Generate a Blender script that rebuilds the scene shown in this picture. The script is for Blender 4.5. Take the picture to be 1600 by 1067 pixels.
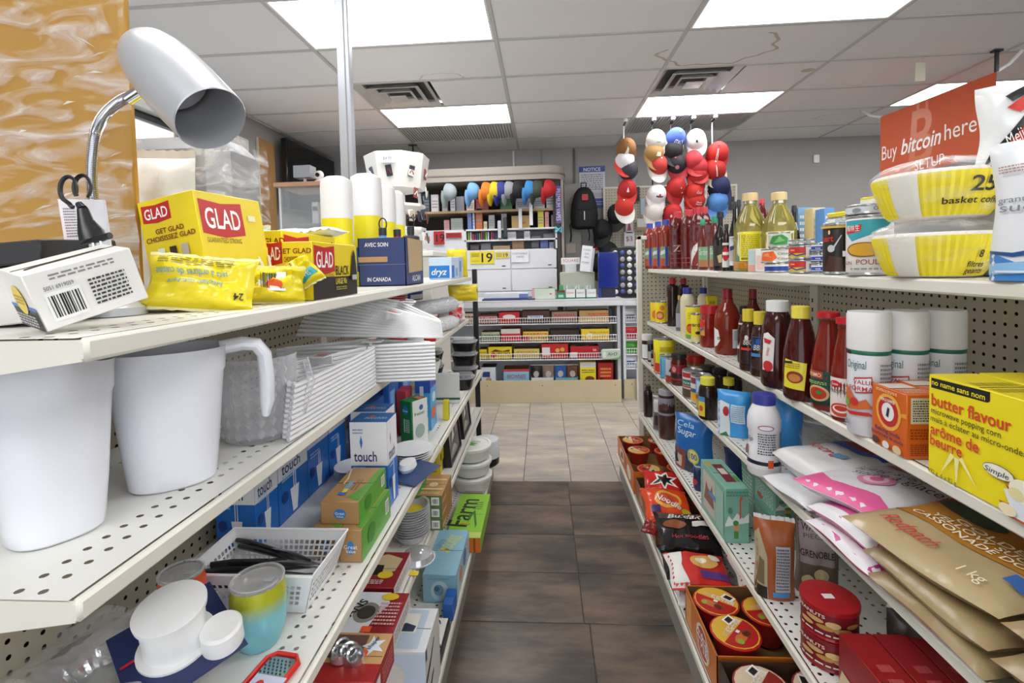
import bpy, bmesh, math, random
from mathutils import Vector, Matrix
from mathutils import noise as mnoise
R = random.Random(7)
PI = math.pi
C = bpy.context.scene.collection
for o_ in list(bpy.data.objects): bpy.data.objects.remove(o_)

# ---------------------------------------------------------------- camera
FPX, YAW, PIT, ROL, CYP, ZC = 752.67, .06426, -.0402, -.02459, 445.65, 1.38
_f = Vector((-math.sin(YAW)*math.cos(PIT), math.cos(YAW)*math.cos(PIT), math.sin(PIT)))
_r = Vector((math.cos(YAW), math.sin(YAW), 0)); _u = _r.cross(_f)
_r, _u = math.cos(ROL)*_r+math.sin(ROL)*_u, -math.sin(ROL)*_r+math.cos(ROL)*_u
cam_d = bpy.data.cameras.new('camera'); cam = bpy.data.objects.new('camera', cam_d); C.objects.link(cam)
cam.matrix_world = Matrix(((_r.x,_u.x,-_f.x,0),(_r.y,_u.y,-_f.y,0),(_r.z,_u.z,-_f.z,ZC),(0,0,0,1)))
cam_d.sensor_fit = 'HORIZONTAL'; cam_d.sensor_width = 36; cam_d.lens = FPX/1600*36
cam_d.shift_y = -(533.5-CYP)/1600; cam_d.clip_start = .05
bpy.context.scene.camera = cam
# ---------------------------------------------------------------- light
sc = bpy.context.scene
sc.view_settings.view_transform = 'Standard'; sc.view_settings.look = 'None'
sc.view_settings.gamma = 1; sc.view_settings.use_curve_mapping = False
sc.view_settings.exposure = 0.66
LAMP = 7.0
wd = bpy.data.worlds.new('daylight'); sc.world = wd; wd.use_nodes = True
wn = wd.node_tree; bg = wn.nodes['Background']
bg.inputs[0].default_value = (.93,.96,1,1); bg.inputs[1].default_value = 1.2

def ray(px, py): return (px-800)/FPX*_r + (CYP-py)/FPX*_u + _f
def onz(px, py, z):
    d = ray(px,py); t = (z-ZC)/d.z; return Vector((d.x*t, d.y*t, z))
def onx(px, py, x):
    d = ray(px,py); t = x/d.x; return Vector((x, d.y*t, ZC+d.z*t))
def ony(px, py, y):
    d = ray(px,py); t = y/d.y; return Vector((d.x*t, y, ZC+d.z*t))

# ---------------------------------------------------------------- materials
def lin(h):
    h = h.lstrip('#'); v = [int(h[i:i+2],16)/255 for i in (0,2,4)]
    return tuple((c/12.92 if c <= .04045 else ((c+.055)/1.055)**2.4) for c in v)
_mc = {}
def M(col, rough=.45, metal=0, kind='', sc_=18, amt=.05, bump=0):
    key = (col, rough, metal, kind, sc_, amt, bump)
    if key in _mc: return _mc[key]
    m = bpy.data.materials.new('mat_'+col.lstrip('#')+kind); m.use_nodes = True
    nt = m.node_tree; b = nt.nodes['Principled BSDF']; b.inputs['Roughness'].default_value = rough
    b.inputs['Metallic'].default_value = metal
    rgb = lin(col); N = nt.nodes.new
    tc = N('ShaderNodeTexCoord'); nz = N('ShaderNodeTexNoise'); nz.inputs['Scale'].default_value = sc_; nz.inputs['Detail'].default_value = 3
    nt.links.new(tc.outputs['Object'], nz.inputs['Vector'])
    mx = N('ShaderNodeMix'); mx.data_type = 'RGBA'
    mx.inputs[6].default_value = (*[c*(1-amt) for c in rgb],1); mx.inputs[7].default_value = (*[min(1,c*(1+amt)+.004) for c in rgb],1)
    nt.links.new(nz.outputs[0], mx.inputs[0]); nt.links.new(mx.outputs[2], b.inputs['Base Color'])
    if bump:
        bp = N('ShaderNodeBump'); bp.inputs['Strength'].default_value = bump; bp.inputs['Distance'].default_value = .004
        nt.links.new(nz.outputs[0], bp.inputs['Height']); nt.links.new(bp.outputs[0], b.inputs['Normal'])
    if kind == 'clear':      # thin clear plastic film or moulded plastic
        tr = N('ShaderNodeBsdfTransparent'); tr.inputs[0].default_value = (.97,.97,.98,1)
        lw = N('ShaderNodeLayerWeight'); lw.inputs[0].default_value = .35
        mr = N('ShaderNodeMapRange'); mr.inputs[3].default_value = .12; mr.inputs[4].default_value = .8
        nt.links.new(lw.outputs['Facing'], mr.inputs[0])
        ms = N('ShaderNodeMixShader'); nt.links.new(mr.outputs[0], ms.inputs[0])
        nt.links.new(tr.outputs[0], ms.inputs[1]); nt.links.new(b.outputs[0], ms.inputs[2])
        nt.links.new(ms.outputs[0], nt.nodes['Material Output'].inputs[0])
    if kind == 'film':       # milky crinkled wrap
        tr = N('ShaderNodeBsdfTransparent')
        wv = N('ShaderNodeTexNoise'); wv.inputs['Scale'].default_value = 7; wv.inputs['Detail'].default_value = 6; wv.inputs['Distortion'].default_value = 1.5
        mp = N('ShaderNodeMapping'); mp.inputs['Scale'].default_value = (1,1,3.5); mp.inputs['Rotation'].default_value = (0,.5,0)
        nt.links.new(tc.outputs['Object'], mp.inputs[0]); nt.links.new(mp.outputs[0], wv.inputs['Vector'])
        mr = N('ShaderNodeMapRange'); mr.inputs[1].default_value = .45; mr.inputs[2].default_value = .75; mr.inputs[3].default_value = .03; mr.inputs[4].default_value = .6
        nt.links.new(wv.outputs[0], mr.inputs[0])
        ms = N('ShaderNodeMixShader'); nt.links.new(mr.outputs[0], ms.inputs[0])
        nt.links.new(tr.outputs[0], ms.inputs[1]); nt.links.new(b.outputs[0], ms.inputs[2])
        nt.links.new(ms.outputs[0], nt.nodes['Material Output'].inputs[0])
    if kind == 'glass': b.inputs['Transmission Weight'].default_value = .9; b.inputs['IOR'].default_value = 1.2
    if kind == 'semi': b.inputs['Transmission Weight'].default_value = .7
    if kind == 'glow':
        b.inputs['Emission Color'].default_value = (*rgb,1); b.inputs['Emission Strength'].default_value = LAMP
    _mc[key] = m; return m
WHITE='#f2f2f0'; CREAM='#e3dfd2'
def P_(c): return M(c,.38)
# ---------------------------------------------------------------- mesh building
class MB:
    def __init__(s): s.v=[]; s.f=[]; s.m=[]; s.mats=[]
    def mi(s, mat):
        if mat not in s.mats: s.mats.append(mat)
        return s.mats.index(mat)
    def add(s, vs, fs, mat, xf=None):
        b = len(s.v); k = s.mi(mat)
        s.v += [tuple(xf @ Vector(v)) if xf else tuple(v) for v in vs]
        s.f += [tuple(i+b for i in f) for f in fs]; s.m += [k]*len(fs); return s
    def box(s, x0,y0,z0,x1,y1,z1, mat, bev=0, xf=None):
        if x0>x1: x0,x1=x1,x0
        if y0>y1: y0,y1=y1,y0
        if z0>z1: z0,z1=z1,z0
        if not bev:
            vs=[(x,y,z) for z in (z0,z1) for y in (y0,y1) for x in (x0,x1)]
            return s.add(vs,[(0,2,3,1),(4,5,7,6),(0,1,5,4),(2,6,7,3),(0,4,6,2),(1,3,7,5)],mat,xf)
        b=min(bev,(x1-x0)*.45,(y1-y0)*.45,(z1-z0)*.45)
        bm=bmesh.new(); bmesh.ops.create_cube(bm,size=1)
        for v in bm.verts: v.co=Vector(((x0+x1)/2+v.co.x*(x1-x0),(y0+y1)/2+v.co.y*(y1-y0),(z0+z1)/2+v.co.z*(z1-z0)))
        bmesh.ops.bevel(bm,geom=bm.edges,offset=b,segments=1,affect='EDGES')
        vs=[v.co.copy() for v in bm.verts]; bm.verts.index_update(); fs=[tuple(v.index for v in f.verts) for f in bm.faces]; bm.free()
        return s.add(vs,fs,mat,xf)
    def rings(s, rings, mat, cap0=True, cap1=True, xf=None, closed=False):
        n=len(rings[0]); vs=[p for r in rings for p in r]; fs=[]
        K=len(rings)
        for k in range(K if closed else K-1):
            a=k*n; b=((k+1)%K)*n
            for i in range(n):
                j=(i+1)%n; fs.append((a+i,a+j,b+j,b+i))
        if not closed:
            if cap0: fs.append(tuple(range(n))[::-1])
            if cap1: fs.append(tuple((K-1)*n+i for i in range(n)))
        return s.add(vs,fs,mat,xf)
    def lathe(s, prof, mat, n=20, xf=None, ex=2, sy=1, cap0=True, cap1=True):
        return s.rings([ring(r,r*sy,z,n,ex) for r,z in prof],mat,cap0,cap1,xf)
    def tube(s, pts, r, mat, n=6, closed=False, flat=1, xf=None):
        pts=[Vector(p) for p in pts]; rs=[]; K=len(pts); up=None
        for i,p in enumerate(pts):
            if closed: t=(pts[(i+1)%K]-pts[i-1]).normalized()
            else: t=(pts[min(i+1,K-1)]-pts[max(i-1,0)]).normalized()
            if up is None: up=t.orthogonal().normalized()
            up=(up-t*up.dot(t)); up=up.normalized() if up.length>1e-6 else t.orthogonal().normalized()
            sd=t.cross(up); rr=r[i] if isinstance(r,(list,tuple)) else r
            rs.append([p+up*math.cos(a)*rr+sd*math.sin(a)*rr*flat for a in [2*PI*k/n for k in range(n)]])
        return s.rings(rs,mat,xf=xf,closed=closed)
    def grid(s, fn, nu, nv, mat, xf=None, wrap=False):
        vs=[fn(i/nu,j/nv) for j in range(nv+1) for i in range(nu+1)]
        fs=[(j*(nu+1)+i,j*(nu+1)+i+1,(j+1)*(nu+1)+i+1,(j+1)*(nu+1)+i) for j in range(nv) for i in range(nu)]
        return s.add(vs,fs,mat,xf)
    def mesh(s, name, ang=38):
        me=bpy.data.meshes.new(name); me.from_pydata(s.v,[],s.f)
        for m in s.mats: me.materials.append(m)
        me.polygons.foreach_set('material_index',s.m)
        me.polygons.foreach_set('use_smooth',[True]*len(s.f))
        me.update()
        try: me.set_sharp_from_angle(angle=math.radians(ang))
        except Exception: pass
        return me
def ring(rx, ry, z, n=20, ex=2, cx=0, cy=0):
    o=[]
    for k in range(n):
        a=2*PI*k/n; c,s_=math.cos(a),math.sin(a); q=1.0
        if ex!=2: q=(abs(c)**ex+abs(s_)**ex)**(-1/ex)
        o.append((cx+rx*c*q, cy+ry*s_*q, z))
    return o
def part(name, mb, parent=None, label=None, kind=None, loc=None, rot=None):
    me = mb if isinstance(mb,bpy.types.Mesh) else mb.mesh(name)
    o=bpy.data.objects.new(name,me); C.objects.link(o)
    if parent: o.parent=parent
    if label: o['label']=label
    if kind: o['kind']=kind
    if loc: o.location=loc
    if rot: o.rotation_euler=rot
    return o
LABELS={}
def T(name, label, cat, loc=(0,0,0), rz=0, group=None, rot=None):
    o=bpy.data.objects.new(name,None); C.objects.link(o); o.empty_display_size=.02
    o.location=loc; o.rotation_euler=rot or (0,0,rz); o['label']=label; o['category']=cat
    if group: o['group']=group
    return o
def S(name, mb, parent=None):
    o=part(name,mb,parent)
    if not parent: o['kind']='structure'
    return o
def tag(o,label,cat,group=None):
    o['label']=label; o['category']=cat
    if group: o['group']=group
    return o
ORD=['first','second','third','fourth','fifth','sixth','seventh','eighth','ninth','tenth','eleventh','twelfth','thirteenth','fourteenth','fifteenth','sixteenth']
# ---------------------------------------------------------------- lettering and printed decals
_tc={}
def text2d(s, bold=False, shear=0):
    k=(s,bold,shear)
    if k in _tc: return _tc[k]
    cu=bpy.data.curves.new('t','FONT'); cu.body=s; cu.resolution_u=2 if len(s)>16 else 3; cu.shear=shear
    if bold: cu.offset=.014
    ob=bpy.data.objects.new('t',cu); me=bpy.data.meshes.new_from_object(ob)
    vs=[(v.co.x,v.co.y) for v in me.vertices]; fs=[tuple(p.vertices) for p in me.polygons]
    bpy.data.objects.remove(ob); bpy.data.curves.remove(cu); bpy.data.meshes.remove(me)
    if not vs: vs=[(0,0),(1,0),(1,1)]; fs=[(0,1,2)]
    x0=min(v[0] for v in vs); x1=max(v[0] for v in vs)
    vs=[(v[0]-x0,v[1]) for v in vs]; _tc[k]=(vs,fs,x1-x0); return _tc[k]
def flatpoly(pts, step):
    bm=bmesh.new(); f=bm.faces.new([bm.verts.new((u,v,0)) for u,v in pts]); bmesh.ops.triangulate(bm,faces=[f])
    for _ in range(4):
        es=[e for e in bm.edges if (e.verts[0].co-e.verts[1].co).length>step]
        if not es or len(bm.faces)>900: break
        bmesh.ops.subdivide_edges(bm,edges=es,cuts=1,use_grid_fill=False); bmesh.ops.triangulate(bm,faces=bm.faces[:])
    bm.verts.index_update(); vs=[(v.co.x,v.co.y) for v in bm.verts]; fs=[tuple(v.index for v in f.verts) for f in bm.faces]; bm.free(); return vs,fs
def decal(parent, fmap, W, H, items, name='printed_label', nu=1, lift=.0004, nv=0):
    """items: flat print on a real face; u,v in 0..1 of a W x H face"""
    mb=MB(); lay=1
    for it in items:
        k=it[0]; off=lift*lay; lay+=1
        if k=='r':
            _,u0,v0,u1,v1,c=it; n=max(1,int(math.ceil(abs(u1-u0)*nu)))
            mb.grid(lambda a,b:fmap(u0+(u1-u0)*a,v0+(v1-v0)*b,off),n,max(1,int(math.ceil(abs(v1-v0)*nv))) if nv else 1,P_(c))
        elif k in 'ep' and nu>1:
            pts=it[1] if k=='p' else [(it[1]+it[3]*math.cos(2*PI*i/20),it[2]+it[4]*math.sin(2*PI*i/20)) for i in range(20)]
            vs,fs=flatpoly(pts,1.6/nu); mb.add([fmap(u,v,off) for u,v in vs],fs,P_(it[-1]))
        elif k=='e':
            _,cu,cv,ru,rv,c=it; n=16; vs=[fmap(cu,cv,off)]+[fmap(cu+ru*math.cos(2*PI*i/n),cv+rv*math.sin(2*PI*i/n),off) for i in range(n)]
            mb.add(vs,[(0,i+1,(i+1)%n+1) for i in range(n)],P_(c))
        elif k=='p':
            _,pts,c=it; mb.add([fmap(u,v,off) for u,v in pts],[tuple(range(len(pts)))],P_(c))
        elif k=='t':
            _,u,v,h,s,c=it[:6]; o=it[6] if len(it)>6 else {}
            vs,fs,tw=text2d(s,o.get('b',False),o.get('sh',0)); sz=h*H/.72; w=tw*sz; sx=1
            if o.get('w'): sx=o['w']*W/w if not o.get('mx') else min(1,o['w']*W/w); w*=sx
            al=o.get('a','c'); ox=-w/2 if al=='c' else (0 if al=='l' else -w); a=math.radians(o.get('rot',0)); ca,sa=math.cos(a),math.sin(a)
            out=[]
            for x,y in vs:
                X=x*sz*sx+ox; Y=y*sz-(h*H/2 if a else 0); out.append(fmap(u+(X*ca-Y*sa)/W, v+(X*sa+Y*ca)/H, off))
            mb.add(out,fs,P_(c))
        elif k=='b':
            _,u0,v0,u1,v1=it; mb.grid(lambda a,b:fmap(u0+(u1-u0)*a,v0+(v1-v0)*b,off),1,1,P_('#f4f4f2')); rr=random.Random(3); x=.08
            while x<.9:
                w=rr.choice((.02,.03,.05)); A=u0+(u1-u0)*x; B=u0+(u1-u0)*(x+w)
                mb.grid(lambda a,b:fmap(A+(B-A)*a,v0+(v1-v0)*(.12+.76*b),off+lift),1,1,P_('#1c1c1c')); x+=w+rr.choice((.02,.035,.05))
        elif k=='l':   # block of small print: rows of short strokes
            _,u0,v0,u1,v1,n,c=it; rr=random.Random(n)
            for q in range(n):
                vv=v1-(v1-v0)*(q+.5)/n; hh=(v1-v0)/n*.26; x=u0
                while x<u1-.005*(u1-u0):
                    w=(u1-u0)*rr.uniform(.05,.16); x2=min(u1,x+w)
                    mb.grid(lambda a,b:fmap(x+(x2-x)*a,vv-hh+2*hh*b,off),1,1,P_(c)); x=x2+(u1-u0)*.035
    if not mb.v: return None
    me=mb.mesh(name); o=part(name,me,parent); return o
# ---------------------------------------------------------------- room shell
HC=2.847; XW,XE,YN,YF=-2.77,6.2,-3.0,6.19
GX,GY=-.27,3.186
# floor: base slab plus single laid tiles
S('floor', MB().box(XW,YN,-.06,XE,YF,-.004, M('#4a423b',.6)))
floor=bpy.data.objects['floor']
def tile_mat(tag_, c1, c2, c3, c4, rough):
    m=M(c1,rough,0,tag_,3,.1); nt=m.node_tree; b=nt.nodes['Principled BSDF']; N=nt.nodes.new
    tc=N('ShaderNodeTexCoord'); oi=N('ShaderNodeObjectInfo'); ad=N('ShaderNodeVectorMath'); ad.operation='ADD'
    sc_=N('ShaderNodeVectorMath'); sc_.operation='SCALE'; sc_.inputs['Scale'].default_value=37
    cb=N('ShaderNodeCombineXYZ'); nt.links.new(oi.outputs['Random'],cb.inputs[0]); nt.links.new(oi.outputs['Random'],cb.inputs[1])
    nt.links.new(cb.outputs[0],sc_.inputs[0]); mp=N('ShaderNodeMapping'); mp.inputs['Scale'].default_value=(2.2,7,1)
    nt.links.new(tc.outputs['Object'],ad.inputs[0]); nt.links.new(sc_.outputs[0],ad.inputs[1]); nt.links.new(ad.outputs[0],mp.inputs[0])
    nz=N('ShaderNodeTexNoise'); nz.inputs['Scale'].default_value=1.1; nz.inputs['Detail'].default_value=7; nz.inputs['Roughness'].default_value=.62
    nt.links.new(mp.outputs[0],nz.inputs['Vector'])
    cr=N('ShaderNodeValToRGB'); e=cr.color_ramp.elements
    e[0].position=.33; e[0].color=(*lin(c1),1); e[1].position=.68; e[1].color=(*lin(c4),1)
    q=e.new(.45); q.color=(*lin(c2),1); q=e.new(.56); q.color=(*lin(c3),1)
    nt.links.new(nz.outputs[0],cr.inputs[0]); nt.links.new(cr.outputs[0],b.inputs['Base Color'])
    bp=N('ShaderNodeBump'); bp.inputs['Strength'].default_value=.25; bp.inputs['Distance'].default_value=.003
    nt.links.new(nz.outputs[0],bp.inputs['Height']); nt.links.new(bp.outputs[0],b.inputs['Normal']); return m
darkt=tile_mat('darktile','#3e3b3c','#544b44','#6d5f53','#806c5c',.32)
litet=tile_mat('litetile','#8b8a8d','#a89f96','#b5ab9e','#c8bfae',.36)
def slab(w,d,h,mat,bev=.0015): return MB().box(-w/2,-d/2,0,w/2,d/2,h,mat,bev).mesh('tile')
dm=slab(.606,.302,.004,darkt); lm=slab(.302,.606,.004,litet)
y=3.03
k=0
while y>-.6:
    y-=.305
    for i in range(-3,3):
        off=.0 if k%4 else .0
        part('tile',dm,floor,loc=(.13-.305+i*.61+(.0 if (k//4)%2==0 else .02),y+.1525,-.004))
    k+=1
for i in range(-7,10):
    for j in range(5):
        part('tile',lm,floor,loc=(.0+i*.305,3.03+.305+j*.61+(.305 if i%2 else 0)*.0,-.004))
floor2=None
wallm=M('#a7a6a4',.8,0,'',3,.04,.05)
S('wall_back', MB().box(XW-.1,YF,-.06,XE,YF+.1,HC+.1,wallm))
S('wall_right', MB().box(XE,YN,-.06,XE+.1,YF+.1,HC+.1,wallm))
wl=MB(); wl.box(XW-.1,4.40,-.06,XW,YF,HC+.1,wallm); wl.box(XW-.1,YN,-.06,XW,1.6,HC+.1,wallm)
wl.box(XW-.1,1.6,-.06,XW,4.40,1.0,wallm); wl.box(XW-.1,1.6,2.62,XW,4.40,HC+.1,wallm); S('wall_left',wl)
win=T('window_1','black framed shop window with white painted surround on the left wall','window',(XW,3.0,1.0)); del win['category']; del win['label']; win['kind']='structure'
w_=MB(); wm=M('#eeeeec',.5)
for (a,b,c,d) in ((-1.4,-1.27,0,1.62),(1.27,1.4,0,1.62),(-1.27,1.27,0,.09),(-1.27,1.27,1.53,1.62)): w_.box(-.1,a,c,.05,b,d,wm,.004)
part('window_surround',w_,win)
w_=MB(); bk=M('#1d1e21',.4)
for (a,b,c,d) in ((-1.27,-1.22,.09,1.53),(1.22,1.27,.09,1.53),(-.03,.03,.09,1.53),(.62,.66,.09,1.53),(-1.22,1.22,.09,.14),(-1.22,1.22,1.48,1.53)): w_.box(-.07,a,c,-.02,b,d,bk)
part('window_frame',w_,win)
part('pane',MB().box(-.05,-1.22,.14,-.045,1.22,1.48,M('#f4f8fa',.05,0,'clear')),win)
S('baseboard_back',MB().box(XW,YF-.015,0,XE,YF,.1,M('#55524e',.5)))
# ceiling: T-bar grid and lay-in tiles
S('ceiling',MB().box(XW,YN,HC+.06,XE,YF,HC+.12,M('#777777',.9))); ceil=bpy.data.objects['ceiling']
gm=M('#c9c9c6',.5); g_=MB()
x=GX-1.22*2
cols=[i for i in range(-2,6) if XW<GX+i*1.22<XE]
for i in cols: g_.box(GX+i*1.22-.012,YN,HC-.002,GX+i*1.22+.012,YF,HC+.03,gm)
rows=[j for j in range(-10,6) if YN<GY+j*.61<YF]
for j in rows: g_.box(XW,GY+j*.61-.012,HC-.0015,XE,GY+j*.61+.012,HC+.03,gm)
part('grid_bars',g_,ceil)
tm=M('#f3f2ef',.9,0,'ceil',210,.16,.35)
tlm=MB().box(-.6,-.295,0,.6,.295,.012,tm,.006).mesh('tile')
LIGHTS={(-1,-1),(1,-1),(-1,2),(1,2),(3,2),(3,-1),(-1,-4),(1,-4),(3,-4),(-1,-7),(1,-7)}
GR={(-1,3),(1,3)}; VE={(-1,1),(1,1)}
for i in range(-3,6):
    for j in range(-10,6):
        x0=GX+i*1.22; y0=GY+j*.61
        if (i,j) in LIGHTS or (i,j) in GR: continue
        xa,xb=max(x0,XW),min(x0+1.22,XE); ya,yb=max(y0,YN),min(y0+.61,YF)
        if xb-xa<.05 or yb-ya<.05: continue
        if (i,j) in VE: part('tile',MB().box(x0+.63,y0+.008,0,x0+1.21,y0+.602,.012,tm,.006),ceil,loc=(0,0,HC+.004)); continue
        if xb-xa<1.2 or yb-ya<.6: part('tile',MB().box(xa+.008,ya+.008,0,xb-.008,yb-.008,.012,tm,.006),ceil,loc=(0,0,HC+.004)); continue
        part('tile',tlm,ceil,loc=(x0+.61,y0+.305,HC+.004))
# water stains: brown rings in their own right
def stain(cx,cy,rx,ry,c='#c9bfa8',w=.06,n=40,a0=0,a1=6.2832):
    mb=MB(); vs=[]
    for k in range(n+1):
        a=a0+(a1-a0)*k/n; q=1+.06*math.sin(7*a)+.04*math.sin(13*a)
        for rr in (1-w,1): vs.append((cx+rx*rr*q*math.cos(a),cy+ry*rr*q*math.sin(a),0))
    mb.add(vs,[(2*k,2*k+1,2*k+3,2*k+2) for k in range(n)],M(c,.9)); part('water_stain',mb,ceil,loc=(0,0,HC+.0032))
stain(1.25,3.5,.40,.27,a0=-.9,a1=3.3); stain(-.75,3.75,.17,.08); stain(2.1,3.97,.05,.04,w=.95); stain(3.15,5.3,.28,.1,c='#d4cfc6')
glow=M('#ffffff',.5,0,'glow'); whm=M('#eeeeec',.45)
def clight(i,j,lab):
    x0=GX+i*1.22; y0=GY+j*.61
    t=T('ceiling_light',lab,'ceiling light',(x0+.61,y0+.305,HC),0,'recessed fluorescent ceiling lights')
    part('diffuser',MB().box(-.585,-.28,.006,.585,.28,.012,glow),t)
    f=MB()
    for a in ((-.6,-.297,-.585,.297),(.585,-.297,.6,.297),(-.585,-.297,.585,-.28),(-.585,.28,.585,.297)): f.box(a[0],a[1],0,a[2],a[3],.02,whm)
    part('frame',f,t)
NL={(-1,-1):'large bright ceiling light panel, left one nearest the camera',(1,-1):'large bright ceiling light panel, right one nearest the camera',
(-1,2):'bright ceiling light panel beyond the left air vent',(1,2):'bright ceiling light panel above the hanging ball caps',(3,2):'bright ceiling light panel behind the orange bitcoin banner'}
for i,j in sorted(LIGHTS): clight(i,j,NL.get((i,j),'ceiling light panel outside the picture, %s row, %s'%({-1:'left',1:'middle',3:'right'}[i],{-1:'above the right rack',-4:'just behind the camera',-7:'farthest behind the camera'}.get(j))))
for n_,(i,j) in enumerate(sorted(GR)):
    x0=GX+i*1.22; y0=GY+j*.61; t=T('return_air_grille','grey perforated air return panel beyond the '+('left','right')[n_]+' far ceiling light','vent',(x0+.61,y0+.305,HC))
    f=MB(); dk=M('#cfcfcc',.6)
    for k in range(40): f.box(-.59+k*.03,-.29,.004,-.575+k*.03,.29,.01,dk)
    part('slat',f,t,kind='stuff'); part('backing',MB().box(-.6,-.297,.02,.6,.297,.024,M('#b0b0ad',.8)),t)
for n_,(i,j) in enumerate(sorted(VE)):
    x0=GX+i*1.22; y0=GY+j*.61
    t=T('ceiling_vent','square stepped metal ceiling vent with dusty streaks, '+('left','right')[n_]+' one of the two','vent',(x0+.31,y0+.305,HC),0,'square ceiling vents')
    part('backing',MB().box(-.3,-.3,.05,.3,.3,.055,M('#55534f',.7)),t)
    for q,(r1,r0,zz) in enumerate(((.3,.255,.0),(.215,.165,-.012),(.14,.1,-.02),(.07,0,-.028))):
        f=MB(); vm=M('#d2d1cd',.35,.1,'',6,.12)
        def rg(a,z): return [(-a,-a,z),(a,-a,z),(a,a,z),(-a,a,z)]
        if r0: f.rings([rg(r1,zz),rg(r0,zz+.03),rg(r0,zz+.05),rg(r1,zz+.006)],vm,closed=True)
        else: f.box(-r1,-r1,zz,r1,r1,zz+.01,vm,.003)
        part('vent_louver',f,t)
# ---------------------------------------------------------------- gondolas
stl=M('#e2dfd3',.38,.0,'',5,.03); peg=M('#b9b19d',.6,0,'',6,.04); shw=M('#e4e3dd',.4,0,'',5,.04); dark=M('#26231f',.8)
def perf(mb,fn,nu,nv,c,r,mat,skip=None):
    """sheet of nu x nv cells with a real round hole in each cell"""
    for i in range(nu):
        for j in range(nv):
            x,y=i*c,j*c
            if skip and skip(i,j):
                mb.add([fn(x,y),fn(x+c,y),fn(x+c,y+c),fn(x,y+c)],[(0,1,2,3)],mat); continue
            h=c/2; o=[(0,0),(h,0),(c,0),(c,h),(c,c),(h,c),(0,c),(0,h)]
            a0=-3*PI/4; vs=[fn(x+p,y+q) for p,q in o]+[fn(x+h+r*math.cos(a0+k*PI/4),y+h+r*math.sin(a0+k*PI/4)) for k in range(8)]
            mb.add(vs,[(k,(k+1)%8,8+(k+1)%8,8+k) for k in range(8)],mat)
def gondola(name,label,s,back,shelves,y0,y1,nsec,base,htop,holes):
    """s=-1: aisle to the right of the rack (left rack), s=+1: right rack. shelves=[(front x, z)]"""
    t=T(name,label,'shelving',(back,y0,0)); L=(y1-y0)/nsec; c=.0254
    for k in range(nsec):
        a=k*L
        mb=MB(); nu=int(L/c); cu=L/nu; nv=int((htop-.17)/c)
        def fn(u,v): return (-s*.0,a+u*cu/c,.17+v)
        perf(mb,fn,nu,nv,c,.0042,peg); mb.box(s*.012,a,.15,s*.02,a+L,htop,dark); part('pegboard',mb,t)
    for k in range(nsec+1):
        y=min(max(k*L,.02),y1-y0-.02); u=MB(); u.box(-s*.008,y-.022,0,s*.05,y+.022,htop+.01,stl,.003)
        if holes:
            for q in range(30): u.box(-s*.0085,y-.004,.2+q*.035,-s*.0078,y+.004,.215+q*.035,dark)
        part('upright',u,t)
    for n,(xf,z) in enumerate(shelves):
        w=abs(xf-back)-.004; isb=n==len(shelves)-1
        for k in range(nsec):
            a=k*L+.001; b=(k+1)*L-.001; sh=MB(); nu=int((b-a)/c); nv=int((w-.03)/c); cu=(b-a)/nu
            x0=-s*.004
            def fn(u,v): return (-s*(.012+v*(w-.024)/(nv*c)),a+u*cu/c,z)
            perf(sh,fn,nu,nv,c,.0045,shw,lambda i,j:not(j in (nv-2,nv-3,2) or (isb and j%3==0)) if s<0 else (j==5 or (i%2 and j%3==0)))
            xe=-s*w; sh.box(-s*.004,a,z-.004,-s*.012,b,z,shw); 
            sh.box(xe,a,z-.025,xe+s*.012,b,z,stl,.004)
            if isb: sh.box(xe+s*.02,a,0,xe+s*.03,b,z-.03,M('#8f8c82',.6))
            shp=part('shelf' if not isb else 'base_deck',sh,t)
            for yy in (a+.0005,b-.003):
                br=MB()
                hb=.062 if not isb else .13
                pr=[(-s*.004,yy,z-.002),(xe+s*.006,yy,z-.002),(xe+s*.006,yy,z-.024),(-s*.10,yy,z-hb),(-s*.004,yy,z-hb)]
                pr2=[(p[0],p[1]+.0025,p[2]) for p in pr]; br.rings([pr,pr2],stl)
                part('bracket',br,shp)
    return t
ZL=[1.318,1.046,.711,.465,.155]; XL=[-.455,-.48,-.396,-.40,-.327]; BL=-.84
ZR=[1.34,1.01,.77,.423,.155]; XR=[.66,.65,.61,.587,.444]; BR=1.02
gondola('gondola_shelving','cream steel gondola with perforated shelves on the left of the aisle',-1,BL,list(zip(XL,ZL)),.452,3.09,2,None,1.33,False)
gondola('gondola_shelving','cream steel gondola with perforated shelves on the right of the aisle',1,BR,list(zip(XR,ZR)),-.56,3.10,3,None,1.36,True)
# far side shelf of the left island, only its top shelf can be seen past the goods
t=T('gondola_shelving','rear face of the left island, top shelf behind the pegboard','shelving',(BL-.02,.452,0))
part('shelf',MB().box(-.40,0,1.284,-.045,2.63,1.318,shw,.004),t); part('base_deck',MB().box(-.42,0,.0,-.045,2.63,.155,stl,.004),t)
# end panel of the right gondola, pegboard on edge
t=T('end_panel','tall pegboard end panel with cream steel edge at the far end of the right rack','panel',(.60,3.125,0))
mb=MB(); perf(mb,lambda u,v:(.03+u,0,.05+v),15,58,.0254,.0042,peg); mb.box(.03,.012,.05,.41,.018,1.52,dark); part('pegboard',mb,t)
part('panel_frame',MB().box(0,-.012,0,.03,.02,1.55,stl,.003).box(.41,-.012,0,.43,.02,1.55,stl,.003).box(.0,-.012,1.525,.43,.02,1.55,stl,.003),t)
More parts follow.
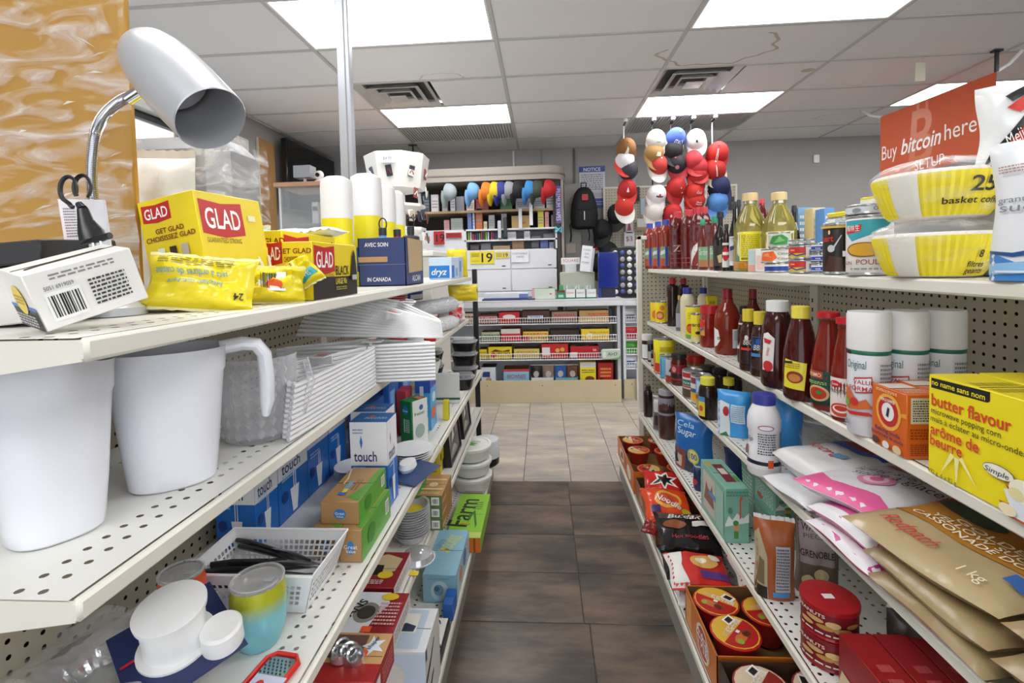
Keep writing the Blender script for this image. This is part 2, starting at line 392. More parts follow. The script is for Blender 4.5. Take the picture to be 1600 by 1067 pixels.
# ================================================================ product builders
def q3(rz, P): return Matrix.Translation(P) @ Matrix.Rotation(rz,4,'Z')
def faces(side,dx,dy,h):
    if side<0:
        return {'A':(lambda u,v,o:Vector((o,u*dy,v*h)),dy,h),'N':(lambda u,v,o:Vector((-dx+u*dx,-o,v*h)),dx,h),
                'T':(lambda u,v,o:Vector((-dx+u*dx,v*dy,h+o)),dx,dy),'Ta':(lambda u,v,o:Vector((-v*dx,u*dy,h+o)),dy,dx)}
    return {'A':(lambda u,v,o:Vector((-o,(1-u)*dy,v*h)),dy,h),'N':(lambda u,v,o:Vector((u*dx,-o,v*h)),dx,h),
            'T':(lambda u,v,o:Vector((u*dx,v*dy,h+o)),dx,dy),'Ta':(lambda u,v,o:Vector((v*dx,(1-u)*dy,h+o)),dy,dx)}
def carton(name,label,cat,P,side,dx,dy,h,col,dec={},ang=0,grp=None,rot=None,lid=None,open_=False,bev=.0012,flap=None):
    """P = world position of the bottom corner nearest camera and aisle"""
    t=T(name,label,cat,P,math.radians(ang),grp,rot=tuple(math.radians(a) for a in rot) if rot else None)
    mb=MB(); x=-dx if side<0 else dx; m=P_(col)
    if open_:
        th=.003; inn=P_(open_ if isinstance(open_,str) else '#b08d5c')
        mb.box(0,0,0,x,dy,th,m)
        for (a,b,c,d) in ((0,0,x,th),(0,dy-th,x,dy),(0,0,math.copysign(th,x),dy),(x-math.copysign(th,x),0,x,dy)):
            mb.box(a,b,0,c,d,h,m)
            # inner liner board
        s_=math.copysign(th,x)
        mb.box(s_,th,th,s_*1.4,dy-th,h-.001,inn); mb.box(x-s_,th,th,x-s_*1.4,dy-th,h-.001,inn); mb.box(s_,th,th,x-s_,th*1.4,h-.001,inn); mb.box(s_,dy-th,th,x-s_,dy-th*1.4,h-.001,inn); mb.box(s_,th,th,x-s_,dy-th,th*1.4,inn)
    else: mb.box(0,0,0,x,dy,h,m,bev)
    part('carton',mb,t)
    if not open_:
        f=MB(); e=.0005
        f.box(x*.02,dy*.5-.0008,h,x*.98,dy*.5+.0008,h+.0006,M('#3b3a38',.7)) if lid is None else f.box(x*.0,-.0005,h*lid,x,dy,h*lid+.001,M('#55524c',.7))
        part('lid_seam',f,t)
    fm=faces(side,dx,dy,h)
    for k,its in dec.items():
        fn,W,H=fm[k]; decal(t,fn,W,H,its)
    return t
def camturn(P): return math.atan2(-P[1],-P[0])   # direction from P to camera
def fit(x0,x1,yt,yb,z,rad=True,xpl=None,sc_=1):
    """size and place of an upright thing standing on the plane z from its outline"""
    xc=(x0+x1)/2; P=onx(xc,yb,xpl) if xpl is not None else onz(xc,yb,z); P.z=z
    d=(P-Vector((0,0,ZC))).dot(_f); hd=math.hypot(P.x,P.y)
    w=(x1-x0)*d/FPX*(abs(_f.x*P.x+_f.y*P.y)/hd)**.8; t=ray(xc,yt); H=ZC+t.z*hd/math.hypot(t.x,t.y)-z
    r=w/2*sc_
    if rad: P=P+Vector((P.x,P.y,0)).normalized()*r
    return P,r,H
def cyl(R0,z0,z1,a0,span,ex=2,sy=1):
    def f(u,v,o):
        a=a0+(u-.5)*span; z=z0+v*(z1-z0); r=(R0(z) if callable(R0) else R0)
        c,s_=math.cos(a),math.sin(a); q=1
        if ex!=2: q=(abs(c)**ex+abs(s_/sy)**ex)**(-1/ex) if sy!=1 else (abs(c)**ex+abs(s_)**ex)**(-1/ex)
        return Vector((c*(r*q+o),s_*(r*q+o),z))
    return f
def prof_r(prof):
    def f(z):
        for (r0,z0),(r1,z1) in zip(prof,prof[1:]):
            if z0<=z<=z1 and z1>z0: return r0+(r1-r0)*(z-z0)/(z1-z0)
        return prof[-1][0]
    return f
def bottle(name,label,cat,P,r,h,shape,body,cap,lab=None,grp=None,ex=2,kind='',turn=0,rough=.12,capm=None,neck=None,tilt=None,n=22,cat2=None):
    """shape = [(radius factor, height factor)] up to the neck; cap=(r0,h0,h1,colour)"""
    t=T(name,label,cat,P,0,grp,rot=tilt)
    pr=[(0.0005,0.0)]+[(a*r,b*h) for a,b in shape]
    part('bottle_body',MB().lathe(pr,M(body,rough,0,kind),n,ex=ex),t)
    if cap:
        cr,c0,c1,cc=cap; mb=MB(); cm=capm or M(cc,.35)
        rr=[];K=24
        for z,f in ((c0*h,1),(c1*h-.0012,1),(c1*h,.93)):
            rr.append([(cr*r*f*(1+(.03 if k%2 and f==1 else 0))*math.cos(2*PI*k/K),cr*r*f*(1+(.03 if k%2 and f==1 else 0))*math.sin(2*PI*k/K),z) for k in range(K)])
        mb.rings(rr,cm); part('cap',mb,t)
        if neck: part('neck_ring',MB().lathe([(cr*r*1.08,c0*h-.006),(cr*r*1.12,c0*h-.004),(cr*r*1.08,c0*h-.001)],M(neck,.3),20),t)
    if lab:
        z0,z1,span,its=lab; a0=camturn(P)+turn; fn=cyl(prof_r(pr),z0*h,z1*h,a0,span,ex)
        decal(t,fn,r*span,(z1-z0)*h,its,'label',nu=max(4,int(span*5)),lift=.0005)
    return t
def can(name,label,cat,P,r,h,col,its,grp=None,turn=0,lid='#c9cbcc',span=2.6,rim=True,full=True,plastic=None):
    t=T(name,label,cat,P,0,grp); mg=min(.008,h*.14)
    mm=M(lid,.22,.85 if lid=='#c9cbcc' else 0)
    mb=MB(); mb.lathe([(r*.9,.0),(r,.0015),(r,.004),(r*.975,.006),(r*.975,h-.006),(r,h-.004),(r,h-.001),(r*.95,h),(r*.93,h-.004),(r*.6,h-.004),(r*.55,h-.003),(r*.2,h-.003)],mm,24)
    part('can_body',mb,t)
    if col: part('wrapper',MB().lathe([(r*.98,mg*.85),(r*.985,mg*.9),(r*.985,h-mg*.9),(r*.98,h-mg*.85)],P_(col),24,cap0=False,cap1=False),t)
    if plastic: part('plastic_lid',MB().lathe([(r*1.03,h-.01),(r*1.04,h-.008),(r*1.04,h+.002),(r*1.0,h+.003)],M(plastic,.3),24),t)
    if its: decal(t,cyl(r*.985,mg,h-mg,camturn(P)+turn,span),r*span,h-2*mg,its,'label',nu=10,lift=.0005)
    return t
def pouch(name,label,cat,P,w,h,th,col,its=None,lying=False,ang=0,grp=None,seed=1,kind='',rough=.3,crimp='#e9e9e6',wr=.25,rot=None,gus=False,nu=14,nv=18,back=None,jag=0,sub=True,pw=.55):
    """filled bag: closed pillow surface with sealed ends; face up when lying, else upright"""
    if rot is None: rot=(math.radians(-90) if lying else 0,0,math.radians(ang))
    t=T(name,label,cat,P,0,grp,rot=rot)
    sd=seed*7.3
    def thk(u,v):
        e=max(0,1-abs(2*u-1)**3.2); g=max(0,1-abs(2*v-1)**3.2)
        if gus: g=max(0,1-max(0,2*v-1)**2)*(1 if v>.0 else 1)
        b=(e*g)**pw
        nn=mnoise.noise(Vector((u*4+sd,v*5,sd)))*wr+mnoise.noise(Vector((u*11,v*3+sd,sd)))*wr*.5
        return th/2*b*(1+nn)
    def pos(sg):
        def f(u,v):
            if sg>0: u=1-u
            x=(u-.5)*w*(1-.06*math.sin(PI*v)); z=v*h
            y=sg*thk(u,v)
            return (x+ .01*w*math.sin(v*9+sd), y+0.004*math.sin(u*6+sd), z)
        return f
    m=M(col,rough,0,kind,26,.08,.35)
    mb=MB(); mb.grid(lambda u,v:pos(-1)(u,v),nu,nv,m); mb.grid(lambda u,v:pos(1)(u,v),nu,nv,M(back,rough) if back else m)
    part('bag',mb,t)
    if crimp and sub:
        for v0 in ((1,) if gus else (0,1)):
            cb=MB(); d=.012*(1 if v0 else -1)*(h/.2)
            n_=18
            vs=[]
            for k in range(n_+1):
                u=k/n_; p=pos(-1)(u,v0); vs+=[(p[0],p[1]-.0006,p[2]),(p[0]+.002*math.sin(k*3),p[1]-.001+.003*math.sin(k*2.1+sd),p[2]+d*(1 if k%2 else .86))]
            vs2=[(x,y+.0014,z) for x,y,z in vs]; K=len(vs)
            fs=[(2*k,2*k+2,2*k+3,2*k+1) for k in range(n_)]+[(K+2*k,K+2*k+1,K+2*k+3,K+2*k+2) for k in range(n_)]
            cb.add(vs+vs2,fs,P_(crimp)); part('sealed_edge',cb,t)
    if its:
        pf=pos(-1)
        def fn(u,v,o):
            u=min(max(u,0),1)*nu; v=min(max(v,0),1)*nv; i=min(int(u),nu-1); j=min(int(v),nv-1); a,b=u-i,v-j
            p=[Vector(pf((i+q)/nu,(j+r_)/nv)) for q,r_ in ((0,0),(1,0),(0,1),(1,1))]
            return p[0].lerp(p[1],a).lerp(p[2].lerp(p[3],a),b)+Vector((0,-o-.0007,0))
        its2=[]
        decal(t,fn,w,h,its,'printed_label',nu=nu,lift=.0006,nv=nv)
    return t
# ================================================================ LEFT RACK, top shelf
Z1,Z2,Z3,Z4,Z5=[z+.0012 for z in ZL]
Y_='#f3df1c'; GR_='#c5231f'
def glad(u,v,h,W): # red flag with the maker's lettering
    return [('p',[(u,v+h*.1),(u+W*.5,v+h*.02),(u+W,v+h*.12),(u+W,v-h),(u+W*.5,v-h*1.12),(u,v-h)],GR_),('t',u+W*.5,v-h*.82,h*.68,'GLAD','#ffffff',{'b':1,'w':W*.82})]
# near opened white carton with bar code, leaning up on the disc package
P=onz(74,521,Z1); 
c=carton('light_bulb_carton','opened white carton with bar code, tilted, at the near end of the left top shelf','carton',(P.x,P.y,Z1+.001),1,.101,.07,.0655,'#eceae6',
 {'N':[('l',.2,.8,.8,.92,2,'#8d8d8d'),('b',.1,.12,.42,.62),('t',.12,.66,.07,'5051 6919059','#555555',{'a':'l','w':.26}),('l',.5,.18,.86,.68,7,'#444444')],'T':[('p',[(.1,.3),(.25,.38),(.6,.42),(.9,.5),(.86,.6),(.3,.52),(.1,.4)],'#2a2724')]},ang=0,rot=(6.5,-18,62))
# its printed left end: black band and yellow medallion
fn=lambda u,v,o:Vector((-o,.07*(1-u),.0655*v))
decal(c,fn,.07,.0655,[('r',0,0,1,.36,'#15161a'),('r',0,.36,1,.42,'#2f6fc4'),('e',.5,.52,.22,.26,'#e9cf3c'),('l',.32,.44,.68,.62,3,'#b88f20'),('l',.1,.06,.9,.28,4,'#c9c9c9')])
t=T('flat_box','flat black box with orange stripe lying behind the opened white carton','box',(-.72,.60,Z1+.075),.2,rot=(.05,-.08,.2))
part('carton',MB().box(-.12,-.07,0,.10,.07,.028,M('#1b1b1d',.4),.002),t); decal(t,lambda u,v,o:Vector((-.1+.18*u,-.06+.12*v,.028+o)),.18,.12,[('r',.45,.1,1,.6,'#e06a2c'),('r',.0,.1,.4,.6,'#d7d7d5')])
part('support_tray',MB().box(-.11,-.06,-.073,.09,.06,-.002,M('#d8d6d0',.5),.002),t)
# LED disc package
P=onx(245,490,-.53); P=Vector((-.655,.80,Z1))
t=T('led_light_package','round yellow and white LED light package lying under the white carton','package',P)
part('disc',MB().lathe([(.055,0),(.058,.002),(.058,.03),(.055,.032)],P_('#e9e8e4'),28),t)
decal(t,cyl(.0582,.003,.029,-1.05,2.3),.13,.026,[('r',0,.05,1,.95,'#ecd93a'),('t',.34,.25,.45,'LED','#3a62a8',{'b':1}),('t',.34,.74,.16,'LONG LASTING','#4a4a4a'),('t',.66,.35,.42,'DEL','#4b6ca4'),('l',.45,.2,.56,.7,4,'#56708f'),('l',.62,.1,.76,.3,2,'#56708f')],nu=12)
# amber foam sheet in stretch wrap
t=T('wrapped_board','tall amber yellow board in crinkled stretch wrap at the far left behind the lamp','board',(-1.16,.80,Z1),0)
part('board',MB().box(-.45,-.01,0,.46,.012,.98,M('#b5862f',.55,0,'',5,.1,.2),.008),t)
fm_=MB(); K=M('#ffffff',.12,0,'film',12,.05,.6)
def wr(u,v): return (-.458+.928*u,-.016-.003*math.sin(u*40+v*25)-.002*math.sin(v*90+u*50),.0+.99*v)
fm_.grid(wr,50,50,K); part('stretch_wrap',fm_,t)
mb=MB(); rr=random.Random(4)
for k in range(170):
    u,v=rr.random(),rr.random(); L=rr.uniform(.01,.045); a=rr.uniform(.5,1.0) if v>.45 else rr.uniform(-.5,.1); x,_,z=wr(u,v); dx,dz=math.cos(a)*L,-math.sin(a)*L*.8; w=rr.uniform(.0006,.0022)
    if x+dx>.465: continue
    mb.add([(x,-.023,z),(x+dx,-.024,z+dz),(x+dx*.5,-.026,z+dz*.5+w*1.5)],[(0,1,2)],M('#fffdf2',.15))
part('wrap_crease',mb,t,kind='stuff')
# gooseneck desk lamp
t=T('desk_lamp','silver gooseneck desk lamp with bell shade and ribbed chrome neck','lamp',(-.585,.68,Z1)); O=Vector((-.585,.68,Z1))
sil=M('#c4c6cb',.33,.35,'',20,.02); chr_=M('#d5d6da',.12,1)
part('lamp_base',MB().lathe([(.042,0),(.042,.012),(.03,.02),(.012,.024)],sil,24,xf=Matrix.Translation((-.075,.02,0))),t)
def Q(px,py,y): return ony(px,py,y)-O
pts=[Vector((-.075,.02,.02)),Q(150,405,.68),Q(147,330,.68),Q(143,285,.68),Q(144,245,.68),Q(150,205,.68),Q(165,178,.675),Q(188,158,.67),Q(212,148,.665)]
sp=[]
for i in range(len(pts)-1):
    a,b=pts[i],pts[i+1]; p0=pts[max(i-1,0)]; p3=pts[min(i+2,len(pts)-1)]
    for k in range(14):
        s_=k/14; sp.append(.5*((2*a)+(b-p0)*s_+(2*p0-5*a+4*b-p3)*s_*s_+(3*a-p0-3*b+p3)*s_**3))
sp.append(pts[-1])
dense=[]
for a,b in zip(sp,sp[1:]): dense+= [a,(a+b)/2]
part('gooseneck',MB().tube(dense,[.0065+(.0010 if k%2 else -.0004) for k in range(len(dense))],chr_,10),t)
e0=Q(212,148,.665); part('neck_collar',MB().tube([e0-Vector((.012,0,.006)),e0+Vector((.008,0,.005))],.0085,chr_,14),t)
# bell shade: from rounded crown top-left to the mouth lower-right
A=Q(224,76,.68); B=Q(330,186,.635); ax=(B-A).normalized(); Ls=(B-A).length
Rm=.5*(Q(388,165,.60)-Q(272,205,.60)).length*.90
up=ax.orthogonal(); q=ax.to_track_quat('Z','Y').to_matrix().to_4x4()
xf=Matrix.Translation(A)@q
prf=[(.001,-.014),(.42*Rm,-.010),(.68*Rm,.012*Ls),(.84*Rm,.09*Ls),(.95*Rm,.22*Ls),(1.02*Rm,.42*Ls),(1.03*Rm,.65*Ls),(1.01*Rm,.85*Ls),(1.0*Rm,1.0*Ls)]
inn=[(r_*.975,z_) for r_,z_ in prf[::-1]]
part('lamp_shade',MB().lathe(prf+[(.985*Rm,1.004*Ls)]+[(r_*.97,max(z_,.0)+.002) for r_,z_ in prf[::-1][:-1]],sil,48,xf=xf,cap1=True),t)
part('bulb_plate',MB().lathe([(.9*Rm,.50*Ls),(.5*Rm,.47*Ls),(.1*Rm,.46*Ls)],M('#c3c2c4',.4,.4),32,xf=xf),t)
# coiled cord and plug with white tag
t=T('power_cord','black coiled power cord with two prong plug and white paper sleeve beside the lamp neck','cord',(-.58,.60,Z1+.06)); O=Vector((-.58,.60,Z1+.06)); blk=M('#17181a',.35)
def loop(cx,cy,rx,ry,y,a0,a1): return [ony(cx+rx*math.cos(a),cy+ry*math.sin(a),y)-O for a in [a0+(a1-a0)*k/18 for k in range(19)]]
part('cord',MB().tube(loop(107,296,13,20,.60,.4,-4.0)+loop(116,300,12,24,.605,-4,-4.6),.0019,blk,6,flat=1.6),t)
part('cord',MB().tube(loop(129,293,13,19,.61,.9,-3.9),.0019,blk,6,flat=1.6),t)
a=ony(118,312,.6)-O; b=ony(130,328,.598)-O
part('plug',MB().tube([ony(123,318,.597)-O,ony(129,326,.596)-O],[.004,.0055],blk,10).tube([ony(129,326,.596)-O,ony(134,345,.594)-O,ony(142,362,.592)-O,ony(146,376,.59)-O],[.006,.0085,.0135,.014],blk,12,flat=.6).tube([ony(130,378,.588)-O,ony(172,368,.588)-O],.0045,blk,8),t)
for q_ in ((146,381),(158,379)): part('prong',MB().tube([ony(q_[0],q_[1]-6,.588)-O,ony(q_[0]+4,q_[1]+16,.588)-O],.0022,M('#c6c8cb',.2,.9),4,flat=.4),t)
sl=[ony(90,311,.63)-O,ony(161,312,.63)-O,ony(172,392,.63)-O,ony(104,398,.63)-O]; sl2=[p+Vector((0,.004,0)) for p in sl]
part('paper_sleeve',MB().rings([sl,sl2],M('#e9eaee',.6)),t)
decal(t,lambda u,v,o:sl[3].lerp(sl[2],u).lerp(sl[0].lerp(sl[1],u),v)+Vector((0,-o,0)),.06,.07,[('l',.08,.3,.36,.85,11,'#8a8f98')])
# white sacks, grey wrapped bale and blue carton between panel and yellow box
t=T('wrapped_bale','large grey bale wrapped in clear crinkled film behind the yellow box','bale',(-1.25,1.45,Z1+.002))
part('bale',MB().box(-.30,0,0,.26,.25,.50,M('#8f9092',.5,0,'',7,.25,.6),.05),t)
part('stretch_wrap',MB().grid(lambda u,v:(-.30+.57*u,-.006-.004*math.sin(u*35+v*12),.5*v),30,30,M('#ffffff',.12,0,'film',12,.05,.6)).grid(lambda u,v:(.266+.003*math.sin(v*30),.25*u,.5*v),10,30,M('#ffffff',.12,0,'film',12,.05,.6)),t)
pouch('white_sack','white soft plastic sack standing between the amber board and the yellow trash bag box','sack',(-.99,1.19,Z1),.20,.36,.12,'#dcdcd8',ang=10,seed=3,wr=.4)
carton('blue_carton','dark blue carton edge showing between amber board and yellow box','carton',(-.70,.93,Z1),-1,.05,.1,.17,'#2c4a86')
# large yellow trash bag box
P=Vector((-.562,.78,Z1+.045))
t=carton('trash_bag_box','largest yellow trash bag box with big red flag logo, nearest on the left top shelf','box',P,-1,.115,.16,.16,'#f0d620',
 {'N':glad(.06,.93,.17,.5)+[('t',.5,.62,.055,'GET GLAD','#7a1d16',{'b':1}),('t',.5,.54,.055,'CHOISISSEZ GLAD','#7a1d16',{'b':1}),('r',.24,.3,.36,.46,'#f4f4f0'),('r',.45,.3,.57,.46,'#3a2a1c'),('r',.66,.3,.78,.46,'#b8b4ae'),('l',.3,.24,.7,.27,1,'#6a5a20'),('r',.42,.08,.56,.2,'#bcd4e8'),('t',.49,.1,.08,'3','#2d6fb4')],
  'A':glad(.04,.88,.34,.62)+[('t',.32,.44,.055,'GUARANTEED STRONG','#6d5a12',{'w':.5}),('r',.74,.72,.86,.79,'#f2eec4'),('p',[(.78,.3),(.82,.28),(.93,.05),(.9,.0),(.86,.0)],'#f1efe6'),('p',[(.96,.32),(1,.3),(1,0),(.93,0)],'#f1efe6')]},ang=0,rot=(0,-9,-7))
part('support_pack',MB().box(-.10,.0,-.028,-.01,.12,-.002,P_('#e6d43a'),.004),t)
# yellow wrapped garbage bag rolls
def roll(label,pts,r,seed,tails,its=None,P=None,turn=-1.2):
    """bag-wrapped roll: soft tube along pts with pinched tails"""
    pts=[Vector(p) for p in pts]; O=Vector((pts[0].x,pts[0].y,Z1)); t=T('garbage_bag_roll',label,'garbage bags',O,0,'yellow rolls of garbage bags'); 
    K=44; line=[]; rad=[]
    for k in range(K+1):
        f=k/K; i=min(int(f*(len(pts)-1)),len(pts)-2); g=f*(len(pts)-1)-i; line.append(pts[i].lerp(pts[i+1],g)-O)
        e=min(1,f/.12,(1-f)/.12); rad.append(r*(.25+.75*math.sqrt(max(0,e)))*(1+.02*math.sin(k*1.3+seed)))
    mb=MB().tube(line,rad,M('#e6d31c',.3,0,'',8,.06),28)
    mb.v=[tuple(Vector(v)+Vector((0,0,.35))*0.0) for v in mb.v]
    cen=[min(line,key=lambda c:(c-Vector(v)).length) for v in mb.v]
    mb.v=[tuple(Vector(v)+(Vector(v)-c)*(.20*mnoise.noise(Vector(v)*26+Vector((seed,0,0)))+.10*abs(mnoise.noise(Vector(v)*75+Vector((seed,3,0)))))) for v,c in zip(mb.v,cen)]
    mb.v=[tuple(v) for v in mb.v]
    zmin=min(v[2] for v in mb.v); mb.v=[(v[0],v[1],max(v[2],0.0005)) for v in mb.v]
    part('wrapper',mb,t)
    for tl in tails:
        tl=[Vector(p)-O for p in tl]; mb=MB(); mb.rings([tl,[p+Vector((.0,.003,.001)) for p in tl]],M('#f5f0c0',.3)); part('wrapper_tail',mb,t)
    if its:
        d=(line[-1]-line[0]).normalized(); c0=line[K//2]; sd=Vector((-d.y,d.x,0))
        if sd.y>0: sd=-sd
        L=(line[-1]-line[0]).length
        def fn(u,v,o):
            a=-.1+1.5*v; p=line[0].lerp(line[-1],.15+.7*u); return p+(sd*math.cos(a)+Vector((0,0,1))*math.sin(a))*(r*1.08+o)
        decal(t,fn,L*.7,r*1.6,its,nu=12)
    return t
def q1(px,py,X): return onx(px,py,X)
Yb=lambda px,X: onx(px,450,X).y
def ybag(lab,P,w,h,th,its,rot,seed):
    return pouch('garbage_bag_roll',lab,'garbage bags',P,w,h,th,'#ead61c',its,rot=tuple(math.radians(q) for q in rot),seed=seed,grp='yellow rolls of garbage bags',crimp='#f3edb4',wr=.55,pw=.45,nu=22,nv=22,rough=.25)
ybag('crumpled yellow garbage bag pack with upside-down print, leaning left front of the pile',(-.560,.748,Z1+.004),.160,.088,.045,[('t',.42,.60,.13,'sacs \u00e0 ordures de cuisine','#5b9bc8',{'w':.66,'rot':180}),('t',.45,.42,.11,'kitchen catchers','#5b9bc8',{'w':.5,'rot':180}),('t',.88,.2,.13,'24','#2a2a20',{'b':1,'rot':180}),('l',.12,.76,.8,.93,4,'#8a7d1c')],(-22,5,22),121)
roll('yellow garbage bag roll with white end band lying behind the others',[(-.66,1.0,Z1+.06),(-.56,1.02,Z1+.062),(-.5,1.06,Z1+.060)],.030,2,[])
ybag('yellow garbage bag roll with bar code and orange price sticker at the shelf edge',(-.520,.895,Z1+.003),.115,.068,.055,[('b',.25,.25,.68,.8),('e',.5,.42,.13,.15,'#f0622c')],(-14,4,34),123)
ybag('yellow garbage bag roll with teal logo and crimped tail, rightmost of the pile',(-.487,.965,Z1+.028),.085,.062,.045,[('b',.12,.6,.5,.88),('p',[(.3,.2),(.85,.45),(.92,.2),(.5,.05)],'#2ba0a6'),('t',.62,.18,.13,'TMS','#ffffff')],(-24,-28,30),124)
# smaller yellow boxes
dG=lambda blk_:{'N':glad(.03,.97,.33,.42)+[('t',.68,.8,.09,'GET GLAD','#7a1d16',{'b':1}),('t',.68,.66,.09,'CHOISISSEZ GLAD','#7a1d16',{'b':1,'w':.4})],
 'A':([('r',0,0,1,.38,'#23211f')] if blk_ else [])+glad(.03,.9,.42,.42)+[('t',.24,.38,.07,'GUARANTEED STRONG','#6d5a12',{'w':.36}),('t',.62,.41,.18,'BLACK','#1b1917',{'b':1,'w':.32}),('t',.58,.24,.11,'LARGE 90s','#e8d834',{'b':1,'w':.26}),('l',.45,.12,.7,.2,2,'#b8ac34'),
 ('p',[(.86,.78),(.94,.78),(.99,.3),(.8,.3)],'#191a1c'),('p',[(.89,.9),(.91,.9),(.94,.76),(.86,.76)],'#191a1c'),('r',.84,.3,.97,.4,'#b9bcc0')]}
P=onx(490,459.5,-.475); carton('trash_bag_box','yellow and black trash bag box lettered BLACK LARGE at the shelf edge','box',(P.x,P.y,Z1),-1,.115,.235,.122,'#f0d620',dG(True),ang=0)
carton('trash_bag_box','taller yellow trash bag box standing behind the BLACK LARGE box','box',(-.605,P.y+.12,Z1),-1,.12,.29,.157,'#f0d620',dG(True))
pouch('clear_bag_pack','light blue and white wrapped pack poking up between the yellow boxes','package',(-.72,1.13,Z1),.13,.165,.06,'#9fd3e0',[('r',.2,.3,.7,.9,'#52b3cc')],seed=8,kind='')
# paper towel packs
for k,(px,pt,y,wp) in enumerate(((525,277,1.66,48),(571,273,1.84,48),(600,290,2.12,34),(617,299,2.36,28))):
    x=ony(px,pt,y).x; h=ony(px,pt,y).z-Z1; w=d=wp*y/FPX*.95
    names=('leftmost paper towel pack with blue square beside the silver post','paper towel pack with blue 12 badge right of the silver post','third paper towel pack in the row behind the blue carton','fourth and farthest white and yellow paper towel pack')
    t=T('paper_towel_pack',names[k],'paper towels',(x,y,Z1),0,'paper towel packs'); d=w
    rr=[ring(w/2*f,d/2*f,z*h,28,3) for f,z in ((.9,0),(1,.03),(1,.55),(1,.9),(.95,.97),(.6,1.0),(.2,.985))]
    part('towel_roll',MB().rings([[(a,b,c) for a,b,c in r_] for r_ in rr],M('#efeff0',.25,0,'',12,.03,.3)),t)
    decal(t,cyl(w/2*1.0,0,h*.62,-1.35,3.0,3),w*1.5,h*.62,[('r',0,0,1,1,'#f2e21c'),('r',.28,.2,.52,.55,'#2c5fae'),('t',.4,.28,.17,'12','#ffffff',{'b':1,'w':.15}),('l',.66,.2,.9,.4,3,'#4c4a30')],'label',nu=14)
# blue shipping carton with cut-out front
P=onx(635,440,-.485); Pc=Vector((P.x,P.y,Z1))
t=carton('shipping_carton','dark blue carton lettered AVEC SOIN and ALCAN holding drink bottles, on the left top shelf','carton',Pc,-1,.172,.245,.172,'#2e3f72',
 {'N':[('t',.14,.82,.085,'AVEC SOIN','#e8e8ee',{'b':1,'w':.5,'a':'l'}),('t',.18,.1,.085,'IN CANADA','#e8e8ee',{'b':1,'a':'l','w':.5}),('r',.0,.5,.62,.61,'#b08d63'),('r',0,.455,1,.462,'#22305c'),('r',.01,.445,1,.45,'#9fa8c6')],
  'A':[('p',[(.15,.26),(.95,.3),(.97,1.0),(.12,1.0)],'#c8ab82'),('t',.55,.08,.13,'ALCAN','#eef0f6',{'b':1,'w':.5,'sh':.2})]},open_='#b08d5c')
def flask(x,y,lc,lab,body='#1f2126',h=.20):
    t=T('sports_bottle',lab,'sports bottle',(x,y,Z1+.004),0,'sports bottles in the blue carton')
    part('bottle_body',MB().lathe([(.03,0),(.034,.004),(.034,h*.62),(.031,h*.7),(.026,h*.75)],M(body,.25),20),t)
    part('lid',MB().lathe([(.030,h*.73),(.034,h*.75),(.034,h*.84),(.030,h*.86),(.013,h*.865),(.013,h*1.0),(.010,h*1.01)],M(lc,.35),20),t)
    part('spout_cap',MB().lathe([(.0145,h*.9),(.0145,h*1.03),(.012,h*1.04)],M('#2a2c31',.4),14),t)
    a=[(.014*math.cos(k)*1.0+.0,0.004,h*1.05+.022*math.sin(k)+.012) for k in [2*PI*i/16 for i in range(16)]]
    if lab[0:5]!='red l': part('carry_loop',MB().tube(a,.0025,M('#202226',.4),6,closed=True),t)
flask(-.585,P.y+.06,'#5fa3d8','blue lidded sports bottle with black carry loop in the blue carton')
flask(-.555,P.y+.14,'#c03c46','red lidded sports bottle in the blue carton')
flask(-.520,P.y+.205,'#3a3d42','dark grey lidded sports bottle with carry loop, rightmost in the blue carton',h=.215)
pouch('green_wrapped_pack','flattened green and white wrapped pack on top of the yellow box','package',(-.66,1.30,Z1+.170),.16,.12,.03,'#e9eee6',[('r',.3,.2,.8,.5,'#3f8b4c')],lying=True,seed=5)
# zip bag boxes and snack bag
P=onx(722,428,-.475); carton('freezer_bag_box','light blue box with bright blue panel at the far end of the left top shelf','box',(P.x,P.y-.32,Z1),-1,.12,.22,.115,'#cfe0f2',{'N':[('r',.0,.05,.9,.62,'#1f7fd4'),('t',.45,.2,.3,'dryz','#f4efd8',{'b':1,'w':.7,'sh':.3})],'A':[('r',0,.05,.35,.62,'#1f7fd4'),('r',.5,.1,.8,.5,'#8fb4dc'),('t',.65,.2,.2,'5','#3f73b8')]})
carton('freezer_bag_box','small pale blue and lilac box beside the larger light blue box','box',(P.x,P.y-.09,Z1),-1,.13,.13,.12,'#b9cde8',{'A':[('r',.1,.3,.5,.8,'#5d7fc0'),('r',.6,.1,.9,.5,'#e8edf6')],'N':[('r',.1,.55,.9,.85,'#7f97cc')]})
pouch('snack_bag','shiny yellow snack bag standing at the far end of the left top shelf','snack bag',(-.52,2.93,Z1),.13,.17,.05,'#e6d222',ang=25,seed=9)
pouch('snack_bag','yellow snack bag lying below the end of the left top shelf','snack bag',(-.50,2.98,Z2+.12),.2,.10,.05,'#e9d02a',ang=30,seed=11)
# silver post from rack to ceiling
t=T('support_post','silver square post rising from the left rack to the ceiling','post',(-.83,2.06,Z1+.015))
part('post',MB().box(-.028,-.02,0,.028,.02,HC-Z1-.02,M('#b6bac2',.35,.4,'',4,.03),.004),t); part('post_groove',MB().box(.006,-.0215,0,.012,-.020,HC-Z1-.02,M('#8d9098',.4)),t)
t=T('support_post','thin black metal post at the far end of the left rack','post',(-.445,3.13,0))
part('post',MB().box(-.016,-.012,0,.016,.012,1.365,M('#1a1a1c',.4),.003),t); part('foot',MB().box(-.03,-.025,0,.03,.025,.01,M('#1a1a1c',.4)),t)
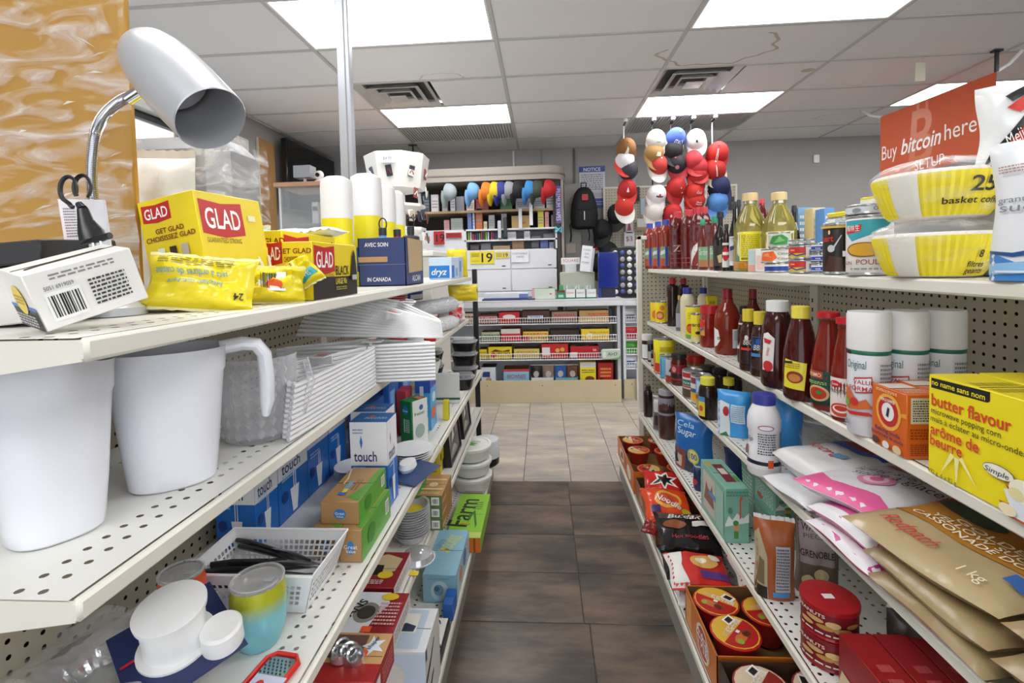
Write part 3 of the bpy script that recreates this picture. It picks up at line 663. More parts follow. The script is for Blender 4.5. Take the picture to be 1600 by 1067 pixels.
# ================================================================ LEFT RACK, shelf 2
def pitcher(lab,px0,px1,yb,ymin,Yc,Xc,ang,rx,ry,h,hang=True):
    t=T('pitcher',lab,'pitcher',(Xc,Yc,Z2),math.radians(ang),'white plastic pitchers'); m=M('#e9ebf3',.25,0,'',6,.02)
    rr=[]
    def rgp(z,f,lip=0,k=1.0):
        o=[]
        for i in range(48):
            a=2*PI*i/48; c,s_=math.cos(a),math.sin(a); q=(abs(c)**2.6+abs(s_)**2.6)**(-1/2.6)
            x=rx*f*c*q; y=ry*f*s_*q; zz=z
            e=max(0,math.cos(a-PI))**10*lip   # spout on -x
            o.append((x-e*.022*k,y*(1-.25*e),zz+e*.012*k))
        return o
    for z,f,l in ((.0,.70,0),(.003,.74,0),(.02,.765,0),(h*.3,.83,0),(h*.6,.9,.05),(h*.8,.95,.25),(h*.83,.985,.3),(h*.95,1.0,.8),(h,1.02,1)): rr.append(rgp(z,f,l))
    for z,f,l in ((h,.99,1),(h*.8,.93,.2),(h*.3,.80,0),(.006,.70,0)): rr.append(rgp(z,f,l))
    part('pitcher_body',MB().rings(rr,m),t)
    # strap handle on +x: out from the rim then down, free at the lower end
    hp=[(rx*.90,0,h*.965),(rx+.025,0,h*.985),(rx+.046,0,h*.965),(rx+.058,0,h*.88),(rx+.061,0,h*.70),(rx+.060,0,h*.50),(rx+.056,0,h*.37)]
    R_=[]
    for i,p in enumerate(hp):
        a=hp[max(i-1,0)]; b=hp[min(i+1,len(hp)-1)]; d=(Vector(b)-Vector(a)).normalized(); nrm=Vector((d.z,0,-d.x)); w=.022-.003*(i/6); th=.012 if i<6 else .006
        R_.append([tuple(Vector(p)+nrm*th*math.cos(k)*1.0+Vector((0,1,0))*w*math.sin(k)*(1 if i<6 else .6)) for k in [2*PI*j/14 for j in range(14)]])
    part('handle',MB().rings(R_,m),t)
    return t
pitcher('white plastic pitcher nearest the camera, its top cut off by the shelf above',0,0,0,0,.585,-.652,150,.076,.066,.222)
pitcher('white plastic pitcher with its handle to the right, beside the nearer pitcher',0,0,0,0,.735,-.606,36,.080,.072,.214)
# crystal pitcher
t=T('crystal_pitcher','clear cut-glass look pitcher lying behind the white pitcher handle','pitcher',(-.585,.935,Z2)); cl=M('#f0f0f4',.08,0,'clear')
mb=MB(); n=32
pr=[(.055,.0),(.06,.003),(.064,.05),(.07,.10),(.074,.15),(.077,.165),(.0755,.166),(.071,.15),(.058,.01),(.01,.008)]
R_=[]
for q,(r_,z_) in enumerate(pr): R_.append([(r_*(1+(.035 if (k+q)%2 and 1<q<5 else 0))*math.cos(2*PI*k/n),r_*(1+(.035 if (k+q)%2 and 1<q<5 else 0))*math.sin(2*PI*k/n),z_) for k in range(n)])
mb.rings(R_,cl); part('pitcher_body',mb,t)
f=MB(); 
for k in range(20):
    for j in range(6):
        a=2*PI*k/20; r_=.065+j*.0022; z_=.02+j*.024; c_=Vector((r_*math.cos(a),r_*math.sin(a),z_)); tx=Vector((-math.sin(a),math.cos(a),0))*.008; up=Vector((0,0,.011)); no=Vector((math.cos(a),math.sin(a),0))*.004
        f.add([c_-tx,c_-up,c_+tx,c_+up,c_+no],[(0,1,4),(1,2,4),(2,3,4),(3,0,4)],M('#ffffff',.03,0,'clear'))
part('cut_facets',f,t,kind='stuff')
part('handle',MB().tube([(.07,0,.15),(.105,0,.155),(.115,0,.11),(.095,0,.05),(.066,0,.04)],.007,cl,10),t)
# white plastic hangers: each a closed tube outline with hook
hm=M('#ececee',.3,0,'',6,.02)
def hanger_mesh():
    mb=MB(); W=.2
    out=[]
    P=[(-W,0),(-W+.01,-.012),(W-.01,-.012),(W,0),(W-.01,.018),(.03,.095),(0,.112),(-.03,.095),(-W+.01,.018)]
    K=len(P)
    for i in range(K):
        p0,p1,p2,p3=[Vector((*P[(i+j)%K],0)) for j in (-1,0,1,2)]
        for s_ in (0,.33,.66): out.append(.5*((2*p1)+(p2-p0)*s_+(2*p0-5*p1+4*p2-p3)*s_*s_+(3*p1-p0-3*p2+p3)*s_**3))
    mb.tube(out,.0050,hm,6,closed=True)
    hk=[(0,.11),(0,.135),(.012,.15),(.024,.163),(.02,.182),(.0,.19),(-.02,.18)]
    mb.tube([(x,y,0) for x,y in hk],.0032,hm,6)
    return mb.mesh('hanger')
hmesh=hanger_mesh()
def hangers(desc,n,P,rz,dz,fan,grp,tilt=(0,0)):
    for k in range(n):
        pos='lowest' if k==0 else ('topmost' if k==n-1 else ORD[k]+' from the bottom')
        Rm=Matrix.Rotation(math.radians(rz+fan*k),4,'Z')@Matrix.Rotation(math.radians(tilt[0]+tilt[1]*k),4,'Y')
        piv=Vector((P[0],P[1],P[2]+dz*k+.006)); o=part('clothes_hanger',hmesh)
        o.matrix_world=Matrix.Translation(piv-Rm@Vector((.2,0,0)))@Rm
        tag(o,'white plastic hanger, %s in the %s'%(pos,desc),'hanger',grp)
hangers('front level bundle',11,(-.495,1.315,Z2),88,.0104,.2,'front bundle of white hangers')
hangers('middle bundle over the shelf edge',11,(-.345,1.40,Z2),6,.0104,.4,'middle bundle of white hangers')
hangers('tilted fan on top',12,(-.325,1.43,Z2+.120),2,.0045,-1.6,'fanned bundle of white hangers',(2,1.0))
for k,(P,rz,ti,lb) in enumerate((((-.555,1.16,Z2+.120),88,(0,0),'orange and white paper tag on the front hanger bundle'),((-.50,1.37,Z2+.122),6,(0,0),'white tag with orange sticker on the middle hanger bundle'),((-.45,1.40,Z2+.205),-8,(0,14),'round white tag with orange sticker on the fanned hanger bundle'))):
    t=T('paper_tag',lb,'tag',P,rot=(math.radians(ti[0]),math.radians(ti[1]),math.radians(rz)))
    part('tag_card',MB().box(-.03,-.022,0,.03,.022,.0015,M('#ecebea',.5),.001),t); decal(t,lambda u,v,o:(-.03+.06*u,-.022+.044*v,.0017+o),.06,.044,[('e',.55,.5,.22,.3,'#ee5a26'),('l',.05,.1,.95,.9,4,'#8b8b8b')])
    part('tie_band',MB().box(-.003,-.028,-.02,.003,.028,-.0005,M('#dcdcdc',.4)),t)
# red cup tower, white cups
def cup(name,lab,P,r,h,col,inside='#f4f4f2',grp=None,stack=1,step=.008,bands=True):
    t=T(name,lab,'cup',P,0,grp); 
    m=M(col,.3); w=M('#f4f4f2',.3)
    mb=MB().lathe([(r*.72,0),(r*.74,.002),(r*.95,h-.006)],m,26,cap1=False); part('cup_wall',mb,t)
    part('rim',MB().lathe([(r*.95,h-.006),(r,h-.004),(r*1.01,h-.001),(r*.97,h),(r*.93,h-.004),(r*.72,.006),(r*.01,.005)],w,26,cap0=False,cap1=False),t)
    return t
P,r_,H=fit(563,606,505,540,Z2)
P=Vector((-.625,2.02,Z2))
cup('party_cup','red plastic cup at the bottom of the red tower on the left second shelf',P,.047,.12,'#c81d22',grp='tower of red cups')
for k in range(1,13):
    t=T('party_cup','red plastic cup with white rim, %s up in the red tower'%ORD[k-1] if k<12 else 'red plastic cup with white rim at the top of the red tower','cup',(P.x,P.y,Z2+.1205+.0085*(k-1)),0,'tower of red cups')
    part('cup_wall',MB().lathe([(.0425,0),(.0445,.006)],M('#c81d22',.3),26,cap0=False,cap1=False),t); part('rim',MB().lathe([(.0445,.0062),(.047,.0066),(.0472,.0078),(.044,.008)],M('#f4f4f2',.3),26,cap0=False,cap1=False),t)
cup('plastic_cup','white plastic cup standing on the left second shelf, left one of the pair',(-.555,2.04,Z2),.046,.122,'#e9eaee',grp='pair of cups')
cup('party_cup','red cup with white rim standing right of the white cup',(-.52,2.15,Z2),.040,.122,'#c81d22')
# sleeves of clear cups in bags
def sleeve(lab,P,L,r,ang,col,cups,tilt=0,bag=True,seed=1):
    t=T('cup_sleeve',lab,'plastic cups',P,rot=(0,math.radians(tilt),math.radians(ang)),group='bagged sleeves of cups')
    n=int(L/.009); prof=[(.001,0)]
    for k in range(n): prof+=[(r*.9,k*.009+.001),(r,k*.009+.003),(r,k*.009+.006),(r*.9,k*.009+.0075)]
    prof+=[(.7*r,L+.03),(.001,L+.03)]
    part('cup_stack',MB().lathe([(a,b) for a,b in prof],M(cups,.2,0,'' if cups!='#e8eaf0' else ''),20,xf=Matrix.Translation((0,0,r))@Matrix.Rotation(PI/2,4,'Y')),t)
    if bag:
        K=22; pts=[(-.03+ (L+.09)*k/K,0,r) for k in range(K+1)]; rad=[r*1.12*min(1,.25+k/3,.25+(K-k)/3)*(1+.05*math.sin(k*2.7+seed)) for k in range(K+1)]
        mb=MB().tube(pts,rad,M('#ffffff',.15,0,'film',12,.05,.5),14)
        part('plastic_bag',mb,t)
    return t
sleeve('long sleeve of white cups in clear film lying along the left second shelf',(-.585,2.27,Z2+.004),.30,.036,72,'', '#eceef1',seed=1)
sleeve('sleeve of clear cups in film with a blue band stacked at the back',(-.70,2.20,Z2+.002),.42,.033,80,'','#c9cdd6',seed=2)
sleeve('upper sleeve of clear ribbed cups lying on the others under the top shelf',(-.66,2.30,Z2+.085),.42,.040,70,'','#dfe1e6',seed=3)
pouch('plastic_cup_bag','crinkled clear bag with red print at the end of the left second shelf','bag',(-.545,2.80,Z2+.002),.22,.12,.10,'#e8e3e4',[('r',.2,.25,.7,.8,'#cf2f38'),('t',.45,.45,.2,'cups','#ffffff')],ang=60,seed=6,wr=.4)
pouch('spoon_bag','small clear bag of yellow and green plastic cutlery behind the white cup','bag',(-.64,2.14,Z2+.125),.1,.04,.05,'#c9bd3a',seed=12,ang=70)
pouch('straw_bag','blue topped bag of plastic spoons lying on the cup sleeves','bag',(-.66,2.45,Z2+.168),.16,.06,.03,'#2b3f97',[('r',.1,.1,.9,.5,'#e7e8ee')],ang=75,seed=13)
# ================================================================ LEFT RACK, shelf 3
TB='#1f6fc8'
def touch(lab,P,dx,dy,h,ang=0,top='#2f6cb0',split=.55,nfront=True,white=None,ang2=0):
    A=[('r',0,split,1,1,'#f1f2f5'),('t',.42,split+.05,.13,'touch','#26356e',{'b':1,'w':.62}),('p',[(.3,split+.2),(.34,split+.28),(.3,split+.36),(.26,split+.28)],'#2a7cc4'),
       ('p',[(.35,.32),(.65,.32),(.57,.04),(.42,.04)],'#eef1f6'),('r',.46,.32,.485,.5,'#eef1f6'),('r',.52,.32,.545,.5,'#eef1f6'),('e',.18,.28,.1,.06,'#1b3f86'),('l',.08,.46,.5,.54,2,'#b8d4f2')]
    N=[('r',0,split,1,1,'#f1f2f5'),('t',.4,split+.05,.12,'touch','#26356e',{'b':1,'w':.62}),('p',[(.3,split+.19),(.34,split+.27),(.3,split+.35),(.26,split+.27)],'#2a7cc4'),('l',.08,split+.36,.35,split+.43,2,'#8fa3c4'),
       ('p',[(.4,.30),(.68,.30),(.62,.04),(.46,.04)],'#eef1f6'),('r',.50,.3,.52,.48,'#eef1f6'),('r',.56,.3,.58,.48,'#eef1f6'),('e',.18,.25,.1,.06,'#1b3f86'),('l',.08,.42,.4,.5,2,'#b8d4f2')]
    return carton('cutlery_box',lab,'box',P,-1,dx,dy,h,TB,{'A':A,'N':N,'T':[('r',0,0,1,1,top),('e',.45,.6,.1,.08,'#e8552c'),('l',.3,.3,.9,.5,2,'#cfe0f4')]},grp='blue and white touch boxes',ang=ang)
touch('blue and white touch box, nearest, behind the white basket',(-.70,1.09,Z3),.10,.098,.235,ang=0,split=.47)
touch('blue and white touch box, second along the shelf behind the basket',(-.70,1.192,Z3),.10,.155,.235,split=.49)
touch('plain blue side touch box with a small code square, third along the shelf',(-.70,1.35,Z3),.10,.135,.235,split=.6)
touch('blue and white touch box, fourth along the shelf behind the wrap boxes',(-.70,1.49,Z3),.10,.13,.235,split=.6)
touch('blue and white touch box with orange top sticker, front one of the pair',(-.44,1.29,Z3),.105,.085,.245,split=.5)
touch('blue and white touch box with orange sticker, rear one of the pair',(-.475,1.385,Z3),.105,.085,.245,split=.5)
# basket with cutlery
def basket(lab,P,L,W,h,rz):
    t=T('plastic_basket',lab,'basket',P,rz); m=M('#f0f1f4',.35); 
    fl=.80
    def wall(a0,a1,b0,b1,n):
        """tapered wall from bottom edge a0-a1 to top edge b0-b1 with n x 4 square holes"""
        a0,a1,b0,b1=map(Vector,(a0,a1,b0,b1)); mb=MB()
        def p(u,v): return a0.lerp(a1,u).lerp(b0.lerp(b1,u),v)
        no=(a1-a0).cross(b0-a0).normalized()*.0012
        us=[0,.06]; 
        for k in range(n):
            u=.06+.88*k/n; us+=[u+.88/n*.68,u+.88/n] 
        us[-1]=.94; us+=[1]
        vs=[0,.22]
        for k in range(4): vs+=[.22+.56*(k+.7)/4,.22+.56*(k+1)/4]
        vs+=[1]
        for i in range(len(us)-1):
            for j in range(len(vs)-1):
                if i%2==1 and i<2*n+1 and j%2==1 and j<9: continue
                q=[p(us[i],vs[j]),p(us[i+1],vs[j]),p(us[i+1],vs[j+1]),p(us[i],vs[j+1])]
                mb.add(q,[(0,1,2,3)],m); mb.add([x+no for x in q],[(0,1,2,3)],m)
        return mb
    l,w=L/2,W/2; bl,bw=l*fl,w*fl
    part('side_wall',wall((-bl,-bw,0),(bl,-bw,0),(-l,-w,h),(l,-w,h),18),t); part('side_wall',wall((-bl,bw,0),(bl,bw,0),(-l,w,h),(l,w,h),18),t)
    part('end_wall',wall((-bl,-bw,0),(-bl,bw,0),(-l,-w,h),(-l,w,h),12),t); part('end_wall',wall((bl,-bw,0),(bl,bw,0),(l,-w,h),(l,w,h),12),t)
    part('bottom',MB().box(-bl,-bw,0,bl,bw,.002,m),t)
    part('rim',MB().tube([(-l,-w,h),(l,-w,h),(l,w,h),(-l,w,h)],.0035,m,6,closed=True),t)
    return t
BP=Vector((-.585,.955,Z3)); basket('white perforated plastic basket holding black and steel kitchen tools',BP,.265,.165,.082,0)
rr=random.Random(11)
kn=['steel knife with black handle lying in the white basket','second steel knife with black handle in the white basket','black slotted kitchen tool across the white basket','dark steel tongs lying in the white basket','steel peeler with black grip in the white basket','black handled steel spoon in the white basket','thin steel skewer tool at the right side of the basket','black handled fork at the left side of the basket']
for k in range(8):
    t=T('kitchen_utensil',kn[k],'utensil',(BP.x+rr.uniform(-.015,.015),BP.y-.045+.012*k,Z3+.045+.005*(k%4)),rot=(0,rr.uniform(-.12,.12),rr.uniform(-.35,.35)),group='kitchen tools in the white basket')
    part('handle',MB().tube([(-.11,0,0),(-.07,0,.002),(.0,0,0)],[.005,.0065,.005],M('#1d1e20',.35),8,flat=1.6),t)
    part('blade',MB().tube([(0,0,0),(.05,0,.001),(.105,0,.0)],[.004,.006,.0015],M('#9d9fa3',.2,.95),8,flat=2.2),t)
# tumblers
def tumbler(lab,P,r,h,c1,c2):
    t=T('tumbler',lab,'tumbler',P,0,'two-tone stemless tumblers'); mb=MB()
    pr=[(.0005,0),(.66*r,0),(.72*r,.004),(.88*r,h*.2),(.97*r,h*.42),(1.0*r,h*.6),(.97*r,h*.8),(.90*r,h*.97)]
    m=M(c1,.3,.15,'grad'+c2.lstrip('#')); nt=m.node_tree; b=nt.nodes['Principled BSDF']
    tc=nt.nodes.new('ShaderNodeTexCoord'); sx=nt.nodes.new('ShaderNodeSeparateXYZ'); cr=nt.nodes.new('ShaderNodeValToRGB'); mr=nt.nodes.new('ShaderNodeMapRange'); mr.inputs[2].default_value=h
    nt.links.new(tc.outputs['Object'],sx.inputs[0]); nt.links.new(sx.outputs[2],mr.inputs[0]); nt.links.new(mr.outputs[0],cr.inputs[0])
    cr.color_ramp.elements[0].color=(*lin(c1),1); cr.color_ramp.elements[0].position=.55; cr.color_ramp.elements[1].color=(*lin(c2),1); cr.color_ramp.elements[1].position=.8
    nt.links.new(cr.outputs[0],b.inputs['Base Color'])
    part('tumbler_body',mb.lathe(pr,m,36,cap1=False),t)
    part('steel_lip',MB().lathe([(.90*r,h*.97),(.90*r,h),(.87*r,h),(.86*r,h*.9),(.5*r,h*.88),(.01,h*.88)],M('#8e8c88',.2,.8),36,cap0=False,cap1=False),t)
    part('clear_lid',MB().lathe([(.86*r,h*.955),(.94*r,h*.985),(.95*r,h*1.02),(.92*r,h*1.035),(.85*r,h*1.03),(.82*r,h*.99),(.01,h*.985)],M('#ffffff',.05,0,'clear'),36,cap0=False),t)
    part('lid_slider',MB().box(.25*r,-.006,h*.99,.6*r,.006,h*1.01,M('#d8dade',.1,0,'clear'),.002),t)
tumbler('aqua and lime tumbler with clear lid in front of the white basket',(-.525,.815,Z3),.0475,.115,'#7fc6d2','#b4b92c')
tumbler('orange to purple tumbler with clear lid half hidden behind the blue card',(-.685,.835,Z3),.040,.112,'#9a4a7c','#e0562c')
# sink strainer blister card
Pc=Vector((-.60,.715,Z3+.075)); nb='#232f5e'
t=T('blister_card','dark blue hanging card with two white round plastic caps, leaning at the shelf edge','card',Pc,rot=(math.radians(12),math.radians(-8),math.radians(52)))
part('card',MB().box(-.075,-.085,0,.075,.085,.0016,P_(nb),.0005),t)
decal(t,lambda u,v,o:(-.075+.15*u,-.085+.17*v,.0016+o),.15,.17,[('r',.3,.9,.48,.93,'#b9b8b2'),('e',.39,.915,.045,.03,'#b9b8b2'),('e',.82,.30,.14,.1,'#e9eaf2'),('t',.82,.26,.08,'M&P','#232f5e',{'b':1}),('r',.03,.56,.25,.59,'#c5223a')])
mat_w=M('#f2f2f2',.35)
part('white_cap',MB().lathe([(.054,0),(.054,.004),(.044,.006),(.044,.062),(.049,.064),(.050,.073),(.047,.075),(.001,.0755)],mat_w,40,xf=Matrix.Translation((.0,.0,.0016))),t)
part('white_cap',MB().lathe([(.030,0),(.030,.03),(.026,.034),(.001,.034)],mat_w,36,xf=Matrix.Translation((.05,-.052,.0016))),t)
# grater
t=T('hand_grater','red framed steel hand grater with paper sleeve lying at the shelf edge','grater',(-.462,.715,Z3+.008),rot=(0,0,math.radians(82)))
part('frame',MB().tube([(-.09,-.03,0),(.05,-.03,0),(.062,-.018,0),(.062,.018,0),(.05,.03,0),(-.09,.03,0)],.005,M('#d2261f',.35),8,closed=True,flat=.8),t)
part('grating_plate',MB().box(-.05,-.024,-.001,.055,.024,.001,M('#b9bbbe',.25,.9)),t)
gr=MB()
for i in range(16):
    for j in range(6): gr.lathe([(.0018,0),(.0009,.0016)],M('#3c3d3f',.4,.5),6,xf=Matrix.Translation((-.045+i*.0062,-.019+j*.0074+(i%2)*.0035,.001)))
part('grating_teeth',gr,t,kind='stuff')
part('paper_sleeve',MB().box(-.095,-.034,.003,.015,.02,.005,M('#c9cbe0',.5)),t); decal(t,lambda u,v,o:(-.08+.09*v,.018-.052*u,.0052+o),.052,.09,[('e',.3,.8,.16,.14,'#d02a26'),('t',.55,.45,.15,'Grater','#2b3560'),('t',.55,.2,.15,'Portatif','#2b3560')])
# foil trays in clear pack
t=T('foil_tray','crinkled silver foil tray in a clear bag at the lower left','foil tray',(-.715,.72,Z3)); fo=M('#d6d7da',.18,.9,'',40,.1,.4)
R_=[]
for r_,z_ in ((.05,.002),(.075,.045),(.082,.047),(.080,.049),(.072,.045),(.048,.004)): R_.append([(r_*1.2*(1+(.03*math.sin(k*9)))*math.cos(2*PI*k/60),r_*(1+.03*math.sin(k*9))*math.sin(2*PI*k/60),z_) for k in range(60)])
part('tray',MB().rings(R_,fo),t); part('plastic_bag',MB().grid(lambda u,v:(-.13+.25*u,-.11+.2*v,.053+.012*math.sin(u*9)*math.sin(v*8)+.01*mnoise.noise(Vector((u*9,v*9,1)))),16,16,M('#ffffff',.1,0,'clear')),t)
# brown and green wrap boxes
def wrapbox(lab,P,dx,dy,h,ang=0):
    return carton('wrap_box',lab,'box',P,-1,dx,dy,h,'#b08a5a',{'A':[('r',0,0,1,1,'#5da436'),('r',.8,.3,.93,.8,'#f2f2f0'),('l',.82,.35,.91,.75,5,'#3a3a3a'),('e',.3,.5,.12,.3,'#3e8a2a')],
     'N':[('e',.5,.45,.16,.22,'#2f7cc4'),('t',.5,.42,.13,'Great','#ffffff'),('t',.5,.3,.1,'Value','#ffffff')],
     'Ta':[('p',[(.02,.02),(.3,.0),(.98,.0),(.98,.15),(.4,.2),(.1,.4)],'#5f9c3c'),('r',.3,.55,.55,.68,'#7aa9c0'),('l',.3,.3,.6,.5,2,'#8a6a3e'),('e',.2,.6,.05,.12,'#2f7cc4'),('r',.22,.52,.32,.64,'#ecd23c'),('p',[(.45,.8),(.62,.82),(.9,.96),(.92,.93),(.62,.77),(.45,.76)],'#e6d2ae')]},grp='brown and green wrap boxes',ang=ang)
P=onz(557,880,Z3); 
wrapbox('brown and green wrap box at the bottom left of the stack',(-.478,1.05,Z3),.065,.195,.075)
wrapbox('brown and green wrap box at the bottom right of the stack by the shelf edge',(-.425,1.048,Z3),.052,.205,.075)
wrapbox('brown and green wrap box lying on top of the other two',(-.438,1.072,Z3+.0755),.092,.19,.054)
# green box, blue boxes
carton('freezer_bag_box','green freezer bag box standing on end behind the touch boxes','box',(-.50,1.745,Z3),-1,.06,.085,.17,'#1e7a3c',{'A':[('r',.08,.0,1,1,'#e3e6e2'),('e',.5,.3,.3,.16,'#9fb6b0'),('t',.5,.66,.08,'freezer','#2c4a36'),('e',.6,.82,.12,.06,'#3f6fae')],'N':[('e',.5,.8,.2,.1,'#2f7cc4'),('t',.5,.76,.05,'Great','#ffffff'),('r',.35,.3,.42,.6,'#f0f4f0'),('l',.5,.3,.85,.6,8,'#cfe4d2')],'T':[('r',.3,.6,.9,.9,'#e86a3a')]},ang=-30)
for k,(x,y,h,l,c1) in enumerate(((-.60,1.62,.20,'dark blue box standing at the back between the touch and green boxes','#1f4f9a'),(-.60,1.80,.24,'blue striped box behind the green box','#2a6ac0'),(-.60,1.98,.24,'blue striped box behind the bright blue freezer box','#3079cc'))):
    carton('sandwich_bag_box',l,'box',(x,y,Z3),-1,.09,.12,h,c1,{'N':[('r',.1,.1,.25,.9,'#5b9ade'),('r',.6,.0,.75,1,'#17408a')],'A':[('r',.1,.2,.6,.8,'#7fb2e6')]},grp='blue boxes at the back of the left third shelf')
carton('freezer_bag_box','bright light blue freezer bag box standing right of the green box','box',(-.470,1.93,Z3),-1,.064,.10,.215,'#4aa6e0',{'N':[('r',0,.72,1,1,'#2c56b4'),('r',.3,.55,.55,.85,'#d8e4f4'),('b',.1,.02,.8,.25),('l',.15,.3,.8,.5,3,'#d6ecfa')],'A':[('r',.0,.8,1,1,'#3a44b0'),('r',.1,.2,.8,.4,'#e0624a'),('e',.5,.6,.3,.1,'#d5eaf8')],'T':[('r',.1,.1,.9,.6,'#dfe6f2')]})
carton('red_carton','red flat box top showing behind the green box','box',(-.555,1.87,Z3+.0),-1,.04,.09,.18,'#b8323a')
t=T('food_box','open white hinged cardboard box with raised lid near the end of the left third shelf','box',(-.42,2.32,Z3)); wc=M('#dfe0dc',.5)
part('tray',MB().box(-.15,0,0,0,.16,.02,wc,.002),t); part('lid',MB().box(-.15,.0,.02,0,.006,.15,wc,.002),t); part('lid_edge',MB().box(-.15,-.002,.018,0,.008,.028,M('#1f5a40',.4)),t)
carton('tape_box','small yellow box standing at the edge near the open white box','box',(-.425,2.06,Z3),-1,.025,.03,.085,'#e2cf2a',{'A':[('l',.2,.1,.8,.9,6,'#8c7d16')]})
# takeout containers
def takeout(lab,P,w,d,h,ang=0):
    t=T('food_container',lab,'food container',P,math.radians(ang),'black food containers'); m=M('#151517',.25)
    part('tray',MB().rings([ring(w/2*f,d/2*f,z,24,4) for f,z in ((.8,0),(.82,.002),(.97,h-.006),(1.02,h-.004),(1.02,h),(.94,h),(.8,.004))],m),t)
    part('clear_lid',MB().rings([ring(w/2*f,d/2*f,z,24,4) for f,z in ((1.03,h+.0005),(1.03,h+.004),(.9,h+.006),(.85,h+.02),(.4,h+.021))],M('#b8bcc0',.08,0,'clear')),t)
takeout('black food container with clear lid, front one at the end of the left third shelf',(-.475,2.62,Z3),.17,.14,.06)
takeout('black food container at the bottom of the rear stack',(-.62,2.60,Z3),.12,.14,.05); 
takeout('black food container second in the rear stack',(-.62,2.60,Z3+.075),.12,.14,.05); takeout('black food container topmost in the rear stack',(-.62,2.60,Z3+.15),.12,.14,.05)
takeout('black food container stacked beyond the front one, lower',(-.48,2.86,Z3),.15,.15,.06); takeout('black food container stacked beyond the front one, middle',(-.48,2.86,Z3+.085),.15,.15,.06); takeout('black food container stacked beyond the front one, upper',(-.48,2.86,Z3+.17),.15,.15,.05)
t=T('foam_tub','round white foam tub with dark lid beside the black containers','tub',(-.53,2.32,Z3+.155)); t.location=(-.60,2.38,Z3)
part('tub',MB().lathe([(.05,0),(.055,.12),(.075,.19),(.078,.2)],M('#e7e6de',.5),26),t); part('dark_lid',MB().lathe([(.07,.2),(.072,.205),(.05,.207)],M('#5c6a5c',.4),26),t)
pouch('brown_paper_pack','small brown paper wrapped pack lying behind the hanger ends','package',(-.60,2.42,Z3+.21),.10,.04,.05,'#c8a878',ang=65,seed=15)
# plates pack and blue card on shelf edge
for k in range(4):
    o=part('paper_plate',MB().lathe([(.052,0),(.058,.003),(.074,.009),(.076,.0105),(.072,.0105),(.056,.005),(.001,.0025)],M('#f3f3f3',.4),32),loc=(-.475,1.645,Z3+.004+.0075*k)); tag(o,('lowest','second','third','topmost')[k]+' round white plate in the small stack by the shelf edge','plate','white plates by the shelf edge')
for k in range(4):
    o=part('paper_plate',MB().lathe([(.045,0),(.05,.003),(.064,.009),(.066,.0105),(.062,.0105),(.05,.005),(.001,.0025)],M('#f3f3f3',.4),28),loc=(-.62,1.50,Z3+.002+.008*k)); tag(o,('lowest','second','third','topmost')[k]+' white bowl plate in the stack at the back behind the touch boxes','plate','white plates at the back')
t=T('blister_card','dark blue card with white plastic piece sticking over the shelf edge','card',(-.41,1.50,Z3+.009),rot=(.05,.08,math.radians(-20))); part('card',MB().box(-.09,-.075,0,.035,.075,.0018,P_('#24406f'),.0004),t)
part('white_piece',MB().rings([ring(.02,.03,.002,16),ring(.026,.036,.014,16),ring(.022,.032,.03,16)],mat_w,xf=Matrix.Translation((-.045,.0,0))),t)
# ================================================================ LEFT RACK, shelf 4
RD='#8e1f26'
def panbox(lab,P,dx,dy,h,col,top,ang=0,N=None):
    return carton('pan_box',lab,'box',P,-1,dx,dy,h,col,{'T':top,'A':[('r',0,0,1,1,'#d9d5d2'),('l',.1,.2,.9,.8,3,'#9a8f90')] if N is None else N},grp='bakeware boxes on the left fourth shelf',ang=ang)
wav=lambda c:[('p',[(.04,.04),(.3,.06),(.5,.03),(.7,.06),(.95,.04),(.97,.5),(.95,.96),(.04,.96)],c)]
panbox('dark red bakeware box with a food photo and yellow burst, behind the second shelf lip',(-.425,1.258,Z4),.13,.165,.042,RD,[('p',[(.1,.4),(.5,.3),(.85,.45),(.9,.8),(.5,.93),(.15,.8)],'#c9b48e'),('p',[(.1,.35),(.6,.3),(.55,.6),(.12,.62)],'#1d1a18'),('e',.68,.33,.17,.1,'#e2c62f'),('l',.1,.08,.7,.2,3,'#e3c9c9')])
panbox('red and white bakeware box with a steel pan picture and black lettering',(-.376,1.088,Z4),.165,.152,.042,RD,[('p',[(0,0),(.55,0),(.62,.4),(.75,.7),(.7,1),(0,1)],'#d9dde4'),('e',.45,.5,.2,.24,'#8b8781'),('e',.45,.5,.14,.16,'#3b3833'),('e',.72,.88,.14,.09,'#e2c62f'),('t',.2,.45,.16,'TITANS','#17181a',{'b':1,'rot':65}),('l',.62,.2,.95,.75,7,'#d9a4a4'),('r',.5,.05,.65,.18,'#ee6030')])
panbox('red and tan bakeware box with see-through window and star logo',(-.366,.935,Z4),.13,.132,.065,'#a32323',[('r',0,.35,1,1,'#c79a68'),('r',.0,.45,.6,.95,'#6b4a44'),('p',[(.68,.95),(.75,.82),(.92,.85),(.84,.72),(.95,.6),(.78,.62),(.7,.5),(.66,.66),(.55,.7),(.66,.78)],'#dfe8ef'),('t',.72,.78,.08,'shaper','#1f3f78',{'b':1,'rot':70}),('e',.62,.55,.09,.08,'#f0602f')],N=[('r',0,0,1,1,'#a32323'),('r',.1,.3,.3,.8,'#d9d5d2'),('l',.4,.2,.9,.8,4,'#d98080')])
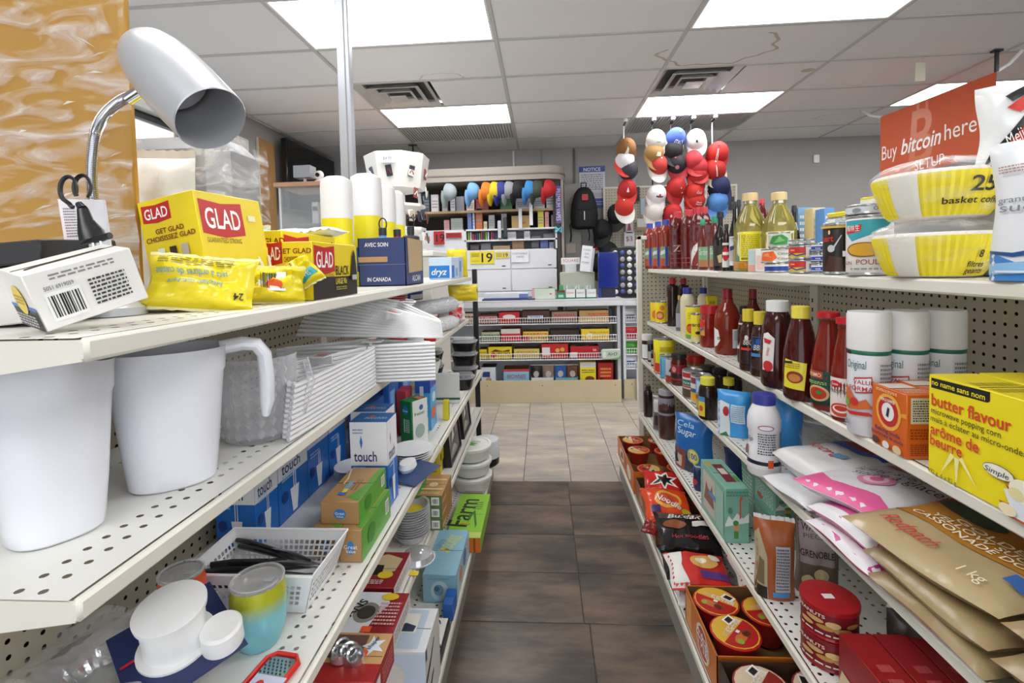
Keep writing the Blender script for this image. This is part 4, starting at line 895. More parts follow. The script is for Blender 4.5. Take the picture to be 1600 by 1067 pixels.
# foil pieces in its window
for k in range(5):
    o=part('foil_cutter',MB().lathe([(.014,0),(.02,.002),(.018,.02),(.014,.018),(.012,.003)],M('#d6d7da',.18,.9,'',40,.1,.4),16),loc=(-.46+.018*(k%3),.99+.02*(k//3)+.006*(k%2),Z4+.0665),rot=(.2*k,.1,0)); tag(o,ORD[k]+' small crumpled silver foil cup from the left on the tan bakeware box','foil cup','foil cups on the bakeware box')
panbox('dark pink bakeware box with yellow burst, nearest on its shelf',(-.385,.80,Z4),.13,.12,.035,'#8f2a3e',[('e',.75,.5,.2,.3,'#e2c62f'),('e',.25,.6,.22,.3,'#2b1c1c')])
# pie tin stack
for k in range(12):
    mb=MB(); R_=[]
    for r_,z_ in ((.04,0),(.043,.001),(.058,.028),(.063,.029),(.064,.031),(.061,.0315),(.056,.0295),(.041,.003)): R_.append([(r_*(1+.012*math.sin(q*13))*math.cos(2*PI*q/48),r_*(1+.012*math.sin(q*13+k))*math.sin(2*PI*q/48),z_+.0008*math.sin(q*11)) for q in range(48)])
    mb.rings(R_,M('#d6d7da',.3,.55,'',60,.12,.5)); 
    pos='lowest' if k==0 else ('topmost' if k==11 else ORD[k]+' from the bottom')
    t=T('pie_tin','round silver foil tin, %s in the stack by the brown boxes'%pos,'foil tin',(-.462,1.57,Z4+.0082*k),.3*k,'stack of round foil tins'); part('tin',mb,t)
    if k==11: part('paper_label',MB().add([(.045*math.cos(a),.045*math.sin(a),.006) for a in [2*PI*q/24 for q in range(24)]],[tuple(range(24))],P_('#d8c21e')),t,label='yellow round paper label')
# clear dome
t=T('foil_plate','clear domed plate with silver shine lying beside the red boxes','plate',(-.415,1.345,Z4+.046)); t.location=(-.412,1.46,Z4)
part('dome',MB().lathe([(.05,0),(.052,.002),(.045,.018),(.025,.028),(.001,.031)],M('#d0d2d6',.12,.6),24),t); part('plate_rim',MB().lathe([(.05,.0005),(.0545,.001),(.0545,.003),(.05,.003)],M('#e6e7ea',.2,.3),24),t)
o=part('price_tag',MB().box(-.014,-.01,0,.014,.01,.002,P_('#e9d02a'),.0008),loc=(-.405,1.385,Z4)); tag(o,'small yellow tag lying by the domed plate','tag')
# brown/green cutlery boxes stack
for k in range(3):
    carton('cutlery_box',('bottom','middle','top')[k]+' brown and green wooden cutlery box in the stack behind the foil tins','box',(-.367,1.622,Z4+.0412*k),-1,.118,.17,.0405,'#b48c58',{'N':[('r',0,0,1,1,'#58753f'),('r',.68,.15,.92,.85,'#e9e4df'),('b',.71,.22,.89,.78),('e',.4,.6,.1,.25,'#39303a'),('e',.48,.3,.08,.2,'#c08a9a')],'A':[('r',0,0,1,1,'#9c7038'),('r',.0,.2,.4,.5,'#c8a86c')],'T':[('p',[(0,0),(.25,0),(.4,.35),(.25,.9),(0,1)],'#5f9242'),('e',.6,.5,.14,.1,'#dcc99c'),('r',.3,.7,.95,.76,'#dcc99c'),('r',.3,.25,.95,.31,'#dcc99c'),('l',.35,.05,.9,.15,2,'#dcc99c')]},grp='stack of brown cutlery boxes')
carton('bulb_box','yellow and black box on the left fourth shelf beside the black frame','box',(-.469,2.06,Z4),-1,.07,.10,.10,'#d3b81c',{'N':[('l',.2,.1,.8,.8,5,'#8c7708')],'A':[('r',.5,0,1,.5,'#27263a'),('r',.1,.6,.3,.9,'#26241e')],'T':[('r',.2,.2,.8,.8,'#c4a915')]})
# black picture frames standing along the shelf edge
for k,(y,h,w,lb) in enumerate(((2.14,.20,.27,'black picture frame with dark photo standing on the left fourth shelf, nearer one'),(2.50,.20,.25,'black picture frame standing on the left fourth shelf, farther one'))):
    t=T('picture_frame',lb,'picture frame',(-.432,y,Z4),rot=(0,math.radians(-5),0),group='black picture frames'); bm_=M('#161617',.3)
    fr=MB().box(-.05,0,0,0,.012,h,bm_,.002).box(-.03,w-.012,0,0,w,h,bm_,.002).box(-.03,.012,0,0,w-.012,.014,bm_,.002).box(-.03,.012,h-.014,0,w-.012,h,bm_,.002); part('frame',fr,t)
    part('photo',MB().box(-.012,.012,.014,-.009,w-.012,h-.014,M('#8b8580',.2,.0,'',9,.5)),t)
    decal(t,lambda u,v,o:(-.009+o,.02+(w-.04)*u,.02+(h-.04)*v),w,h,[('p',[(.1,.1),(.5,.3),(.8,.1),(.9,.6),(.5,.9),(.2,.6)],'#3b3836'),('p',[(.3,.4),(.5,.8),(.6,.5)],'#d9d6d2'),('r',.7,.5,.9,.95,'#6f7f8c')])
# ================================================================ LEFT RACK, base deck
carton('toy_box','light blue box with yellow lettering and cloud emblem on the left base deck','box',(-.338,1.69,Z5+.001),-1,.125,.30,.105,'#8fbcd0',{'N':[('e',.5,.42,.26,.36,'#bcd9e4'),('e',.47,.45,.15,.2,'#6f9fb8'),('e',.42,.5,.08,.1,'#3f6f9a'),('l',.15,.8,.8,.9,1,'#7aa6bd')],
 'T':[('t',.50,.66,.18,'SMOOKKIS','#e0dd72',{'b':1,'rot':72,'w':.95}),('t',.22,.64,.10,'BABYTOY','#5f8fb0',{'rot':72,'w':.55})],'A':[('r',0,0,1,1,'#a9ccd9'),('e',.3,.5,.1,.25,'#e07f62'),('e',.6,.6,.12,.3,'#4f7fb0'),('r',0,0,.15,1,'#b8d6e0')]})
carton('blue_block','dark blue box under the light blue toy box edge','box',(-.336,1.60,Z5+.001),-1,.035,.08,.06,'#1f5cae',{})
carton('appliance_box','white and pale blue appliance box with dark photo on the left base deck','box',(-.335,1.225,Z5+.001),-1,.16,.165,.20,'#d9dbe0',{'T':[('r',.06,.06,.85,.94,'#b9c9d9'),('r',.3,.4,.72,.85,'#e4e0d8'),('p',[(.35,.5),(.5,.62),(.7,.55),(.68,.42),(.4,.42)],'#2f3850')],'N':[('r',0,0,1,.96,'#c3cfe2'),('p',[(.05,.1),(.3,.6),(.6,.35),(.7,.0),(.05,0)],'#2c3550'),('e',.35,.65,.3,.2,'#d9cfc9')],'A':[('r',0,0,1,1,'#d9d8d2'),('p',[(.0,.6),(.3,.7),(.6,.85),(.6,.8),(.3,.6),(0,.5)],'#2a2d36'),('p',[(.1,.3),(.5,.45),(.5,.38),(.1,.2)],'#2a2d36'),('r',0,.85,.08,1,'#2f3f78')]})
t=T('scroll_panel','white panel with black scroll pattern leaning behind the appliance box','panel',(-.345,1.40,Z5+.001),rot=(math.radians(0),0,0)); 
part('panel',MB().box(-.16,0,0,0,.17,.035,M('#e3e1dc',.5),.002),t); 
sc2=MB()
for k in range(7):
    cx=-.14+.021*k; cy=.04+.05*(k%3); sc2.tube([(cx+.014*(1-i/26)*math.cos(i*.55),cy+.018*(1-i/26)*math.sin(i*.55),.037) for i in range(24)],.0018,M('#191919',.4),5)
part('scrollwork',sc2,t,kind='stuff'); part('black_edge',MB().box(0,0,0,.006,.17,.036,M('#1b1b1b',.4),.001),t)
carton('book_box','lime green box with dark lettering and orange front edge on the left base deck','box',(-.292,2.0,Z5+.001),-1,.15,.40,.062,'#d2701f',{'N':[('r',0,0,1,1,'#d2701f'),('r',.8,0,.86,1,'#8c4410')],'A':[('r',0,0,1,1,'#86bb2c')],'T':[('r',0,0,1,1,'#8cc63a'),('t',.27,.55,.24,'Farm','#2a331c',{'b':1,'rot':84,'w':1.7,'mx':1}),('p',[(.5,.3),(.62,.5),(.78,.2),(.8,.28),(.64,.6),(.5,.45)],'#3f7a24'),('l',.55,.6,.85,.8,4,'#5f8a2c'),('r',.0,0,1,.12,'#b8cf62'),('l',.3,.25,.6,.3,1,'#d2701f')]})
carton('book_box','grey carton under the lime green box','box',(-.335,2.44,Z5+.001),-1,.10,.02,.05,'#8a8a86',{})
for k in range(3):
    t=T('storage_tub',('bottom','middle','top')[k]+' round white lidded tub in the stack of three','tub',(-.418,2.62,Z5+.001+.083*k),0,'stack of round white tubs')
    part('tub',MB().lathe([(.088,0),(.094,.004),(.105,.06)],M('#dfdfda',.4),40),t); part('lid',MB().lathe([(.108,.058),(.112,.06),(.113,.074),(.108,.08),(.098,.0805),(.094,.076),(.001,.0755)],M('#e9e9e4',.35),40),t)
    if k==2: decal(t,lambda u,v,o:(-.08+.16*u,-.08+.16*v,.0757+o),.16,.16,[('p',[(.2,.45),(.5,.6),(.75,.5),(.6,.4),(.7,.3),(.3,.35)],'#5fae55'),('l',.2,.6,.8,.72,2,'#4a9a4a')])
t=T('storage_tub','milky clear tub with black base, farthest on the left base deck','tub',(-.375,2.93,Z5+.001)); part('black_base',MB().lathe([(.07,0),(.08,.01),(.082,.05)],M('#1c1c1e',.3),32),t); part('tub',MB().lathe([(.083,.0505),(.083,.14),(.078,.155),(.001,.156)],M('#d9dade',.2,0,''),32),t)
# ================================================================ LEFT BACK: things seen over the rack
t=T('display_cabinet','glass display cabinet with pale wood top rail standing beyond the left rack','cabinet',(-1.95,4.2,0)); wd_=M('#c49a7c',.5,0,'',20,.08); gl=M('#eef3f4',.05,0,'clear')
W0,W1=-.39,.42
part('top',MB().box(W0-.03,-.04,2.13,W1+.25,.45,2.17,wd_,.004),t); part('base',MB().box(W0,0,0,W1+.22,.42,1.2,M('#d9d6cf',.5),.004),t)
for x in (W0,W1-.42,W1): part('post',MB().box(x,-.005,1.2,x+.02,.02,2.13,M('#d8d8d6',.3,.3),.002),t)
part('glass_pane',MB().box(W0+.02,0,1.2,W1,.004,2.13,gl),t)
for z in (1.5,1.8): part('glass_shelf',MB().box(W0+.02,.02,z,W1,.4,z+.006,M('#dfe8ea',.05,0,'clear')),t)
rr=random.Random(5)
for k in range(9):
    x=W0+.07+.085*k; z=(1.206,1.506,1.806)[k%3]
    carton('cabinet_box',ORD[k]+' small grey or white box counted from the left inside the glass cabinet','box',(t.location.x+x,t.location.y+.12+.03*(k%2),z+.002),1,.06,.07,rr.uniform(.10,.22),rr.choice(('#9aa0a6','#e6e6e6','#6d7378','#c4cdd4')),{'N':[('r',.1,.2,.9,.5,'#f2f2f2'),('r',.1,.6,.9,.8,'#50565c')]},grp='boxes inside the glass cabinet')
p=ony(496,270,4.25); t=T('security_camera','small round white webcam on the glass cabinet top','camera',(p.x,4.28,2.171)); part('stand',MB().lathe([(.04,0),(.04,.02),(.02,.03)],mat_w,20),t)
part('camera_head',MB().lathe([(.001,-.035),(.03,-.025),(.045,0),(.03,.025),(.001,.035)],mat_w,24,xf=Matrix.Translation((0,0,.07))@Matrix.Rotation(PI/2,4,'X')),t); part('lens',MB().lathe([(.02,.02),(.018,.04),(.001,.042)],M('#17181a',.1),16,xf=Matrix.Translation((0,0,.07))@Matrix.Rotation(PI/2,4,'X')),t)
p=ony(472,268,4.25); t=T('clear_bin','grey plastic box on a short stand on the glass cabinet top','box',(p.x,4.3,2.171)); part('bin',MB().box(-.08,-.06,.05,.08,.06,.16,M('#a6aab0',.2,0,''),.004),t); part('stand',MB().box(-.01,-.01,0,.01,.01,.05,mat_w),t)
a=onx(462,222,-2.70); 
t=T('television','large black flat television mounted high on the left wall','television',(-2.66,5.35,2.35)); part('panel',MB().box(-.03,-.45,-.30,.03,.72,.42,M('#17171a',.2),.008),t); part('screen',MB().box(.03,-.42,-.27,.032,.69,.39,M('#0b0b0d',.08)),t); part('wall_bracket',MB().box(-.105,0,-.1,-.03,.25,.12,M('#222222',.5)),t)
t=T('plywood_sheet','plywood board with pale edge on the left wall before the television','board',(-2.765,4.60,1.75)); part('sheet',MB().box(0,0,0,.018,.28,.95,M('#b98f5c',.6,0,'',9,.2),.001),t); part('edge_strip',MB().box(0,-.012,0,.02,0,.95,M('#d9d2c4',.5)),t)
t=T('emergency_light','small beige wall light in the far left corner','light',(-2.765,6.02,2.5)); part('housing',MB().box(0,-.05,-.1,.09,.05,.1,M('#c9c3a8',.5),.01),t)
# rotating octagonal accessory display
t=T('spinner_display','white octagonal countertop spinner hung with hair accessories beyond the paper towels','display',(-1.06,3.55,1.50)); pw=M('#ecebe6',.35)
def octr(r,z,a0=PI/8): return [(r*math.cos(a0+k*PI/4),r*math.sin(a0+k*PI/4),z) for k in range(8)]
part('crown',MB().rings([octr(.10,.44),octr(.20,.46),octr(.232,.66),octr(.24,.70),octr(.235,.705),octr(.15,.69)],pw),t); part('column',MB().lathe([(.05,0),(.05,.55)],pw,16),t)
part('base_plate',MB().rings([octr(.2,0),octr(.2,.02)],pw),t)
for z in (.16,.33): part('tray',MB().rings([octr(.12,z-.03),octr(.20,z),octr(.20,z+.02),octr(.12,z-.01)],pw),t)
rr=random.Random(9)
part('price_card',MB().box(-.05,-.232,.62,.05,-.228,.68,P_('#f6f6f6')),t); decal(t,lambda u,v,o:(-.05+.1*u,-.232-o,.62+.06*v),.1,.06,[('t',.5,.3,.4,'$4.99','#333a66',{'w':.6})])
cols_=('#8c3a2c','#e7e3df','#2f3342','#c7b9a8','#dfe6ea','#b06a52','#39424a','#efefec')
for k in range(40):
    a=rr.uniform(0,2*PI); r_=rr.uniform(.17,.215); z=(.60,.44,.28,.12)[k%4]+rr.uniform(-.02,.02); c_=cols_[rr.randrange(8)]
    if z>.52: a=PI/4*round(a/(PI/4)); r_=.208; z=.58
    o=part('hair_accessory',MB().box(-.022,-.004,-.05,.022,.004,.03,P_(c_),.003).tube([(-.015,-.006,-.03),(0,-.012,0),(.015,-.006,-.035)],.004,P_(cols_[(k*3)%8]),6),loc=(-1.06+r_*math.cos(a),3.55+r_*math.sin(a),1.50+z),rot=(rr.uniform(-.2,.2),rr.uniform(-.3,.3),a+PI/2)); tag(o,'%s carded hair accessory on the %s tier of the white spinner, %s one'%(dict(zip(cols_,('rust red','pale beige','dark blue','tan','pale blue','copper','slate grey','white')))[c_],('top','second','third','lowest')[k%4],ORD[k//4]),'hair accessory','hair accessories on the spinner')
p=onz(645,226,HC); t=T('ceiling_hook','small black hook bracket under the ceiling above the spinner','hook',(p.x,p.y,HC-.003)); part('plate',MB().box(-.05,-.02,-.008,.05,.02,0,M('#1c1c1c',.4)),t); part('rod',MB().box(-.008,-.008,-.10,.008,.008,-.008,M('#1c1c1c',.4)),t); part('tray',MB().box(-.08,-.08,-.12,.10,.06,-.105,M('#b9b9b7',.4,.3)),t)
t=T('counter','white side counter beyond the left rack under the spinner','counter',(-1.06,3.55,0)); part('body',MB().box(-.35,-.3,0,.30,.3,1.46,M('#dcdad4',.5),.003),t); part('countertop',MB().box(-.37,-.32,1.46,.32,.32,1.497,M('#e9e8e4',.4),.004),t)
# ================================================================ RIGHT RACK, top shelf
A1,A2,A3,A4,A5=[z+.0012 for z in ZR]
JUG=[(.93,.0),(.98,.02),(1,.06),(1,.58),(.95,.61),(1,.65),(1,.70),(.86,.80),(.5,.89),(.42,.91),(.42,.94)]
LONG=[(.95,0),(1,.02),(1,.5),(.9,.62),(.5,.78),(.33,.88),(.33,.95)]
OILB=[(.93,0),(1,.015),(1,.46),(.97,.54),(.78,.68),(.42,.82),(.37,.86),(.37,.91)]
def onshelf(x0,x1,yt,yb,xc):
    """place by outline on the top shelf at lateral distance xc"""
    P=onx((x0+x1)/2,yb,xc); d=(P-Vector((0,0,ZC))).dot(_f); w=(x1-x0)*d/FPX*.93
    t=onx((x0+x1)/2,yt,xc); return Vector((xc,P.y,A1)),w/2,t.z-A1
def juice(lab,x0,x1,yt,yb,xc,body,capc,its,shape=JUG,grp=None,ex=4,dy=0):
    P,r,h=onshelf(x0,x1,yt,yb,xc); P.y+=dy
    return bottle('juice_bottle',lab,'bottle',P,r,h,shape,body,(.50,.90,1.0,capc),(.06,.45,1.9,its),ex=ex,grp=grp,neck=capc)
RJ='#5c1512'
for k,(x0,x1,yt,xc,dy) in enumerate(((1006,1026,349,.69,0),(1019,1039,346,.70,0),(1031,1052,343,.71,0))):
    juice(('leftmost','middle','rightmost')[k]+' blue capped red juice bottle at the far end of the right top shelf',x0,x1,yt,415.5+k*.8,xc,'#8a3020','#3c4fa8',[('r',0,0,1,1,'#7d9c72'),('r',.42,0,.62,1,'#3346a0'),('p',[(0,.55),(.4,.65),(.4,.85),(0,.75)],'#cfd8da'),('r',.0,.0,.4,.4,'#b0503a'),('r',.64,.1,1,.6,'#b86048')],grp='blue capped juice bottles',ex=3)
juice('large dark red juice jug with pink-red cap, left one of the pair',1046,1073,331,418,.75,RJ,'#cf3a48',[('r',0,.1,1,.14,'#9a3a38'),('r',0,.3,1,.34,'#9a3a38'),('r',0,.5,1,.54,'#9a3a38'),('t',.45,.62,.3,'Z','#c9a0a0',{'b':1})],dy=.0)
juice('large dark red juice jug with pink-red cap, right one of the pair',1056,1081,331,419,.78,RJ,'#cf3a48',[('r',0,.1,1,.14,'#9a3a38'),('r',0,.3,1,.34,'#9a3a38')],dy=-.1)
juice('dark red juice jug with white ribbon print on its label',1079,1102,324,420,.76,RJ,'#c63040',[('r',0,0,1,1,'#7c1c1c'),('p',[(0,0),(.25,.35),(.55,.75),(.9,1),(.6,1),(.25,.8),(0,.5)],'#dcd8d4'),('p',[(.4,0),(1,.1),(1,.3),(.6,.25)],'#b8b070')])
juice('dark red juice jug with pink-red cap behind the green labelled bottles',1090,1112,323,421,.84,RJ,'#cf3a48',[])
juice('juice bottle with green cap and green plaid label, left one',1091,1106,342,421,.72,'#6d2a22','#2f9a70',[('r',0,.35,1,1,'#7fb085'),('r',0,0,1,.35,'#b07a50'),('t',.5,.6,.3,'Garden','#e6efe2',{'w':.9,'sh':.3})],grp='green capped bottles',shape=LONG)
juice('juice bottle with green cap and green plaid label, right one',1101,1118,340,422,.735,'#6d2a22','#2f9a70',[('r',0,.35,1,1,'#7fb085'),('r',0,0,1,.35,'#b07a50'),('t',.5,.6,.3,'Garden','#e6efe2',{'w':.9,'sh':.3})],grp='green capped bottles',shape=LONG,dy=-.06)
NARROW=[(.95,0),(1,.02),(1,.48),(.85,.58),(.38,.74),(.33,.8),(.33,.95)]
def b1(lab,x0,x1,yt,yb,xc,body,capc,its,shape=NARROW,cap=(.44,.9,1.0),ex=2,dy=0,kind='',span=2.2,z0=.08,z1=.42):
    P,r,h=onshelf(x0,x1,yt,yb,xc); P.y+=dy
    return bottle('sauce_bottle' if kind!='glass' else 'oil_bottle',lab,'bottle',P,r,h,shape,body,(cap[0],cap[1],cap[2],capc),(z0,z1,span,its) if its else None,ex=ex,kind=kind)
b1('tall dark soy sauce bottle with black cap and green-gold label',1114,1138,331,423,.715,'#1c1412','#26262a',[('r',0,.35,1,1,'#2c2a22'),('r',0,0,1,.4,'#41362c'),('p',[(.3,.5),(.6,.6),(.7,.2),(.4,.15)],'#c9b98a'),('r',.8,.1,1,.6,'#e0663a')])
b1('short dark sauce bottle with red and white label between the taller ones',1128,1143,350,424,.69,'#2a1512','#222226',[('r',0,0,1,1,'#e8e6e4'),('e',.4,.55,.3,.3,'#c5202c'),('r',.1,.5,.7,.62,'#f4f0ee')],shape=LONG,z1=.6)
b1('tall black glass bottle with silver neck and white label',1139,1157,315,424,.70,'#17181b','#2a2c33',[('r',0,0,1,1,'#dadce2'),('r',.1,.15,.6,.5,'#c0b8b4'),('p',[(.1,.5),(.9,.6),(.9,.75),(.1,.65)],'#3b4070')],z1=.5)
b1('tall dark bottle with black cap behind the silver necked one',1148,1162,312,421,.80,'#1d1b20','#26262b',[])
OIL='#c9b24a'
def oil(lab,x0,x1,yt,yb,xc,dy=0):
    P,r,h=onshelf(x0,x1,yt,yb,xc); P.y+=dy; 
    t=bottle('oil_bottle',lab,'bottle',P,r,h,OILB,'#cfc46a',(.50,.90,1.0,'#dfc48c'),(.13,.50,1.9,[('r',0,0,1,1,'#e8e2c8'),('r',.18,.0,.85,1,'#f0e32a'),('p',[(0,0),(.15,0),(.15,.15),(0,.3)],'#3f8f86'),('l',.24,.15,.8,.92,12,'#b3a61e'),('r',.24,.05,.8,.12,'#8f8420')]),ex=4,kind='semi',rough=.05)
    part('foil_seal',MB().lathe([(r*.39,h*.86),(r*.41,h*.862),(r*.41,h*.90),(r*.39,h*.902)],M('#d2cdbb',.2,.7),18),t)
    part('oil_sediment',MB().lathe([(r*.80,h*.008),(r*.97,h*.02),(r*1.004,h*.04),(r*1.004,h*.12),(r*.9,h*.121)],M('#c9832a',.1),22,ex=4,cap1=False,cap0=False),t); return t
oil('clear oil bottle with gold cap and yellow label, the nearer full one on the left',1149,1196,302,425,.735)
oil('second clear oil bottle with gold cap, behind the carrot and leaf cans',1194,1241,301,424,.79)
b1('dark red bottle with round red cap between the two oil bottles',1181,1200,311,420,.92,'#5c1414','#d1323e',[],shape=JUG,ex=3)
b1('dark soy bottle with black cap right of the second oil bottle',1232,1250,321,425,.84,'#231a18','#33343c',[('r',0,0,1,1,'#d9dbe0')],z0=.62,z1=.74)
def can1(nm,lab,x0,x1,yt,yb,xc,col,its,zb=A1,grp=None,cat='can',**k):
    P,r,_=onshelf(x0,x1,yt,yb,xc); t=onx((x0+x1)/2,yt,xc); b=onx((x0+x1)/2,yb,xc); P.z=zb; h=k.pop('h',None) or (t.z-b.z)
    return can(nm,lab,cat,P,r,h,col,its,grp=grp,**k),P,h
t_,P,h=can1('blue_tin','low blue tin at the bottom of the vegetable can pile',1195,1232,414,428,.70,'#20409a',[('r',0,.75,1,1,'#e8e8ea')])
z=A1+h+.0005
t_,P2,h2=can1('carrot_can','can with carrot picture resting on the low blue tin',1190,1233,390,413,.70,'#dfe0da',[('p',[(0,.05),(.1,.85),(.45,.95),(.55,.3),(.4,0)],'#ee6a2a'),('p',[(.1,.5),(.3,.8),(.35,.4)],'#f49a60'),('t',.76,.6,.2,'Calypso','#2c2c26',{'w':.4}),('t',.76,.15,.2,'Calypso','#2c2c26',{'w':.4})],zb=z)
can1('spinach_can','can with green leaf picture on top of the carrot can',1201,1234,365,390,.70,'#bfcabb',[('p',[(.1,.2),(.25,.8),(.6,.95),(.85,.6),(.8,.1),(.4,.05)],'#3f8f46'),('p',[(.3,.2),(.5,.8),(.7,.4)],'#79b86a'),('r',0,.9,.3,1,'#e9ece6')],zb=z+h2+.0005)
P=onx(1181,425,.69); carton('small_food_box','small white and pink carton standing before the oil bottle','box',(.69,P.y,A1),1,.035,.06,.075,'#d9d5cf',{'A':[('r',.1,.35,.9,.9,'#bcd6d0'),('r',.1,.0,.9,.3,'#e2a08e')],'N':[('r',.1,.1,.9,.7,'#d8b8ac')]})
for k in range(2):
    can1('bean_can',('lower','upper')[k]+' can with red, blue and yellow label right of the blue tin',1233,1272,(400,368)[k],(429,398)[k],.70,'#ecd24a',[('r',0,.42,.62,1,'#cf2a2c'),('t',.22,.66,.2,'nico','#f2e3c0',{'b':1}),('p',[(0,.25),(.2,.45),(.35,.22),(.62,.42),(.62,.28),(.35,.1),(.2,.32),(0,.12)],'#2a3f9a'),('r',.62,0,1,1,'#eceaea'),('b',.68,.15,.96,.85)],zb=A1+(0 if k==0 else .0375),h=.037,grp=None)
can1('tuna_can','thin white and green topped can on the red and blue labelled cans',1233,1271,362,367,.70,'#e4e8e0',[('t',.5,.2,.6,'SOLIDTUNA','#2c5a3a',{'w':.6})],zb=A1+.0755,h=.016)
for k in range(3):
    can1('tuna_can',('bottom','middle','top')[k]+' flat blue and white striped can in the column left of the coffee can',1268,1291,(408,384,360)[k],(430,406,382)[k],.715,'#e4e8ee',[('r',0,.25,1,.7,'#2f4fb0'),('t',.45,.36,.25,'tuna','#f2f4fa',{'b':1}),('r',0,.0,1,.12,'#1e3a6c')],zb=A1+.0265*k,h=.026)
for k,(px,c1,c2,l,w) in enumerate(((1247,'#7aa6cf','#c94454','blue and red carton behind the cans'),(1271,'#ecd7a0','#e58a90','pastel pink and yellow carton behind the cans'),(1289,'#5f93cf','#3f6fb8','blue carton behind the yellow lidded cans')) if False else [(1247,'#7aa6cf','#c94454','blue and red carton behind the cans',24),(1270,'#ecd7a0','#e58a90','pastel pink and yellow carton behind the cans',18),(1288,'#5f93cf','#3f6fb8','blue carton behind the yellow lidded cans',14)]):
    P=onx(px,430,.86); w_=w*P.y/FPX; carton('food_carton',l,'box',(.86,P.y,A1),1,w_,.05,(430-336)*P.y/FPX,c1,{'N':[('r',0,.1,1,.4,c2),('l',.1,.5,.9,.9,4,'#f0f2f4')],'A':[('r',0,.1,1,.4,c2)]})
can1('coffee_can','black coffee can with a spoon picture and red lettering',1287,1329,352,432,.70,'#221c1a',[('t',.22,.66,.14,'bert','#e03328',{'b':1,'w':.36}),('e',.34,.5,.1,.08,'#c9ccd0'),('p',[(.38,.52),(.6,.8),(.61,.78),(.41,.48)],'#c9ccd0'),('p',[(.15,0),(.3,.35),(.6,.3),(.65,0)],'#4a2c20'),('e',.3,.86,.03,.05,'#e6c98a'),('r',.68,0,1,1,'#2c2927'),('l',.72,.3,.96,.92,8,'#e0e0de'),('r',.62,.32,.95,.44,'#e8e6e6'),('r',0,.95,1,1,'#d9b648')])
t_,P,h=can1('mushroom_can','white can with teal banner and golden mushroom picture lettered POULE',1325,1391,345,438,.700,'#ece8e2',[('p',[(.02,.98),(.98,.98),(.7,.75),(.2,.58),(.03,.75)],'#37a3b0'),('p',[(.04,.84),(.38,.9),(.36,.76),(.06,.72)],'#cf2a2e'),('t',.21,.78,.1,'\u6885\u6797\u751f','#ffffff',{'w':.28,'mx':1}),('e',.42,.42,.33,.14,'#8f4a1c'),('e',.43,.42,.30,.12,'#d9a42c'),('t',.55,.14,.1,'POULET','#9c2f22',{'w':.5}),('t',.12,.14,.07,'LON','#9c2f22'),('l',.2,.03,.85,.09,1,'#8f8f8c')])
zt=A1+h+.001
def flat(lab,x0,x1,xc,zb,hh,col,dyy=0,lid='#c9cbcc',tilt=None,its=None):
    P,r,_=onshelf(x0,x1,340,434,xc); P.z=zb; P.y+=dyy; t=can('flat_can',lab,'can',P,r,hh,col,its,lid=lid,grp='flat cans above the mushroom can')
    if tilt: t.rotation_euler=tilt
    return t
flat('flat silver can lettered Ocean resting on the mushroom can',1324,1388,.70,zt,.022,'#d9dde4',its=[('t',.75,.3,.5,'Ocean\'s','#2f3f5a'),('e',.3,.4,.08,.3,'#9aa0aa')])
flat('flat white can on the black coffee can',1294,1342,.735,A1+.0955,.014,'#cfd2cc',its=[('r',.1,.1,.3,.9,'#3a3a36')])
flat('flat white can second above the black coffee can',1294,1344,.735,A1+.110,.028,'#eceff0',its=[('l',.3,.1,.9,.9,5,'#a8acb4')])
flat('tilted flat can with yellow rim topmost of the can pile',1295,1345,.735,A1+.141,.010,'#ecd934',lid='#ecd934',tilt=(math.radians(3),math.radians(-7),0))
flat('flat white can with yellow rim behind the filter pack',1346,1385,.76,zt+.024,.022,'#eceae2',lid='#ecd934')
